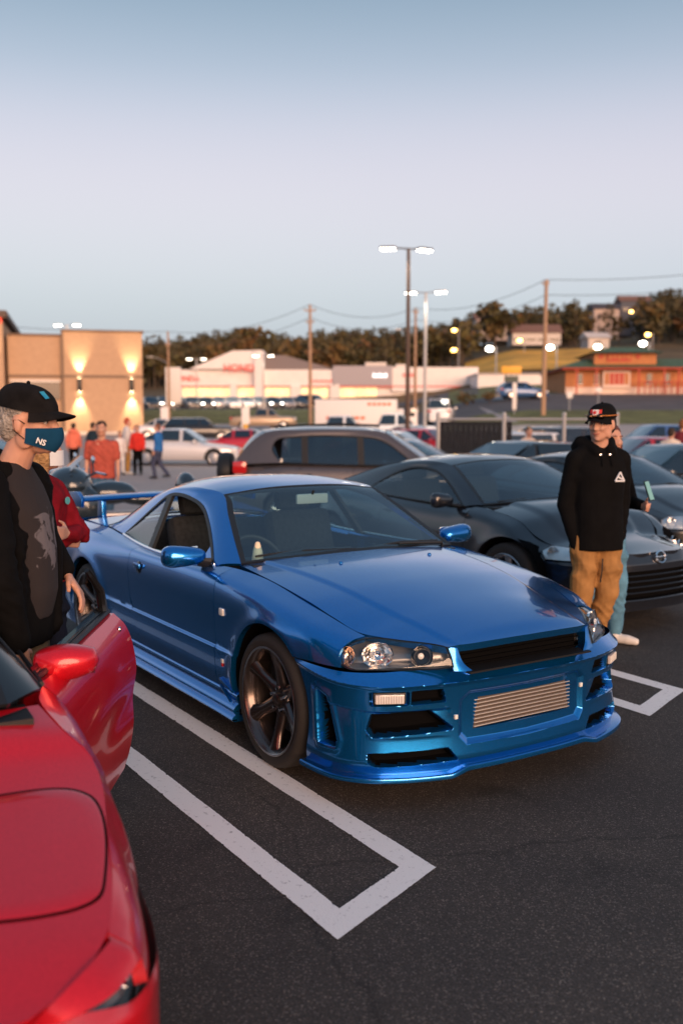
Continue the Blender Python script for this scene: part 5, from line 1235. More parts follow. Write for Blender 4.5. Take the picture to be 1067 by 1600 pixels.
# ---- man at the open red door
loc = at(32, 3.78, 0); ang = F_ANG-R(6)
GREYH = mat('grey_hair', (.36, .33, .30), .8, noise=(60, .5), bump=(90, 1., .02))
inv = Matrix.Rotation(-ang, 3, 'Z')
def loc_of(P_, w): return tuple(inv @ (Vector(w)-Vector(P_)))
hand_w = at(104, 4.0, 1.06); low_w = at(30, 3.55, .86)
lh = loc_of(loc, hand_w); rh = loc_of(loc, low_w); el_l = tuple(Vector(loc_of(loc, at(66, 4.05, 1.20)))/(1.8/1.75)); el_r = tuple(Vector(loc_of(loc, at(2, 3.45, 1.14)))/(1.8/1.75))
P, T, M, s = person('man in black cap and blue face mask leaning on the open red car door', loc, ang, 1.80, None, cloth('stone', (.20, .17, .13)), BLACK, GREYH, yaw=R(-4), pitch=R(5), vox=.0065, wide=1.08, lean=.055,
    arms={1: (el_l, tuple(Vector(lh)/(1.8/1.75)), (.2, -1, .3), .30, 1), -1: (el_r, tuple(Vector(rh)/(1.8/1.75)), (.3, 1, .2), .4, -1)})
TEE = mat('tee_print', (.022, .018, .020), .92, bump=(220, .35, .004))
def tee_print(m):
    nt = m.node_tree; b = nt.nodes['Principled BSDF']; N = nt.nodes.new; Lk = nt.links.new
    tc = N('ShaderNodeTexCoord'); n = N('ShaderNodeTexNoise'); n.inputs['Scale'].default_value = 11; n.inputs['Detail'].default_value = 7; n.inputs['Distortion'].default_value = 1.2; Lk(tc.outputs['Object'], n.inputs['Vector'])
    d = N('ShaderNodeVectorMath'); d.operation = 'DISTANCE'; d.inputs[1].default_value = (.14, -.02, 1.23); Lk(tc.outputs['Object'], d.inputs[0])
    mr = N('ShaderNodeMapRange'); mr.inputs[1].default_value = .04; mr.inputs[2].default_value = .19; mr.inputs[3].default_value = .10; mr.inputs[4].default_value = -.25; Lk(d.outputs['Value'], mr.inputs[0])
    a = N('ShaderNodeMath'); a.operation = 'ADD'; Lk(n.outputs[0], a.inputs[0]); Lk(mr.outputs[0], a.inputs[1])
    r_ = N('ShaderNodeValToRGB'); r_.color_ramp.elements[0].position = .50; r_.color_ramp.elements[0].color = (.022, .018, .020, 1); r_.color_ramp.elements[1].position = .54; r_.color_ramp.elements[1].color = (.13, .12, .135, 1); Lk(a.outputs[0], r_.inputs[0]); Lk(r_.outputs[0], b.inputs['Base Color'])
tee_print(TEE)
k = s; blob('t_shirt', [('l', [tuple(q*k for q in r_) for r_ in ((.01, 0, .90, .130, .14), (.025, 0, 1.0, .142, .14), (.025, 0, 1.15, .142, .14), (.018, 0, 1.30, .132, .15), (0, 0, 1.39, .112, .165), (-.004, 0, 1.45, .088, .12), (.0, 0, 1.482, .070, .074))])], .008, 4, TEE, P, folds=.006, seed=2)
e1, w1 = Vector(el_l), Vector(lh)/s; e2, w2 = Vector(el_r), Vector(rh)/s
jk = []
for sh_, e, w in (((0, .192, 1.405), e1, w1), ((0, -.192, 1.405), e2, w2)):
    sh_ = Vector(sh_); jk += [('c', tuple(sh_*k), tuple(e*k), .082*k, .066*k), ('c', tuple(e*k), tuple((w-(w-e).normalized()*.025)*k), .066*k, .050*k)]
jk += [('l', [tuple(q*k for q in r_) for r_ in ((-.02, 0, .80, .15, .215), (-.015, 0, 1.0, .155, .212), (-.012, 0, 1.2, .148, .208), (-.016, 0, 1.34, .132, .205), (-.02, 0, 1.42, .105, .16), (-.025, 0, 1.485, .075, .10))]), ('e', tuple(Vector((-.055, 0, 1.49))*k), (.05, .095, .05)),
       ('c', tuple(Vector((.03, .085, 1.455))*k), tuple(Vector((.125, .125, 1.15))*k), .030, .030), ('c', tuple(Vector((.125, .125, 1.15))*k), tuple(Vector((.11, .14, .84))*k), .030, .030), ('c', tuple(Vector((.03, -.085, 1.455))*k), tuple(Vector((.10, -.155, 1.15))*k), .030, .030), ('c', tuple(Vector((.10, -.155, 1.15))*k), tuple(Vector((.095, -.165, .84))*k), .030, .030)]
def open_front(co): return co
blob('jacket', jk, .010, 8, BLKC, P, folds=.008, seed=5)
cp = cap(P, T, M, s, cloth('washed_black', (.010, .0095, .010), .4))
em = MB().add([T((.088, -.030, .098)), T((.086, -.055, .094)), T((.062, -.060, .118)), T((.072, -.045, .122))], [(0, 1, 2, 3)]).build('cap_emblem', mat('emblem_blue', (.02, .28, .48), .5), cp, smooth=False)
# face mask: a fitted shell over nose and chin, loops to the ears
MASK = cloth('mask_blue', (.008, .055, .12), .15)
G = []
for a in np.linspace(-1, 1, 17):
    row = []
    for b in np.linspace(0, 1, 9):
        an = a*1.35; zz = -.004-.096*b; dp = .066+.060*math.cos(an)**.8*(1-.55*(b-.35)**2*2) if abs(an) < 1.57 else .06
        zz += -.012*abs(a)*(1-b)+.030*abs(a)*b
        row.append(T((.006+dp*math.cos(an)*1.02, .078*math.sin(an), zz)))
    G.append(row)
grid_obj('face_mask', G, MASK, P, out=T((0, 0, -.03)), thick=.002)
for q in (1, -1): MB().tube([T((.022, q*.077, .0)), T((.0, q*.083, .012)), T((-.018, q*.086, .010)), T((-.012, q*.084, -.030)), T((.022, q*.076, -.055))], .0018, 5).build('mask_loop', BLKC, P)
fwv = M @ Vector((.55, -.83, 0)); rdv = M @ Vector((.80, .58, -.12))
text_mesh('mask_lettering', 'NS', .030, mat('print_white', (.85, .85, .85), .6), P, T((.083, -.0690, -.060)), tuple(M @ Vector((.74, .66, -.30))), tuple(M @ Vector((.18, .1, .95))), .0022, .0006)
rbox('wrist_watch', tuple((w1-(w1-e1).normalized()*.012)*k), (.03, .05, .05), BLACK, P, .01)
# ---- woman in a red jacket behind him
loc = at(70, 5.25, 0); ang = F_ANG-R(18)
HAIRB = mat('blond_hair', (.42, .24, .10), .7, noise=(50, .45), bump=(70, .9, .02)); REDJ = cloth('crimson', (.20, .008, .016), .2)
P, T, M, s = person('woman with long blond hair in a red jacket with crossed arms', loc, ang, 1.63, REDJ, cloth('navy', (.012, .016, .03)), BLACK, HAIRB, True, yaw=R(35), vox=.009,
    arms={1: ((.12, .24, 1.12), (.20, -.02, 1.16), (0, .3, 1), .25, 1), -1: ((.10, -.24, 1.12), (.14, .06, 1.10), (0, .2, 1), .5, -1)})
MB().lathe([(0, .004), (.02, .004), (.021, 0)], (.137, .07, 1.245), 'X', 14).build('jacket_badge', mat('badge_teal', (.10, .40, .42), .4), P)
G = [[T((.016+(.108-.0*b)*math.cos(a*1.3), .080*math.sin(a*1.3), .000-.085*b)) for b in np.linspace(0, 1, 6)] for a in np.linspace(-1, 1, 11)]
grid_obj('face_mask', G, mat('mask_pale', (.72, .74, .76), .8), P, out=T((0, 0, -.03)), thick=.002)
# ---- man in the black hoodie
loc = at(926, 6.7, 0); ang = FC+R(12)
P, T, M, s = person('man in black hoodie, tan trousers and cap standing between the blue and navy coupes', loc, ang, 1.76, BLKC, TANC, mat('shoe_white', (.7, .68, .66), .6), mat('dark_hair', (.02, .014, .010), .7), yaw=R(-48), pitch=R(4), vox=.0075, wide=.97, hood=True, hems=.785,
    arms={1: ((-.05, .205, 1.11), (-.02, .18, .84), (1, -.2, 0), .5, 1), -1: ((-.03, -.215, 1.09), (.035, -.13, .74), (.3, .6, 0), .2, -1)}, legs={1: ((.04, .070, .50), (-.08, .020, .09), .1), -1: ((.03, -.11, .50), (-.01, -.15, .09), -.3)}, full=1.06)
cp = cap(P, T, M, s, cloth('cap_black', (.006, .006, .0065), .3), None, .004)
fl = empty('flag_patch', (0, 0, 0)); fl.parent = cp
def patch(nm, y0, y1, z0, z1, m, o=.0): MB().add([T((-.012+(.1165+o)*math.cos(y/.105)*(1-(z-.05)*2.3 if z > .05 else 1), .1*math.sin(y/.105), z)) for y, z in ((y0, z0), (y1, z0), (y1, z1), (y0, z1))], [(0, 1, 2, 3)]).build(nm, m, fl, smooth=False)
FR = mat('flag_red', (.62, .03, .03), .6); FW = mat('flag_white', (.8, .78, .76), .6)
patch('flag_white', -.022, .022, .068, .104, FW, .010); patch('flag_red', -.042, -.022, .068, .104, FR, .010); patch('flag_red', .022, .042, .068, .104, FR, .010)
lf = [(0, .018), (.006, .008), (.014, .010), (.010, .0), (.012, -.006), (.0, -.010), (-.012, -.006), (-.010, .0), (-.014, .010), (-.006, .008)]
MB().add([T((.1185-.11*abs(0)-(z_+.0)*.32+.002, y_, .085+z_)) for y_, z_ in lf], [tuple(range(10))]).build('maple_leaf', FR, fl, smooth=False)
sgv = empty('sunglasses', (0, 0, 0)); sgv.parent = P
for q in (1, -1): MB().ball(T((.098, q*.034, .060)), (.018, .030, .020), 12, 8).build('lens', mat('mirror_lens', (.10, .06, .04), .05, 1.), sgv)
MB().tube([T((-.05, .096, .06)), T((.07, .088, .064)), T((.112, .04, .066)), T((.114, 0, .066)), T((.112, -.04, .066)), T((.07, -.088, .064)), T((-.05, -.096, .06))], .004, 6).build('frame', mat('glasses_orange', (.45, .16, .03), .3), sgv)
TRI = mat('print_white2', (.72, .74, .78), .7); tx, ty, tz = .150, .085, 1.285; lg = empty('chest_print', (0, 0, 0)); lg.parent = P
for a, b in (((0, .035), (-.032, -.024)), ((-.032, -.024), (.032, -.024)), ((.032, -.024), (0, .035)), ((-.016, .004), (.016, -.012))): MB().tube([(tx-abs(a[0])*.1, ty+a[0], tz+a[1]), (tx-abs(b[0])*.1, ty+b[0], tz+b[1])], .0062, 5).build('print_stroke', TRI, lg)
for q in (1, -1): MB().tube([(.085, q*.03, 1.455), (.128, q*.032, 1.40), (.14, q*.034, 1.36)], .004, 5).build('drawstring', TRI if False else BLKC, P); MB().lathe([(.004, 0), (.009, .001), (.009, .006), (.004, .007)], (.102, q*.034, 1.432), 'X', 10).build('eyelet', CHROME, P)
MB().tube([(.12, -.01, .74), (.125, -.015, .66), (.115, -.02, .58)], .005, 5).build('waist_cord', BLACK, P)
# ---- person just behind him with a phone
loc = at(940, 7.25, 0); ang = FC+R(30)
P, T, M, s = person('person in jeans holding a phone, half hidden behind the man in the hoodie', loc, ang, 1.63, BLKC, cloth('pale_denim', (.10, .24, .36), .25), mat('shoe_white', (.7, .68, .66), .6), mat('brown_hair', (.10, .035, .025), .6), True, yaw=R(-10), vox=.010,
    arms={1: ((.03, .24, 1.13), (.22, .17, 1.12), (0, .3, 1), .5, 1), -1: ((0, -.24, 1.13), (.10, -.20, 1.0), (0, .3, 1), .4, -1)}, legs={1: ((.06, .10, .50), (.02, .115, .09), .5), -1: ((.02, -.10, .50), (-.02, -.11, .09), -.1)})
ph = MB().box((0, 0, 0), (.010, .075, .15)).build('phone', BLACKG, P, bevel=.004); ph.location = (.262, .155, 1.155); ph.rotation_euler = (0, R(-20), R(20))
MB().box((.006, 0, 0), (.002, .068, .135)).build('phone_screen', mat('screen_green', (.10, .22, .20), .1, emit=(.3, .6, .5), emit_s=.25), ph)
# ---- people further off
def far(label, px, d, h, rz, top, bottom, hair=(.03, .02, .015), shoe=None, **k):
    q = gat(px, d); return person(label, q, rz, h, top, bottom, shoe or BLACK, mat('hair_%d' % int(px), hair, .8), vox=.02 if d > 18 else .014, **k)
walk = {1: ((.16, .10, .50), (.10, .10, .10), 0.), -1: ((.02, -.10, .50), (-.26, -.10, .14), 0.)}
far('man walking in a brick red t-shirt and jeans behind the motorcycle', 163, 15.5, 1.76, FC+R(5), cloth('brick', (.42, .09, .065)), DENIM, sleeves=False, wide=1.12)
far('person in a coral hoodie by the tan building', 117, 34, 1.72, FC+R(180), cloth('coral', (.75, .20, .13)), BLKC, hood=True)
far('person in a dark jacket seen between the coral hoodie and the brick shirt', 147, 33, 1.75, FC+R(150), cloth('slate', (.02, .035, .05)), BLKC)
far('child in white beside the tall red-haired person', 189, 33, 1.45, FC+R(30), cloth('white', (.72, .68, .66)), cloth('white', (.72, .68, .66)))
far('tall red-haired person in a white shirt and ochre trousers', 200, 33.5, 1.88, F_ANG+R(20), cloth('white', (.72, .68, .66)), cloth('ochre', (.50, .27, .08)), (.35, .05, .02), mat('shoe_white', (.7, .68, .66), .6))
far('person in a red top and black trousers beside the white shirt', 216, 33, 1.66, FC, cloth('red', (.62, .04, .03)), BLKC)
far('person in a blue jacket walking past the silver saloon', 249, 31, 1.72, F_ANG+R(170), cloth('royal', (.03, .15, .42)), cloth('greynavy', (.06, .07, .12)), (.14, .06, .04), legs=walk)
far('dark-haired person whose head shows over the roof of the taupe SUV', 522, 21, 1.62, FC, cloth('rose', (.60, .22, .17)), BLKC)
far('person in a pink top beyond the taupe SUV, left of the lamp post', 588, 30, 1.6, FC, cloth('rosy', (.55, .18, .17)), BLKC)
far('person in a white jacket at the right edge behind the red car', 1044, 22, 1.66, FC+R(150), cloth('cream', (.72, .62, .52)), BLKC)
far('person in a burgundy jacket at the far right edge', 1062, 23, 1.86, FC+R(150), cloth('burgundy', (.17, .03, .04)), BLKC, (.20, .08, .03))
far('child in a crimson coat in front of the burgundy jacket', 1069, 21, 1.45, FC+R(20), cloth('crimson2', (.45, .02, .03)), BLKC)
far('person in a pale top beside the dark fence panels', 823, 24, 1.68, FC+R(20), cloth('pale', (.60, .50, .44)), BLKC)
# ================================================================== terrain beyond the lot
GRASS = mat('dry_grass', (.15, .15, .045), .95, noise=(.8, .45), bump=(6, .6, .05))
ROADM = mat('road_grey', (.11, .10, .10), .9, noise=(.5, .15))
FIELD = mat('golden_field', (.75, .36, .05), .95, noise=(.15, .4), bump=(3, .6, .1))
EARTH = mat('hill_earth', (.15, .095, .040), .95, noise=(.06, .45))
CONC = mat('concrete', (.42, .39, .36), .85, noise=(4, .12))
def sheet(name, m, d0, d1, pxa, pxb, lift=.004, nd=8, npx=14, kind='structure'):
    G = [[(lambda p: (p.x, p.y, ground_z(p.x, p.y)+lift))(at(px, d, 0)) for px in np.linspace(pxa, pxb, npx)] for d in np.linspace(d0, d1, nd)]
    return tag(grid_obj(name, G, m, None, out=(0, 0, -200)), kind=kind)
sheet('terrain', EARTH, 90, 158, -900, 2200, -.10, 20, 50)
sheet('grass_bank', GRASS, 94, 114, -500, 620, .004, 10, 20)
sheet('dealership_forecourt', ROADM, 113.9, 152, -500, 800, .0, 8, 24)
sheet('grass_verge', GRASS, 66, 79, 690, 1700, .03, 6, 16)
sheet('road', ROADM, 78.9, 97, 560, 1700, .02, 8, 20)
sheet('grass_island', GRASS, 96.9, 150, 700, 1700, .0, 8, 20)
def hill_h(px, d):
    """height of the hillside seen in direction px, d metres out"""
    ridge = float(np.interp(px, [-400, 100, 230, 350, 450, 560, 640, 700, 760, 850, 950, 1040, 1150, 1700], [16, 17, 18, 22, 20, 22, 22, 25, 30, 30, 32, 38, 40, 34]))
    base = float(np.interp(px, [0, 300, 650, 800, 1000, 1700], [3, 3.2, 4.5, 7.5, 8, 8])); mid = float(np.interp(px, [0, 300, 650, 800, 1000, 1700], [6, 6.5, 8.5, 14.5, 15, 15]))
    return float(np.interp(d, [120, 150, 215, 400, 560], [0.5, base, mid, ridge, ridge+4]))
G = [[(lambda p: (p.x, p.y, hill_h(px, d)))(at(px, d, 0)) for px in np.linspace(-1600, 2600, 71)] for d in (140, 150, 165, 180, 200, 215, 240, 270, 310, 350, 400, 460, 560, 900)]
tag(grid_obj('hillside', G, EARTH, None, out=(0, 0, -900)), kind='structure')
G = [[(lambda p: (p.x, p.y, hill_h(px, d)+.25))(at(px, d, 0)) for px in np.linspace(725, 960, 16)] for d in np.linspace(156, 236, 12)]
tag(grid_obj('field', G, FIELD, None, out=(0, 0, -900)), kind='structure')
# far plain so the ground reaches the horizon everywhere
MB().add([(-3000, -3000, -1.2), (3000, -3000, -1.2), (3000, 3000, -1.2), (-3000, 3000, -1.2)], [(0, 1, 2, 3)]).build('land', EARTH, None)
tag(bpy.data.objects['land'], kind='structure')

# ------------------------------------------------------------------ trees
LEAF = [mat('leaf_%s' % n, c, .8) for n, c in (('olive', (.14, .090, .032)), ('dark', (.080, .066, .030)), ('rust', (.16, .080, .030)), ('green', (.10, .085, .030)))]
BARK = mat('bark', (.10, .075, .055), .9)
def tree_mesh(rng, kind, h):
    V = []; F = []; MI = []
    def quad(c, s, mi):
        a = Vector((rng.gauss(0, 1), rng.gauss(0, 1), rng.gauss(0, .7))).normalized(); b = a.cross(Vector((rng.gauss(0, 1), rng.gauss(0, 1), rng.gauss(0, 1)))).normalized(); k = len(V)
        V.extend([c+a*s+b*s*.2, c+b*s, c-a*s-b*s*.1, c-b*s*.9]); F.append((k, k+1, k+2, k+3)); MI.append(mi)
    base = rng.choice((0, 1, 3, 1, 2)) if kind == 'round' else rng.choice((1, 3, 1, 1))
    n = 95
    if kind == 'round':
        cs = [(Vector((rng.gauss(0, .16)*h, rng.gauss(0, .16)*h, h*rng.uniform(.42, .88))), h*rng.uniform(.12, .2)) for _ in range(7)]
        for _ in range(n):
            c, r_ = rng.choice(cs); d = Vector((rng.gauss(0, 1), rng.gauss(0, 1), rng.gauss(0, 1))).normalized(); quad(c+d*r_*rng.uniform(.6, 1.05), h*rng.uniform(.05, .085), base if rng.random() < .75 else rng.choice((0, 1, 3)))
    else:
        for _ in range(n):
            u = rng.random()**.75; r_ = h*.17*(1-u)+.1; a = rng.uniform(0, 6.28); quad(Vector((math.cos(a)*r_*rng.uniform(.4, 1), math.sin(a)*r_*rng.uniform(.4, 1), h*(.14+.86*u))), h*rng.uniform(.035, .06)*(1.25-u*.6), base)
    k = len(V)
    for z, r_ in ((0, .022*h), (.7*h, .008*h)):
        for q in range(5): V.append(Vector((math.cos(q*1.2566)*r_, math.sin(q*1.2566)*r_, z)))
    for q in range(5): F.append((k+q, k+(q+1) % 5, k+5+(q+1) % 5, k+5+q)); MI.append(4)
    return [tuple(v) for v in V], F, MI
def forest():
    rng = random.Random(11); protos = [tree_mesh(rng, 'round' if i % 5 < 3 else 'cone', 1.) for i in range(14)]; V = []; F = []; MI = []
    pv = [np.array(p[0]) for p in protos]; n = 0
    for _ in range(4200):
        px = rng.uniform(-420, 1500); d = 225+215*rng.random()**.8
        if 725 < px < 1010 and d < 262: continue
        if 900 < px < 1030 and 270 < d < 345: continue
        if 700 < px < 835 and 255 < d < 320: continue
        if px < 120 and rng.random() < .5: continue
        i = rng.randrange(14); h = rng.uniform(6.5, 11.5)*(1.15 if i % 5 >= 3 else 1.); p = at(px, d, hill_h(px, d)-.3); a = rng.uniform(0, 6.28); c, s = math.cos(a), math.sin(a)
        q = pv[i]*h; w_ = np.stack([q[:, 0]*c-q[:, 1]*s, q[:, 0]*s+q[:, 1]*c, q[:, 2]], 1)+np.array(p); o = len(V)
        V.extend(w_.tolist()); F.extend([tuple(k+o for k in f) for f in protos[i][1]]); MI.extend(protos[i][2]); n += 1
    o = raw('forest', V, F, LEAF+[BARK], None, False, mi=MI); tag(o, 'dark wooded hillside along the horizon behind the dealership', 'forest', kind='stuff')
forest()
def lone_tree(px, d, h, kind, label, seed, z=None):
    rng = random.Random(seed); t = empty('pine_tree' if kind == 'cone' else 'broadleaf_tree', at(px, d, (hill_h(px, d) if z is None else z)-.1), 0, label, 'tree', None)
    V = []; F = []; MI = []
    for k in range(5): v, f, mi = tree_mesh(rng, kind, h); o = len(V); V += v[:-10]; F += [tuple(i+o for i in q) for q in f[:-5]]; MI += mi[:-5]
    raw('crown', V, F, LEAF, t, False, mi=MI)
    MB().tube([(0, 0, 0), (.02*h, 0, h*.4), (0, .02*h, h*.8)], [.022*h, .016*h, .006*h], 7).build('trunk', BARK, t)
    return t
lone_tree(772, 250, 13, 'round', 'rounded tree standing highest above the hill houses left of the tall bare pole', 3)
lone_tree(395, 300, 14, 'round', 'broad tree rising above the ridge behind the dealership gable', 4)
lone_tree(868, 300, 11, 'cone', 'slim pine just right of the tall pole', 5)
lone_tree(1045, 330, 13, 'cone', 'tallest pine at the right edge of the ridge', 6)
lone_tree(1022, 335, 11, 'cone', 'pine beside the grey hilltop house', 8)
# shrubs on the verge by the yellow sign
for px, d, h, lb in ((728, 92, 1.3, 'round shrub left of the yellow roadside sign'), (765, 90, 1.2, 'round shrub right of the yellow roadside sign'), (683, 96, 1.5, 'low shrub beside the second lamp post')):
    t = empty('shrub', gat(px, d), 0, lb, 'shrub'); V, F, MI = tree_mesh(random.Random(px), 'round', h*1.2); 
    raw('foliage', [(x*1.9, y*1.9, z-.3*h) for x, y, z in V], F, LEAF+[BARK], t, False, mi=MI)

# ------------------------------------------------------------------ buildings
WARMW = mat('lit_window', (.9, .7, .45), .3, emit=(1, .66, .34), emit_s=1.5)
def frame_at(px, d, z, rz=0): 
    p = at(px, d, z); return p, math.atan2(RH.y, RH.x)+rz
class Bld:
    """a building in the viewer's frame: local x = to the right, local y = away, z up"""
    def __init__(s, name, label, px, d, z, rz=0, cat='building'):
        p, a = frame_at(px, d, z, rz); s.o = empty(name, p, a, label, cat); s.d = d; s.px = px; s.z = z
    def X(s, px): return (px-s.px)/FPX*(s.d*math.cos(PIT)+(s.z-1.7)*math.sin(PIT)*0)*1.0
    def Z(s, py): return hz(py, s.d)-s.z
    def box(s, name, x0, x1, y0, y1, z0, z1, m, par=None, bevel=0): return box_obj(name, ((x0+x1)/2, (y0+y1)/2, (z0+z1)/2), (x1-x0, y1-y0, z1-z0), m, par or s.o, bevel=bevel)
    def prism(s, name, poly, y0, y1, m, par=None): return MB().prism(poly, y0, y1).build(name, m, par or s.o, smooth=False)
# tan retail block at left
TAN = mat('tan_stucco', (.50, .33, .21), .85, noise=(3, .06), bump=(60, .2, .01)); TAN2 = mat('tan_joint', (.20, .14, .10), .9); BRN = mat('brown_cap', (.10, .065, .05), .6); REDS = mat('red_band', (.75, .05, .03), .5, emit=(1, .08, .04), emit_s=.6); OFFW = mat('off_white', (.68, .62, .56), .7)
b = Bld('retail_building', 'tan stucco shop building with up and down wall lights at the left edge', 225, 78, -.35, R(15))
x = b.X; z = b.Z
g0 = 0
b.box('wall_block', x(106), 0, 0, 30, g0, z(520), TAN); b.box('wall_block', x(26), x(106)-.003, .5, 30, g0, z(527), TAN); b.box('tower_block', x(-140), x(22), -1.2, 30, g0, z(508), TAN)
b.box('parapet_cap', x(104), .15, -.15, 30.1, z(520), z(517), TAN2); b.box('parapet_cap', x(26), x(104)-.01, .35, 29, z(527), z(524), TAN2); b.box('tower_cap', x(-145), x(29), -1.9, 30.4, z(503), z(494), BRN); b.box('sign_band', x(-140), x(22)-.02, -1.23, -1.2, z(512), z(503)-.02, REDS)
b.box('wall_joint', x(106), .02, -.04, .0, z(591), z(587), TAN2); b.box('wall_joint', x(26), x(106)-.02, .46, .5, z(591), z(587), TAN2); b.box('wall_joint', x(104), x(107.5), -.05, .0, g0+.3, z(521), TAN2)
b.box('base_course', x(-140), .12, -.35, 0, g0, z(674), OFFW); b.box('rooftop_unit', x(30), x(88), 6, 14, z(527), z(516), mat('grey_metal', (.35, .34, .36), .5))
w_ = b.box('window', x(26)+.2, x(101), .38, .48, z(625), z(598), BLACKG); b.box('window_frame', x(26)+.1, x(102), .36, .5, z(598), z(594), OFFW, w_)
def wall_light(px, y):
    s = empty('wall_light', (x(px), y-.12, z(602))); s.parent = b.o
    MB().box((0, 0, 0), (.34, .24, 1.0)).build('light_body', BLACK, s, bevel=.03)
    MB().lathe([(0, .505), (.10, .505), (.11, .50)], (0, 0, 0), 'Z', 12).build('lamp_top', mat('sconce_lamp', (1, .9, .7), .3, emit=(1, .80, .52), emit_s=30), s); MB().lathe([(0, -.505), (.10, -.505), (.11, -.50)], (0, 0, 0), 'Z', 12).build('lamp_bottom', MATS['sconce_lamp'], s)
    for k in (1, -1):
        L = bpy.data.lights.new('wall_spot', 'SPOT'); L.energy = 800; L.spot_size = R(62); L.spot_blend = .9; L.color = (1, .74, .44); L.shadow_soft_size = .1
        o = bpy.data.objects.new('wall_spot', L); COL.objects.link(o); o.parent = s; o.location = (0, -.25, k*.62); o.rotation_euler = (R(180)-R(12) if k > 0 else R(12), 0, 0)
for px, y in ((130, 0), (208, 0), (0, -1.2)): wall_light(px, y)
# car dealership
WH = mat('white_cladding', (.84, .80, .79), .6, noise=(1, .04)); GREYP = mat('grey_cladding', (.38, .36, .40), .6); ROOFG = mat('grey_roof', (.20, .17, .17), .8); REDL = mat('sign_red', (.62, .08, .08), .4, emit=(1, .12, .08), emit_s=.25); SHOP = mat('lit_showroom', (.85, .6, .35), .5, noise=(.6, .5), emit=(1, .62, .30), emit_s=.9); WHL = mat('sign_white', (.9, .9, .9), .5, emit=(1, 1, 1), emit_s=1.2)
b = Bld('car_dealership', 'long white car dealership with a gabled entrance and lit showroom windows', 262, 150, 2.4); x = b.X; z = b.Z
b.box('showroom_wall', x(284), x(745), 0, 40, 0, z(578), WH)
b.prism('gable_front', [(x(300), z(577)), (x(366), z(549)), (x(412), z(548)), (x(412), z(577))], -1.5, 6, WH); b.prism('main_roof', [(x(300), z(578)), (x(366), z(552)), (x(445), z(554)), (x(530), z(578))], 2, 34, ROOFG)
b.box('entrance_pier', x(400), x(414), -2.2, 0, 0, z(549), WH); b.box('entrance_pier', x(362), x(372), -1.8, 0, 0, z(600), WH); b.box('fascia_band', x(284), x(520), -.6, 0, z(603), z(578), WH); b.box('corner_tower', x(520), x(612), -1.0, 20, z(603), z(572), GREYP); b.box('fascia_band', x(612), x(745), -.7, 12, z(612), z(574), WH); b.box('red_stripe', x(284), x(720), -.75, -.7, z(605), z(603), REDL)
b.box('pier', x(455), x(470), -1, 0, 0, z(603), WH); b.box('pier', x(516), x(530), -1, 0, 0, z(600), WH)
for a, c in ((286, 318), (320, 360), (374, 398), (416, 452), (472, 512), (532, 556), (558, 588)):
    wn = b.box('window', x(a), x(c), -.12, -.02, .4, z(606), SHOP); n = max(2, int((c-a)/9))
    for k in range(1, n): b.box('mullion', x(a)+(x(c)-x(a))*k/n-.05, x(a)+(x(c)-x(a))*k/n+.05, -.18, -.12, .4, z(606), WH, wn)
for a, c in ((640, 655), (672, 690), (704, 716)): b.box('window', x(a), x(c), -.8, -.7, .6, z(616), SHOP if a == 672 else GREYP)
b.box('roof_unit', x(572), x(606), 6, 12, z(572), z(563), OFFW); b.box('roof_unit', x(622), x(640), 6, 12, z(574), z(566), OFFW)
def sgn(o, s_, px, py, size, m, y): text_mesh('sign_lettering', s_, size, m, o, (x(px), y, z(py)), (1, 0, 0), (0, 0, 1), .05, .03)
sgn(b.o, 'HONDA', 381, 576, 1.5, REDL, -1.6); sgn(b.o, 'HONDA', 292, 592, 1.1, REDL, -.7)
for k in range(9): b.box('sign_lettering', x(486)+k*.36, x(486)+k*.36+.24, -.72, -.6, z(597.5), z(593.5)-.08*(k % 2), REDL)
for k in range(5): b.box('sign_lettering', x(582)+k*.44, x(582)+k*.44+.3, -1.12, -1.0, z(590), z(584)-.12*(k % 2), WHL)
for k in range(6): b.box('sign_lettering', x(628)+k*.34, x(628)+k*.34+.22, -.82, -.7, z(589), z(584), REDL)
b = Bld('warehouse', 'long low white warehouse beside the orange restaurant', 745, 140, 5.2); x = b.X; z = b.Z
b.box('wall', x(746), x(872), 0, 20, -1, z(585), WH); b.box('roof_edge', x(744), x(873), -.2, 20.2, z(585), z(583), GREYP); b.box('door', x(800), x(812), -.1, 0, -1, z(597), GREYP)
# orange restaurant with green roofs
ORN = mat('orange_wall', (.52, .21, .085), .8, noise=(2, .08)); GRN = mat('green_roof', (.075, .13, .075), .7, noise=(3, .15)); REDW = mat('red_trim', (.50, .07, .04), .6); PINK = mat('pale_panel', (.80, .62, .52), .6)
b = Bld('restaurant', 'orange restaurant with green hipped roofs and a raised red sign', 970, 96, 3.55, R(-4)); x = b.X; z = b.Z
b.box('wall', x(884), x(1130), 0, 14, 0, z(574), ORN); b.box('base_course', x(884), x(1130), -.06, 0, 0, z(605), PINK)
def hip(name, x0, x1, y0, y1, z0, z1, ins, m): return MB().add([(x0, y0, z0), (x1, y0, z0), (x1, y1, z0), (x0, y1, z0), (x0+ins, y0+ins, z1), (x1-ins, y0+ins, z1), (x1-ins, y1-ins, z1), (x0+ins, y1-ins, z1)], [(3, 2, 1, 0), (0, 1, 5, 4), (1, 2, 6, 5), (2, 3, 7, 6), (3, 0, 4, 7), (4, 5, 6, 7)]).build(name, m, b.o, smooth=False)
hip('roof', x(873), x(1140), -1.4, 15.4, z(575), z(560), 2.6, GRN); b.box('eaves', x(875), x(1138), -1.3, 15, z(577.5), z(575), REDW)
b.box('tower_wall', x(926), x(1020), -.5, 8, z(570), z(551), ORN); hip('tower_roof', x(918), x(1028), -1.4, 9, z(552), z(542), 2.0, GRN)
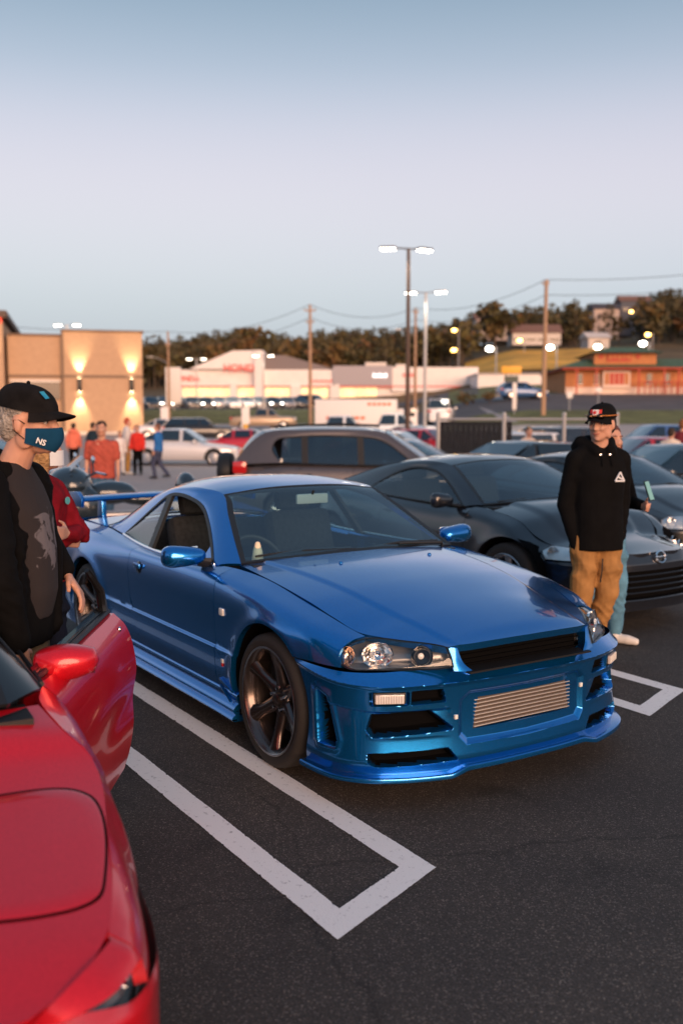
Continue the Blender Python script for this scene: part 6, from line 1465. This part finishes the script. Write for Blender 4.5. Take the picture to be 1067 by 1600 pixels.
sg_ = b.box('sign_board', x(945), x(982), -.62, -.5, z(565), z(553), REDW); 
for k in range(5): b.box('sign_lettering', x(947.5)+k*.43, x(947.5)+k*.43+.27, -.68, -.62, z(562)+.1*(k % 2), z(555), ORN, sg_)
for px in (936, 992): b.box('tower_window', x(px-3), x(px+3), -.58, -.5, z(561), z(554), REDW)
for px in (906, 932, 1012, 1039): wn = b.box('window', x(px-4), x(px+4), -.08, 0, z(600), z(584), BLACKG); b.box('window_frame', x(px-5), x(px+5), -.05, 0, z(602), z(600), PINK, wn)
wn = b.box('window', x(940), x(982), -.4, 0, z(606), z(580), PINK)
for k in range(5): b.box('window_pane', x(943)+k*.46, x(943)+k*.46+.38, -.45, -.4, z(601), z(583), REDW if 0 < k < 4 else ORN, wn)
for px in (898, 928, 992, 1030, 1052): b.box('post', x(px)-.07, x(px)+.07, -1.25, -1.1, 0, z(577), REDW)
for px in range(1000, 1130, 8): b.box('railing_post', x(px)-.04, x(px)+.04, -1.6, -1.5, 0, z(598), REDW)
b.box('rail', x(990), x(1130), -1.62, -1.52, z(598), z(596.5), REDW)
# houses on the hill
def house(px, d, wd, ht, dp, wall, roof, label, wins=3, rz=0, gable=False, dz=0):
    b = Bld('house', label, px, d, hill_h(px, d)-.5+dz, rz); h = ht
    b.box('wall', -wd/2, wd/2, 0, dp, 0, h, wall); o = .5
    if gable: MB().prism([(-wd/2-o, h), (wd/2+o, h), (0, h+wd*.28)], -o, dp+o).build('roof', roof, b.o, smooth=False)
    else: MB().add([(-wd/2-o, -o, h), (wd/2+o, -o, h), (wd/2+o, dp+o, h), (-wd/2-o, dp+o, h), (-wd/2-o, dp/2, h+dp*.3), (wd/2+o, dp/2, h+dp*.3)], [(3, 2, 1, 0), (0, 1, 5, 4), (2, 3, 4, 5), (1, 2, 5), (3, 0, 4)]).build('roof', roof, b.o, smooth=False)
    for k in range(wins):
        for lv in ((.3, .62) if ht > 5 else (.35,)):
            xx = -wd/2+wd*(k+.5)/wins; wn = b.box('window', xx-wd*.10, xx+wd*.10, -.1, -.01, h*lv, h*(lv+.2), BLACKG); b.box('window_frame', xx-wd*.12, xx+wd*.12, -.08, -.0, h*(lv+.2), h*(lv+.23), OFFW, wn)
    return b
SLATE = mat('roof_slate', (.07, .065, .075), .8); HPINK = mat('house_pale', (.52, .42, .38), .8); HGREY = mat('house_grey', (.10, .11, .14), .8); HROOF = mat('roof_rust', (.22, .12, .09), .8); HW = mat('house_white', (.62, .57, .54), .7)
b = house(947, 320, 8.0, 5.0, 7, HPINK, SLATE, 'pale hilltop house with a dark roof and balcony', 2, 0, False, 5.6)
b.box('balcony', -2.6, 1.6, -1.6, 0, 2.2, 3.4, BRN); [b.box('balcony_post', q-.12, q+.12, -1.6, -1.3, -6, 2.2, HPINK) for q in (-2.2, 1.2)]
b.box('foundation', -4.0, 4.0, .1, 6.9, -6, -.0, HPINK)
b = house(992, 325, 9.5, 5.0, 7, HGREY, HROOF, 'dark grey hilltop house with a rust roof right of the pale house', 3, 0, False, 6.4); b.box('foundation', -4.7, 4.7, .1, 6.9, -6, -.0, HGREY)
b = house(935, 240, 5.2, 2.4, 5, HW, HW, 'small white gabled house below the hilltop houses', 1, R(8), False, .6); b.box('garage_opening', -1.0, .6, -.06, 0, 0, 1.6, BLACK); b.box('foundation', -2.8, 2.8, .1, 4.9, -3, 0, HW)
house(778, 282, 10, 3.5, 8, HPINK, HROOF, 'low pale house on the hill left of the tall bare pole', 4, 0, False, 3.0); house(712, 300, 9, 3.5, 8, HPINK, HROOF, 'small hill house beside the yellow street light', 3, 0, False, 3.5); house(757, 300, 5, 3.5, 8, HW, HROOF, 'tiny white hill house among trees', 2, 0, False, 6.0)
house(548, 330, 10, 3.2, 8, HPINK, HROOF, 'far roof peeping over the trees at the ridge centre', 3, 0, False, 6.5); house(838, 250, 12, 3.0, 8, HW, HROOF, 'long white bungalow behind the tall bare pole', 4, 0, False, 1.6)
# ================================================================== parked vehicles further off
def small_car(name, label, px, d, head, L, Wd, H, col, kind='sedan', group=None, cat='car', lit=False, rims=ALLOY, loc=None):
    """a car seen from afar: lofted body, glazed cabin, wheels, lamps, mirrors. head = heading relative to the viewer's right"""
    p = loc or gat(px, d); c = empty(name, p, F_ANG+head, label, cat, group); m = paint('paint_%02d%02d%02d' % tuple(int(q*99) for q in col), col, .3, .35); w = Wd/2
    K = {'sedan': dict(hood=[(L/2, .52), (L/2-.06, .68), (L*.22, .86), (L*.17, .90), (-L*.30, .98), (-L/2+.10, .98), (-L/2, .70)], cab=[(L*.19, .90), (L*.03, H-.04), (-L*.17, H-.03), (-L*.36, .98)], bars=(.16, -.5)),
         'hatch': dict(hood=[(L/2, .55), (L/2-.06, .72), (L*.24, .92), (L*.19, .95), (-L*.40, 1.02), (-L/2+.04, 1.0), (-L/2, .75)], cab=[(L*.21, .95), (L*.05, H-.04), (-L*.36, H-.06), (-L*.475, 1.0)], bars=(.14, -.32)),
         'suv': dict(hood=[(L/2, .70), (L/2-.05, .95), (L*.25, 1.08), (L*.20, 1.10), (-L*.42, 1.12), (-L/2+.03, 1.10), (-L/2, .80)], cab=[(L*.21, 1.10), (L*.08, H-.04), (-L*.38, H-.05), (-L*.48, 1.10)], bars=(.12, -.32)),
         'pickup': dict(hood=[(L/2, .75), (L/2-.04, 1.05), (L*.27, 1.15), (L*.22, 1.17), (-L*.12, 1.17), (-L/2+.03, 1.15), (-L/2, .85)], cab=[(L*.23, 1.16), (L*.12, H-.04), (-L*.09, H-.04), (-L*.13, 1.16)], bars=(.1, -.2)),
         'van': dict(hood=[(L/2, .80), (L/2-.04, 1.10), (L*.38, 1.25), (L*.34, 1.28), (-L*.46, 1.25), (-L/2+.02, 1.2), (-L/2, .85)], cab=[(L*.36, 1.26), (L*.26, H-.04), (-L*.46, H-.04), (-L*.49, 1.22)], bars=(.2, -.2))}[kind]
    top = pchip([q[0] for q in K['hood']], [q[1] for q in K['hood']]); zb = .22 if kind in ('sedan', 'hatch') else .34; rt = .32 if kind in ('sedan', 'hatch') else .38
    xs = np.concatenate([np.linspace(L/2, L/2-.35, 6), np.linspace(L/2-.5, -L/2+.5, 14), np.linspace(-L/2+.35, -L/2, 6)]); G = []
    for x in xs:
        e = (abs(x)/(L/2))**7; ww = w*(1-.28*e-.03*(abs(x)/(L/2))**2); zt = float(top(x)); r_ = []
        for f, y in ((0, .90), (.12, .97), (.35, 1.0), (.62, .995), (.85, .965), (.96, .90), (1.0, .78), (1.015, .4), (1.02, 0)): r_.append((x, ww*y, zb+(zt-zb)*f))
        r_ += [(a, -b, c_) for a, b, c_ in r_[::-1][1:]]; G.append(r_)
    G = np.array(G); n, k = G.shape[:2]; V = G.reshape(-1, 3); F = [tuple(q) for q in gfaces(n, k)]+[tuple(range(k)), tuple(range((n-1)*k, n*k))[::-1]]
    MB().add(V, F).build('body', m, c, angle=35)
    ca = K['cab']; wl, wh = w*.90, w*.70; gl = G_DARK; (xa, za), (xb, zb_), (xc_, zc_), (xd, zd) = ca
    f3 = lambda x, y, z: (x, y, z)
    cab = MB().add([f3(xa, wl, za-.05), f3(xa, -wl, za-.05), f3(xb, wh, zb_), f3(xb, -wh, zb_), f3(xc_, wh, zc_), f3(xc_, -wh, zc_), f3(xd, wl*.96, zd-.05), f3(xd, -wl*.96, zd-.05), (xb-.1, 0, H), (xc_+.1, 0, H)],
        [(0, 1, 3, 2), (4, 5, 7, 6), (0, 2, 4, 6), (1, 7, 5, 3), (2, 3, 8), (4, 9, 5), (2, 8, 9, 4), (3, 5, 9, 8)]).build('cabin', m, c, bevel=.05)
    def pane(nm, P4, out, m_=gl):
        P4 = np.array(P4, float); ce = P4.mean(0); P4 = ce+(P4-ce)*np.array([.88, .92, .84]); grid_obj(nm, coons(crv(P4[:2], 4), crv([P4[3], P4[2]], 4), crv([P4[0], P4[3]], 4), crv([P4[1], P4[2]], 4))+np.array(out)*.030, m_, c, flange=.02, out=(0, 0, .8))
    pane('windscreen', [(xa, wl, za), (xa, -wl, za), (xb, -wh, zb_), (xb, wh, zb_)], (.7, 0, .7), G_MID); pane('rear_window', [(xd, wl, zd), (xd, -wl, zd), (xc_, -wh, zc_), (xc_, wh, zc_)], (-.7, 0, .5))
    bx = [None]+[L*K['bars'][0]*.1 + q for q in ([0., -L*.2] if kind not in ('pickup',) else [L*.06])]+[None]
    for sg in sides():
        for a, b in zip(bx[:-1], bx[1:]):
            lo = lambda x: (x, sg*wl*.985, za+(zd-za)*(xa-x)/(xa-xd)); hi = lambda x: (x, sg*wh*1.02, (zb_+zc_)/2)
            a0, a1 = (xa, xb) if a is None else (a-.03, a-.03); b0, b1 = (xd, xc_) if b is None else (b+.03, b+.03); a1 = min(max(a1, xc_), xb); b1 = max(b1, xc_)
            pane('side_window', [lo(a0), lo(b0), hi(b1), hi(a1)], (0, sg*.9, .3))
        for x in (L*.30, -L*.29):
            wl_ = empty('wheel', (x, sg*(w-.075), rt)); wl_.parent = c; 
            MB().lathe([(0, -.09), (rt, -.09), (rt, .07), (rt*.96, .095), (rt*.68, .10)], axis='Y', n=20).build('tyre', RUBBER, wl_); MB().lathe([(rt*.68, .09), (rt*.64, .085), (rt*.56, .06), (rt*.16, .075), (0, .08)], axis='Y', n=20).build('rim', rims, wl_)
            for q in range(5): MB().box((0, .085, rt*.38), (.05, .02, rt*.5)).build('spoke', rims, wl_) if q == 0 else None
            sp = [o for o in bpy.data.objects if o.parent == wl_ and o.name.startswith('spoke')][0]
            for q in range(1, 5): s2 = sp.copy(); COL.objects.link(s2); s2.parent = wl_; s2.rotation_euler = (0, 2*math.pi*q/5, 0)
            if sg < 0: wl_.rotation_euler = (0, 0, math.pi)
            MB().lathe([(rt+.06, sg*w*1.003), (rt+.02, sg*w*1.006), (0, sg*w*.95)], (x, 0, rt), 'Y', 20, R(-15), R(195)).build('wheel_arch', BLACK, c)
        hx = top(L/2-.08); rbox('headlamp', (L/2-.14, sg*w*.68, float(hx)-.10), (.22, w*.36, .13), HEAD_GLOW if lit else LAMP_WHITE, c, .03); rbox('tail_lamp', (-L/2+.12, sg*w*.72, float(top(-L/2+.1))-.16), (.20, w*.28, .17), LAMP_RED, c, .03)
        rbox('door_mirror', (xa-.25, sg*(wl+.12), za+.06), (.10, .20, .13), m, c, .03)
    rbox('front_intake', (L/2-.015, 0, zb+.16), (.05, w*1.1, .12), BLACK, c, .01); rbox('licence_plate', (-L/2+.0, 0, .72 if kind != 'pickup' else .6), (.03, .32, .15), PLATE, c, .005)
    if kind == 'pickup': rbox('cargo_bed', (-L*.31, 0, 1.10), (L*.33, Wd*.80, .16), VOID, c, .01)
    return c
SILV = (.55, .54, .55); WHT = (.72, .70, .70); DRK = (.012, .014, .018); REDC = (.38, .015, .03); GLD = (.34, .25, .17); BLUC = (.03, .08, .22); GRY = (.16, .16, .18)
small_car('parked_car', 'silver saloon broadside behind the person in the blue jacket', 288, 40, R(-3), 4.55, 1.78, 1.46, SILV, 'sedan')
small_car('parked_car', 'black hatchback at the left, behind the man in the black cap', -32, 20, R(-8), 4.2, 1.75, 1.46, (.008, .009, .011), 'hatch')
small_car('parked_car', 'red coupe beyond the silver saloon, left of the SUV', 372, 46, R(175), 4.4, 1.78, 1.36, REDC, 'sedan')
small_car('pickup_truck', 'gold pickup truck on the near side of the grass bank', 412, 84, R(2), 5.6, 1.95, 1.82, GLD, 'pickup', cat='truck')
small_car('pickup_truck', 'white crew cab pickup in front of the white box truck', 530, 58, R(-6), 5.7, 2.0, 1.9, WHT, 'pickup', cat='truck')
small_car('pickup_truck', 'second white pickup, right of the first, below the box truck cab', 612, 62, R(-10), 5.7, 2.0, 1.9, WHT, 'pickup', cat='truck')
small_car('parked_van', 'white van seen end on beside the shrubs', 689, 76, R(80), 4.8, 1.95, 2.0, WHT, 'van', cat='van')
small_car('parked_car', 'pale blue hatchback peeking over the SUV roof', 478, 50, R(-5), 4.1, 1.72, 1.5, (.10, .17, .22), 'hatch')
small_car('parked_car', 'white saloon with lights on, right of the SUV roof', 622, 34, R(-20), 4.5, 1.8, 1.45, WHT, 'sedan', lit=True)
small_car('parked_car', 'red hatchback behind the white saloon', 668, 40, R(-35), 4.2, 1.75, 1.45, REDC, 'hatch', lit=True)
small_car('parked_car', 'grey saloon between the white saloon and the bins', 650, 48, R(-25), 4.5, 1.8, 1.45, GRY, 'sedan', lit=True)
small_car('parked_car', 'dark saloon with its boot towards us, left of the hoodie man', 850, 18.5, R(28), 4.6, 1.8, 1.44, DRK, 'sedan')
small_car('parked_car', 'white hatchback behind the chain fence', 838, 27, R(25), 4.2, 1.76, 1.55, WHT, 'hatch')
small_car('parked_car', 'red saloon right of the black cap', 1000, 25, R(-170), 4.5, 1.8, 1.44, REDC, 'sedan')
small_car('parked_suv', 'navy estate with roof bars above the red saloon at right', 1028, 33, R(-175), 4.7, 1.85, 1.66, BLUC, 'suv')
small_car('parked_car', 'black saloon low at the right edge behind the black coupe', 1045, 16.5, R(-165), 4.6, 1.8, 1.40, DRK, 'sedan')
small_car('parked_suv', 'dark SUV far off behind the white hatchback', 905, 31, R(-10), 4.6, 1.85, 1.62, DRK, 'suv')
small_car('parked_car', 'blue car on the road below the orange restaurant', 815, 90, R(10), 4.5, 1.8, 1.5, (.03, .09, .22), 'hatch')
small_car('parked_car', 'white saloon beside the tan building corner', 262, 68, R(8), 4.5, 1.8, 1.45, WHT, 'sedan')
small_car('parked_suv', 'black SUV beyond the silver saloon roof', 312, 64, R(6), 4.7, 1.85, 1.62, DRK, 'suv')
cols = [DRK, GRY, DRK, DRK, DRK, SILV, WHT, WHT, WHT, DRK, GRY, DRK]
nm = ['leftmost', 'second from left', 'third from left', 'fourth from left', 'fifth from left', 'sixth from left', 'seventh from left', 'eighth from left', 'ninth from left', 'tenth from left', 'second from right', 'rightmost']
cn = {DRK: 'black', GRY: 'grey', SILV: 'silver', WHT: 'white'}
for i, c_ in enumerate(cols): small_car('showroom_car', '%s car, %s in the row before the dealership' % (cn[c_], nm[i]), 236+i*21, 121+(i % 3)*1.2, R(-70), 4.5, 1.8, 1.48, c_, 'hatch' if i % 2 else 'sedan', 'cars in the dealership row', lit=i in (1, 4, 9))  # glow on some headlamps stands in for bright reflections in them
small_car('showroom_car', 'dark SUV parked high at the showroom, left of the tall pole', 490, 126, R(-30), 4.8, 1.9, 1.75, DRK, 'suv')
# box truck
t = empty('box_truck', gat(578, 74), F_ANG+R(-4), 'white box truck with orange marks along its side', 'truck'); TW = mat('truck_white', (.78, .75, .74), .5)
rbox('cargo_box', (-1.0, 0, 1.75), (6.0, 2.4, 1.9), TW, t, .06); rbox('cab', (2.75, 0, 1.25), (1.5, 2.2, 1.55), TW, t, .18); rbox('windscreen', (3.46, 0, 1.75), (.1, 1.9, .7), G_DARK, t, .03); rbox('cab_window', (2.9, -1.10, 1.75), (.8, .06, .6), G_DARK, t, .02); rbox('chassis', (0, 0, .62), (7.0, .9, .22), BLACK, t, .02); rbox('bumper', (3.55, 0, .6), (.2, 2.2, .3), BLACK, t, .05)
for x_ in (2.7, -2.4):
    for sg in sides(): MB().lathe([(0, -.14), (.45, -.14), (.45, .1), (.3, .14), (0, .12)], (x_, sg*1.0, .45), 'Y', 20).build('wheel', RUBBER, t)
ORM = mat('truck_orange', (.70, .16, .06), .5)
for k_ in range(7): rbox('side_lettering', (-3.0+k_*.42, -1.212, 1.35), (.30, .02, .22), ORM, t, .005)
for k_ in range(5): rbox('side_lettering', (.0+k_*.36, -1.212, 2.35), (.26, .02, .20), ORM, t, .005)
# ------------------------------------------------------------------ lamps and poles
POLE_D = mat('pole_bronze', (.10, .065, .05), .5, .4); WOOD = mat('pole_wood', (.40, .26, .17), .9, noise=(6, .2), bump=(30, .4, .02)); GALV = mat('galvanised', (.45, .44, .44), .45, .6); LAMPW = mat('lamp_led', (1, .95, .85), .3, emit=(1, .90, .74), emit_s=16); LAMPY = mat('lamp_sodium', (1, .6, .2), .3, emit=(1, .55, .12), emit_s=12)
def lamp_post(label, px, d, ytop, heads, watt=900, m=POLE_D, z=None):
    g = gat(px, d); H = hz(ytop, d)-g.z; o = empty('lamp_post', g, F_ANG, label, 'street lamp'); MB().lathe([(0, 0), (.30, 0), (.30, .7), (.28, .75), (.0, .75)], n=14).build('concrete_base', CONC, o); MB().tube([(0, 0, .7), (0, 0, H)], [.11, .075], 8).build('pole', m, o)
    for k in heads:
        a = R(k); dx, dy = math.cos(a), math.sin(a); h = empty('lamp_head', (dx*.55, dy*.55, H-.02), a); h.parent = o; MB().tube([(-.55, 0, 0), (.1, 0, .05)], .035, 6).build('arm', m, h); rbox('housing', (.35, 0, .07), (.70, .36, .10), m, h, .02); MB().box((.35, 0, -.0), (.62, .30, .05)).build('light_panel', LAMPW, h, bevel=.01)
        L = bpy.data.lights.new('lamp_light', 'SPOT'); L.energy = watt; L.spot_size = R(140); L.spot_blend = .6; L.color = (1, .88, .70); L.shadow_soft_size = .3; q = bpy.data.objects.new('lamp_light', L); COL.objects.link(q); q.parent = h; q.location = (.35, 0, -.12)
    return o
lamp_post('tallest lit lamp post, dark pole right of centre', 636, 44, 388, (172, 35)); lamp_post('second lit lamp post just right of the tallest one', 663, 60, 457, (165, -10), 900, GALV)
lamp_post('twin-headed lit lamp rising behind the tan building', 109, 96, 508, (170, 10), 600, GALV); lamp_post('lit twin lamp before the dealership gable', 412, 118, 556, (175, 5), 500, GALV); lamp_post('unlit-looking twin lamp at the left end of the dealership', 308, 128, 561, (175, 5), 200, GALV)
def wood_pole(label, px, d, ytop, ybase=None, arms=(), lean=0., r=.15):
    g = gat(px, d); H = hz(ytop, d)-g.z; o = empty('utility_pole', g, F_ANG, label, 'utility pole'); MB().tube([(0, 0, -.3), (lean*.5, 0, H*.5), (lean, 0, H)], [r, r*.85, r*.66], 9).build('pole', WOOD, o)
    for z_, w_ in arms: rbox('crossarm', (lean*z_/H, 0, H-z_), (w_, .10, .12), WOOD, o, .01); [MB().lathe([(0, .16), (.05, .14), (.04, 0), (.0, 0)], (q, 0, H-z_+.06), 'Z', 8).build('insulator', mat('insulator', (.3, .25, .22), .3), o) for q in (-w_*.45, w_*.45)]
    return o, g+Vector((0, 0, H))
tops = []
for a in (('wooden pole with a lamp arm beside the tan building corner', 265, 92, 518, None, ((1.2, .5),), 0., .13), ('tall wooden pole before the dealership roof', 485, 88, 476, None, ((.5, 1.0), (1.5, .7)), .0, .17), ('pale wooden pole between the two lit lamp posts', 648, 96, 481, None, ((.4, .6),), 0., .16), ('tallest wooden pole, right of centre before the field', 848, 74, 437, None, ((.3, .5),), .05, .19)):
    o, tp = wood_pole(*a); tops.append(tp)
    if 'lamp arm' in a[0] or 'pale' in a[0]:
        H = tp.z-o.location.z; k_ = .74 if 'pale' in a[0] else .66; z0 = H*k_; MB().tube([(0, 0, z0), (-.9, 0, z0+.45), (-1.5, 0, z0+.6)], .04, 6).build('lamp_arm', GALV, o); rbox('lamp_head', (-1.7, 0, z0+.6), (.6, .24, .12), GALV, o, .03)
WIRE = mat('wire', (.05, .05, .06), .6)
def wire(a, b, sag, label):
    o = empty('power_line', tuple(a), 0, label, 'wire'); a = Vector(a); b = Vector(b); pts = [a.lerp(b, t)-Vector((0, 0, sag*4*t*(1-t)))-a for t in np.linspace(0, 1, 15)]; MB().tube(pts, .022, 5).build('cable', WIRE, o)
far_l = at(-250, 100, 12.5); far_r = at(1500, 70, 15)
for i, (dz, lb) in enumerate(((0, 'upper'), (-1.1, 'lower'))):
    v = Vector((0, 0, dz)); wire(tops[0]+v, tops[1]+v, .9, '%s power line between the two left wooden poles' % lb); wire(tops[1]+v, tops[2]+v, 1.0, '%s power line from the dealership pole to the pale pole' % lb); wire(tops[2]+v, tops[3]+v, .9, '%s power line between the pale pole and the tallest wooden pole' % lb); wire(tops[3]+v, far_r+v, 1.2, '%s power line leaving the tallest wooden pole to the right' % lb); wire(far_l+v, tops[0]+v, .8, '%s power line over the tan building' % lb)
def hill_lamp(label, px, d, py, yel, hgt=6.):
    z_ = hz(py, d); o = empty('street_light', at(px, d, z_-hgt), F_ANG, label, 'street lamp'); MB().tube([(0, 0, -3), (0, 0, hgt+.3)], .10, 6).build('pole', GALV, o); MB().tube([(0, 0, hgt+.2), (-1.0, 0, hgt+.35)], .05, 6).build('arm', GALV, o); MB().ball((-1.0, 0, hgt), (.55, .4, .35), 10, 8).build('lamp', LAMPY if yel else LAMPW, o)
for lb, px, d, py, y in (('yellow street light among the hill trees left of the field', 716, 220, 516, True), ('lower yellow light left of the field', 716, 200, 547, True), ('white street light at the left end of the golden field', 774, 150, 545, False), ('yellow street light above the golden field', 818, 215, 532, True), ('white street light just right of the tallest wooden pole', 868, 150, 543, False), ('white street light left of the restaurant tower', 942, 150, 542, False), ('white street light right of the restaurant tower', 1012, 150, 537, False), ('yellow street light high at the right', 1018, 200, 523, True), ('street light at the hilltop houses', 990, 300, 487, True)): hill_lamp(lb, px, d, py, y)
# ------------------------------------------------------------------ signs and bollards
def sign(label, px, d, y0, y1, wd, panel, post=GALV, base=None, th=.06):
    g = gat(px, d); z0, z1 = hz(y1, d)-g.z, hz(y0, d)-g.z; o = empty('roadside_sign', g, F_ANG, label, 'sign'); MB().tube([(0, .05, 0), (0, .05, z1)], .05, 6).build('post', post, o); rbox('panel', (0, 0, (z0+z1)/2), (wd, th, z1-z0), panel, o, .01); return o, z0, z1
sign('tall white pylon sign at the left end of the dealership', 272, 112, 574, 630, 1.7, TW, TW, th=.5); 
o, z0, z1 = sign('yellow roadside sign with dark brackets below it', 798, 92, 572, 584, 1.8, mat('sign_yellow', (.80, .42, .04), .5)); rbox('lower_panel', (0, 0, z0-.55), (1.3, .06, .7), mat('sign_dark', (.08, .10, .08), .6), o, .01); MB().tube([(-.5, .05, 0), (-.5, .05, z0)], .06, 6).build('post', BRN, o)
sign('white post sign on the verge left of the tallest pole', 803, 76, 598, 640, .30, TW); sign('round white sign on the verge before the restaurant', 889, 78, 612, 622, .45, TW); sign('white post sign before the restaurant window', 934, 82, 605, 613, .5, TW)
for lb, px in (('white and yellow bollard sign before the white saloon', 258), ('white and yellow bollard sign left of the gold pickup', 384)):
    g = gat(px, 70); o = empty('bollard_sign', g, F_ANG, lb, 'bollard'); MB().tube([(0, 0, 0), (0, 0, 1.0)], .18, 10).build('yellow_base', mat('bollard_yellow', (.70, .40, .04), .6), o); rbox('white_panel', (0, 0, 1.6), (.55, .12, 1.2), TW, o, .02)
# ------------------------------------------------------------------ chain-link bin enclosure
fe = empty('chain_link_fence', gat(742, 22), F_ANG, 'chain link fence round the dark bin panels, right of the SUV', 'fence'); fo_ = fe.location
def fx(px, d=22.): v = gat(px, d)-fo_; a = Matrix.Rotation(-F_ANG, 3, 'Z') @ v; return a
pp = []
for px in (683, 785, 878, 960): a = fx(px); H = hz(648, 22)-fo_.z; pp.append(a); MB().tube([(a.x, a.y, 0), (a.x, a.y, H)], .045, 8).build('post', GALV, fe); MB().lathe([(.05, H), (.04, H+.05), (0, H+.06)], (a.x, a.y, 0), 'Z', 8).build('post_cap', GALV, fe)
H = hz(655, 22)-fo_.z
MB().tube([(pp[0].x, pp[0].y, H), (pp[-1].x, pp[-1].y, H)], .03, 6).build('top_rail', GALV, fe)
mb = MB(); x0, x1, st = pp[0].x, pp[-1].x, .085; n_ = int((x1-x0)/st)
for i in range(-int(H/st), n_):
    for sg in (1, -1):
        a = x0+i*st; b_ = a+H; s0, s1 = max(a, x0), min(b_, x1)
        if s1 > s0: z0, z1 = (s0-a, s1-a) if sg > 0 else (H-(s0-a), H-(s1-a)); mb.tube([(s0, 0.0, z0), (s1, 0.0, z1)], .0022, 3, cap=False)
w_ = mb.build('wire_mesh', GALV, fe); w_['kind'] = 'stuff'
bn = empty('bin_enclosure', gat(742, 22.8), F_ANG, 'black slatted bin enclosure behind the chain link fence', 'enclosure'); SLAT = mat('slat_black', (.006, .005, .005), .8, spec=.1)
wd = 112/FPX*22.8; Hs = hz(659, 22.8)-bn.location.z
for k_ in range(14): q = box_obj('slat', (0, 0, 0), (wd/14-.01, .03, Hs), SLAT, bn) if k_ == 0 else q.copy(); (COL.objects.link(q) if k_ else None); q.parent = bn; q.location = (-wd/2+wd/14*(k_+.5), 0, Hs/2)
rbox('bin', (0, .9, Hs*.45), (wd*.9, 1.2, Hs*.85), SLAT, bn, .03); rbox('frame_rail', (0, .04, Hs-.05), (wd, .05, .06), SLAT, bn, .005)
cn_ = empty('marker_post', gat(902, 17), F_ANG, 'small orange marker post left of the hoodie man', 'post'); MB().tube([(0, 0, 0), (0, 0, 1.05)], .035, 8).build('tube', mat('marker_orange', (.75, .28, .03), .6), cn_); MB().lathe([(.16, 0), (.14, .05), (0, .06)], n=10).build('foot', BLACK, cn_)
# ------------------------------------------------------------------ motorcycle behind the wing
mc = empty('motorcycle', gat(196, 11.6), F_ANG+R(205), 'dark touring motorcycle with chrome bars behind the rear wing', 'motorcycle'); MB_D = paint('paint_bike', (.012, .022, .032), .3, .3)
for x_, nm_ in ((.78, 'front_wheel'), (-.78, 'rear_wheel')): w_ = empty(nm_, (x_, 0, .32)); w_.parent = mc; MB().lathe([(.20, -.06), (.30, -.07), (.32, 0), (.30, .07), (.20, .06)], axis='Y', n=24).build('tyre', RUBBER, w_); MB().lathe([(.21, -.05), (.19, 0), (.21, .05)], axis='Y', n=24).build('rim', CHROME, w_); [MB().box((0, 0, .1), (.02, .03, .2)).build('spoke', CHROME, w_)]
blob('fairing', [('e', (.62, 0, .98), (.26, .36, .22)), ('e', (.78, 0, .88), (.20, .24, .20)), ('e', (.5, .25, .72), (.22, .12, .26)), ('e', (.5, -.25, .72), (.22, .12, .26))], .02, 3, MB_D, mc)
grid_obj('windshield', [[(.72-.24*v, y_*(1-.35*v), 1.10+.22*v-.05*abs(y_)) for v in np.linspace(0, 1, 5)] for y_ in np.linspace(-.27, .27, 9)], G_DARK, mc, out=(0, 0, 1)); MB().tube([(.66-.02, y_, 1.135-.2*abs(y_)**1.5) for y_ in np.linspace(-.30, .30, 9)], .016, 6).build('windshield_trim', CHROME, mc)
MB().lathe([(.0, .06), (.07, .05), (.09, 0), (.08, -.03)], (.93, 0, .92), 'X', 16).build('headlight', CHROME, mc)
blob('fuel_tank', [('e', (.15, 0, .88), (.30, .17, .14)), ('e', (-.35, 0, .80), (.40, .17, .09)), ('e', (-.75, 0, .92), (.12, .22, .18))], .02, 3, MB_D, mc); rbox('engine', (.05, 0, .48), (.50, .34, .36), GALV, mc, .05)
MB().tube([(.45, -.48, 1.12), (.38, -.36, 1.14), (.50, -.12, 1.05), (.50, .12, 1.05), (.38, .36, 1.14), (.30, .50, 1.12)], .014, 8).build('handlebar', CHROME, mc)
for sg in sides():
    MB().tube([(.42, sg*.40, 1.13), (.45, sg*.52, 1.26)], .009, 6).build('mirror_stalk', CHROME, mc); MB().ball((.45, sg*.54, 1.29), (.02, .075, .045), 12, 8).build('mirror_head', CHROME, mc); MB().tube([(.78, sg*.09, .32), (.55, sg*.11, .95)], .03, 8).build('fork', CHROME, mc); rbox('pannier', (-.70, sg*.34, .62), (.55, .20, .36), MB_D, mc, .06); MB().tube([(.2, sg*.20, .30), (-.9, sg*.24, .30), (-1.05, sg*.25, .32)], [.03, .045, .05], 8).build('exhaust', CHROME, mc)
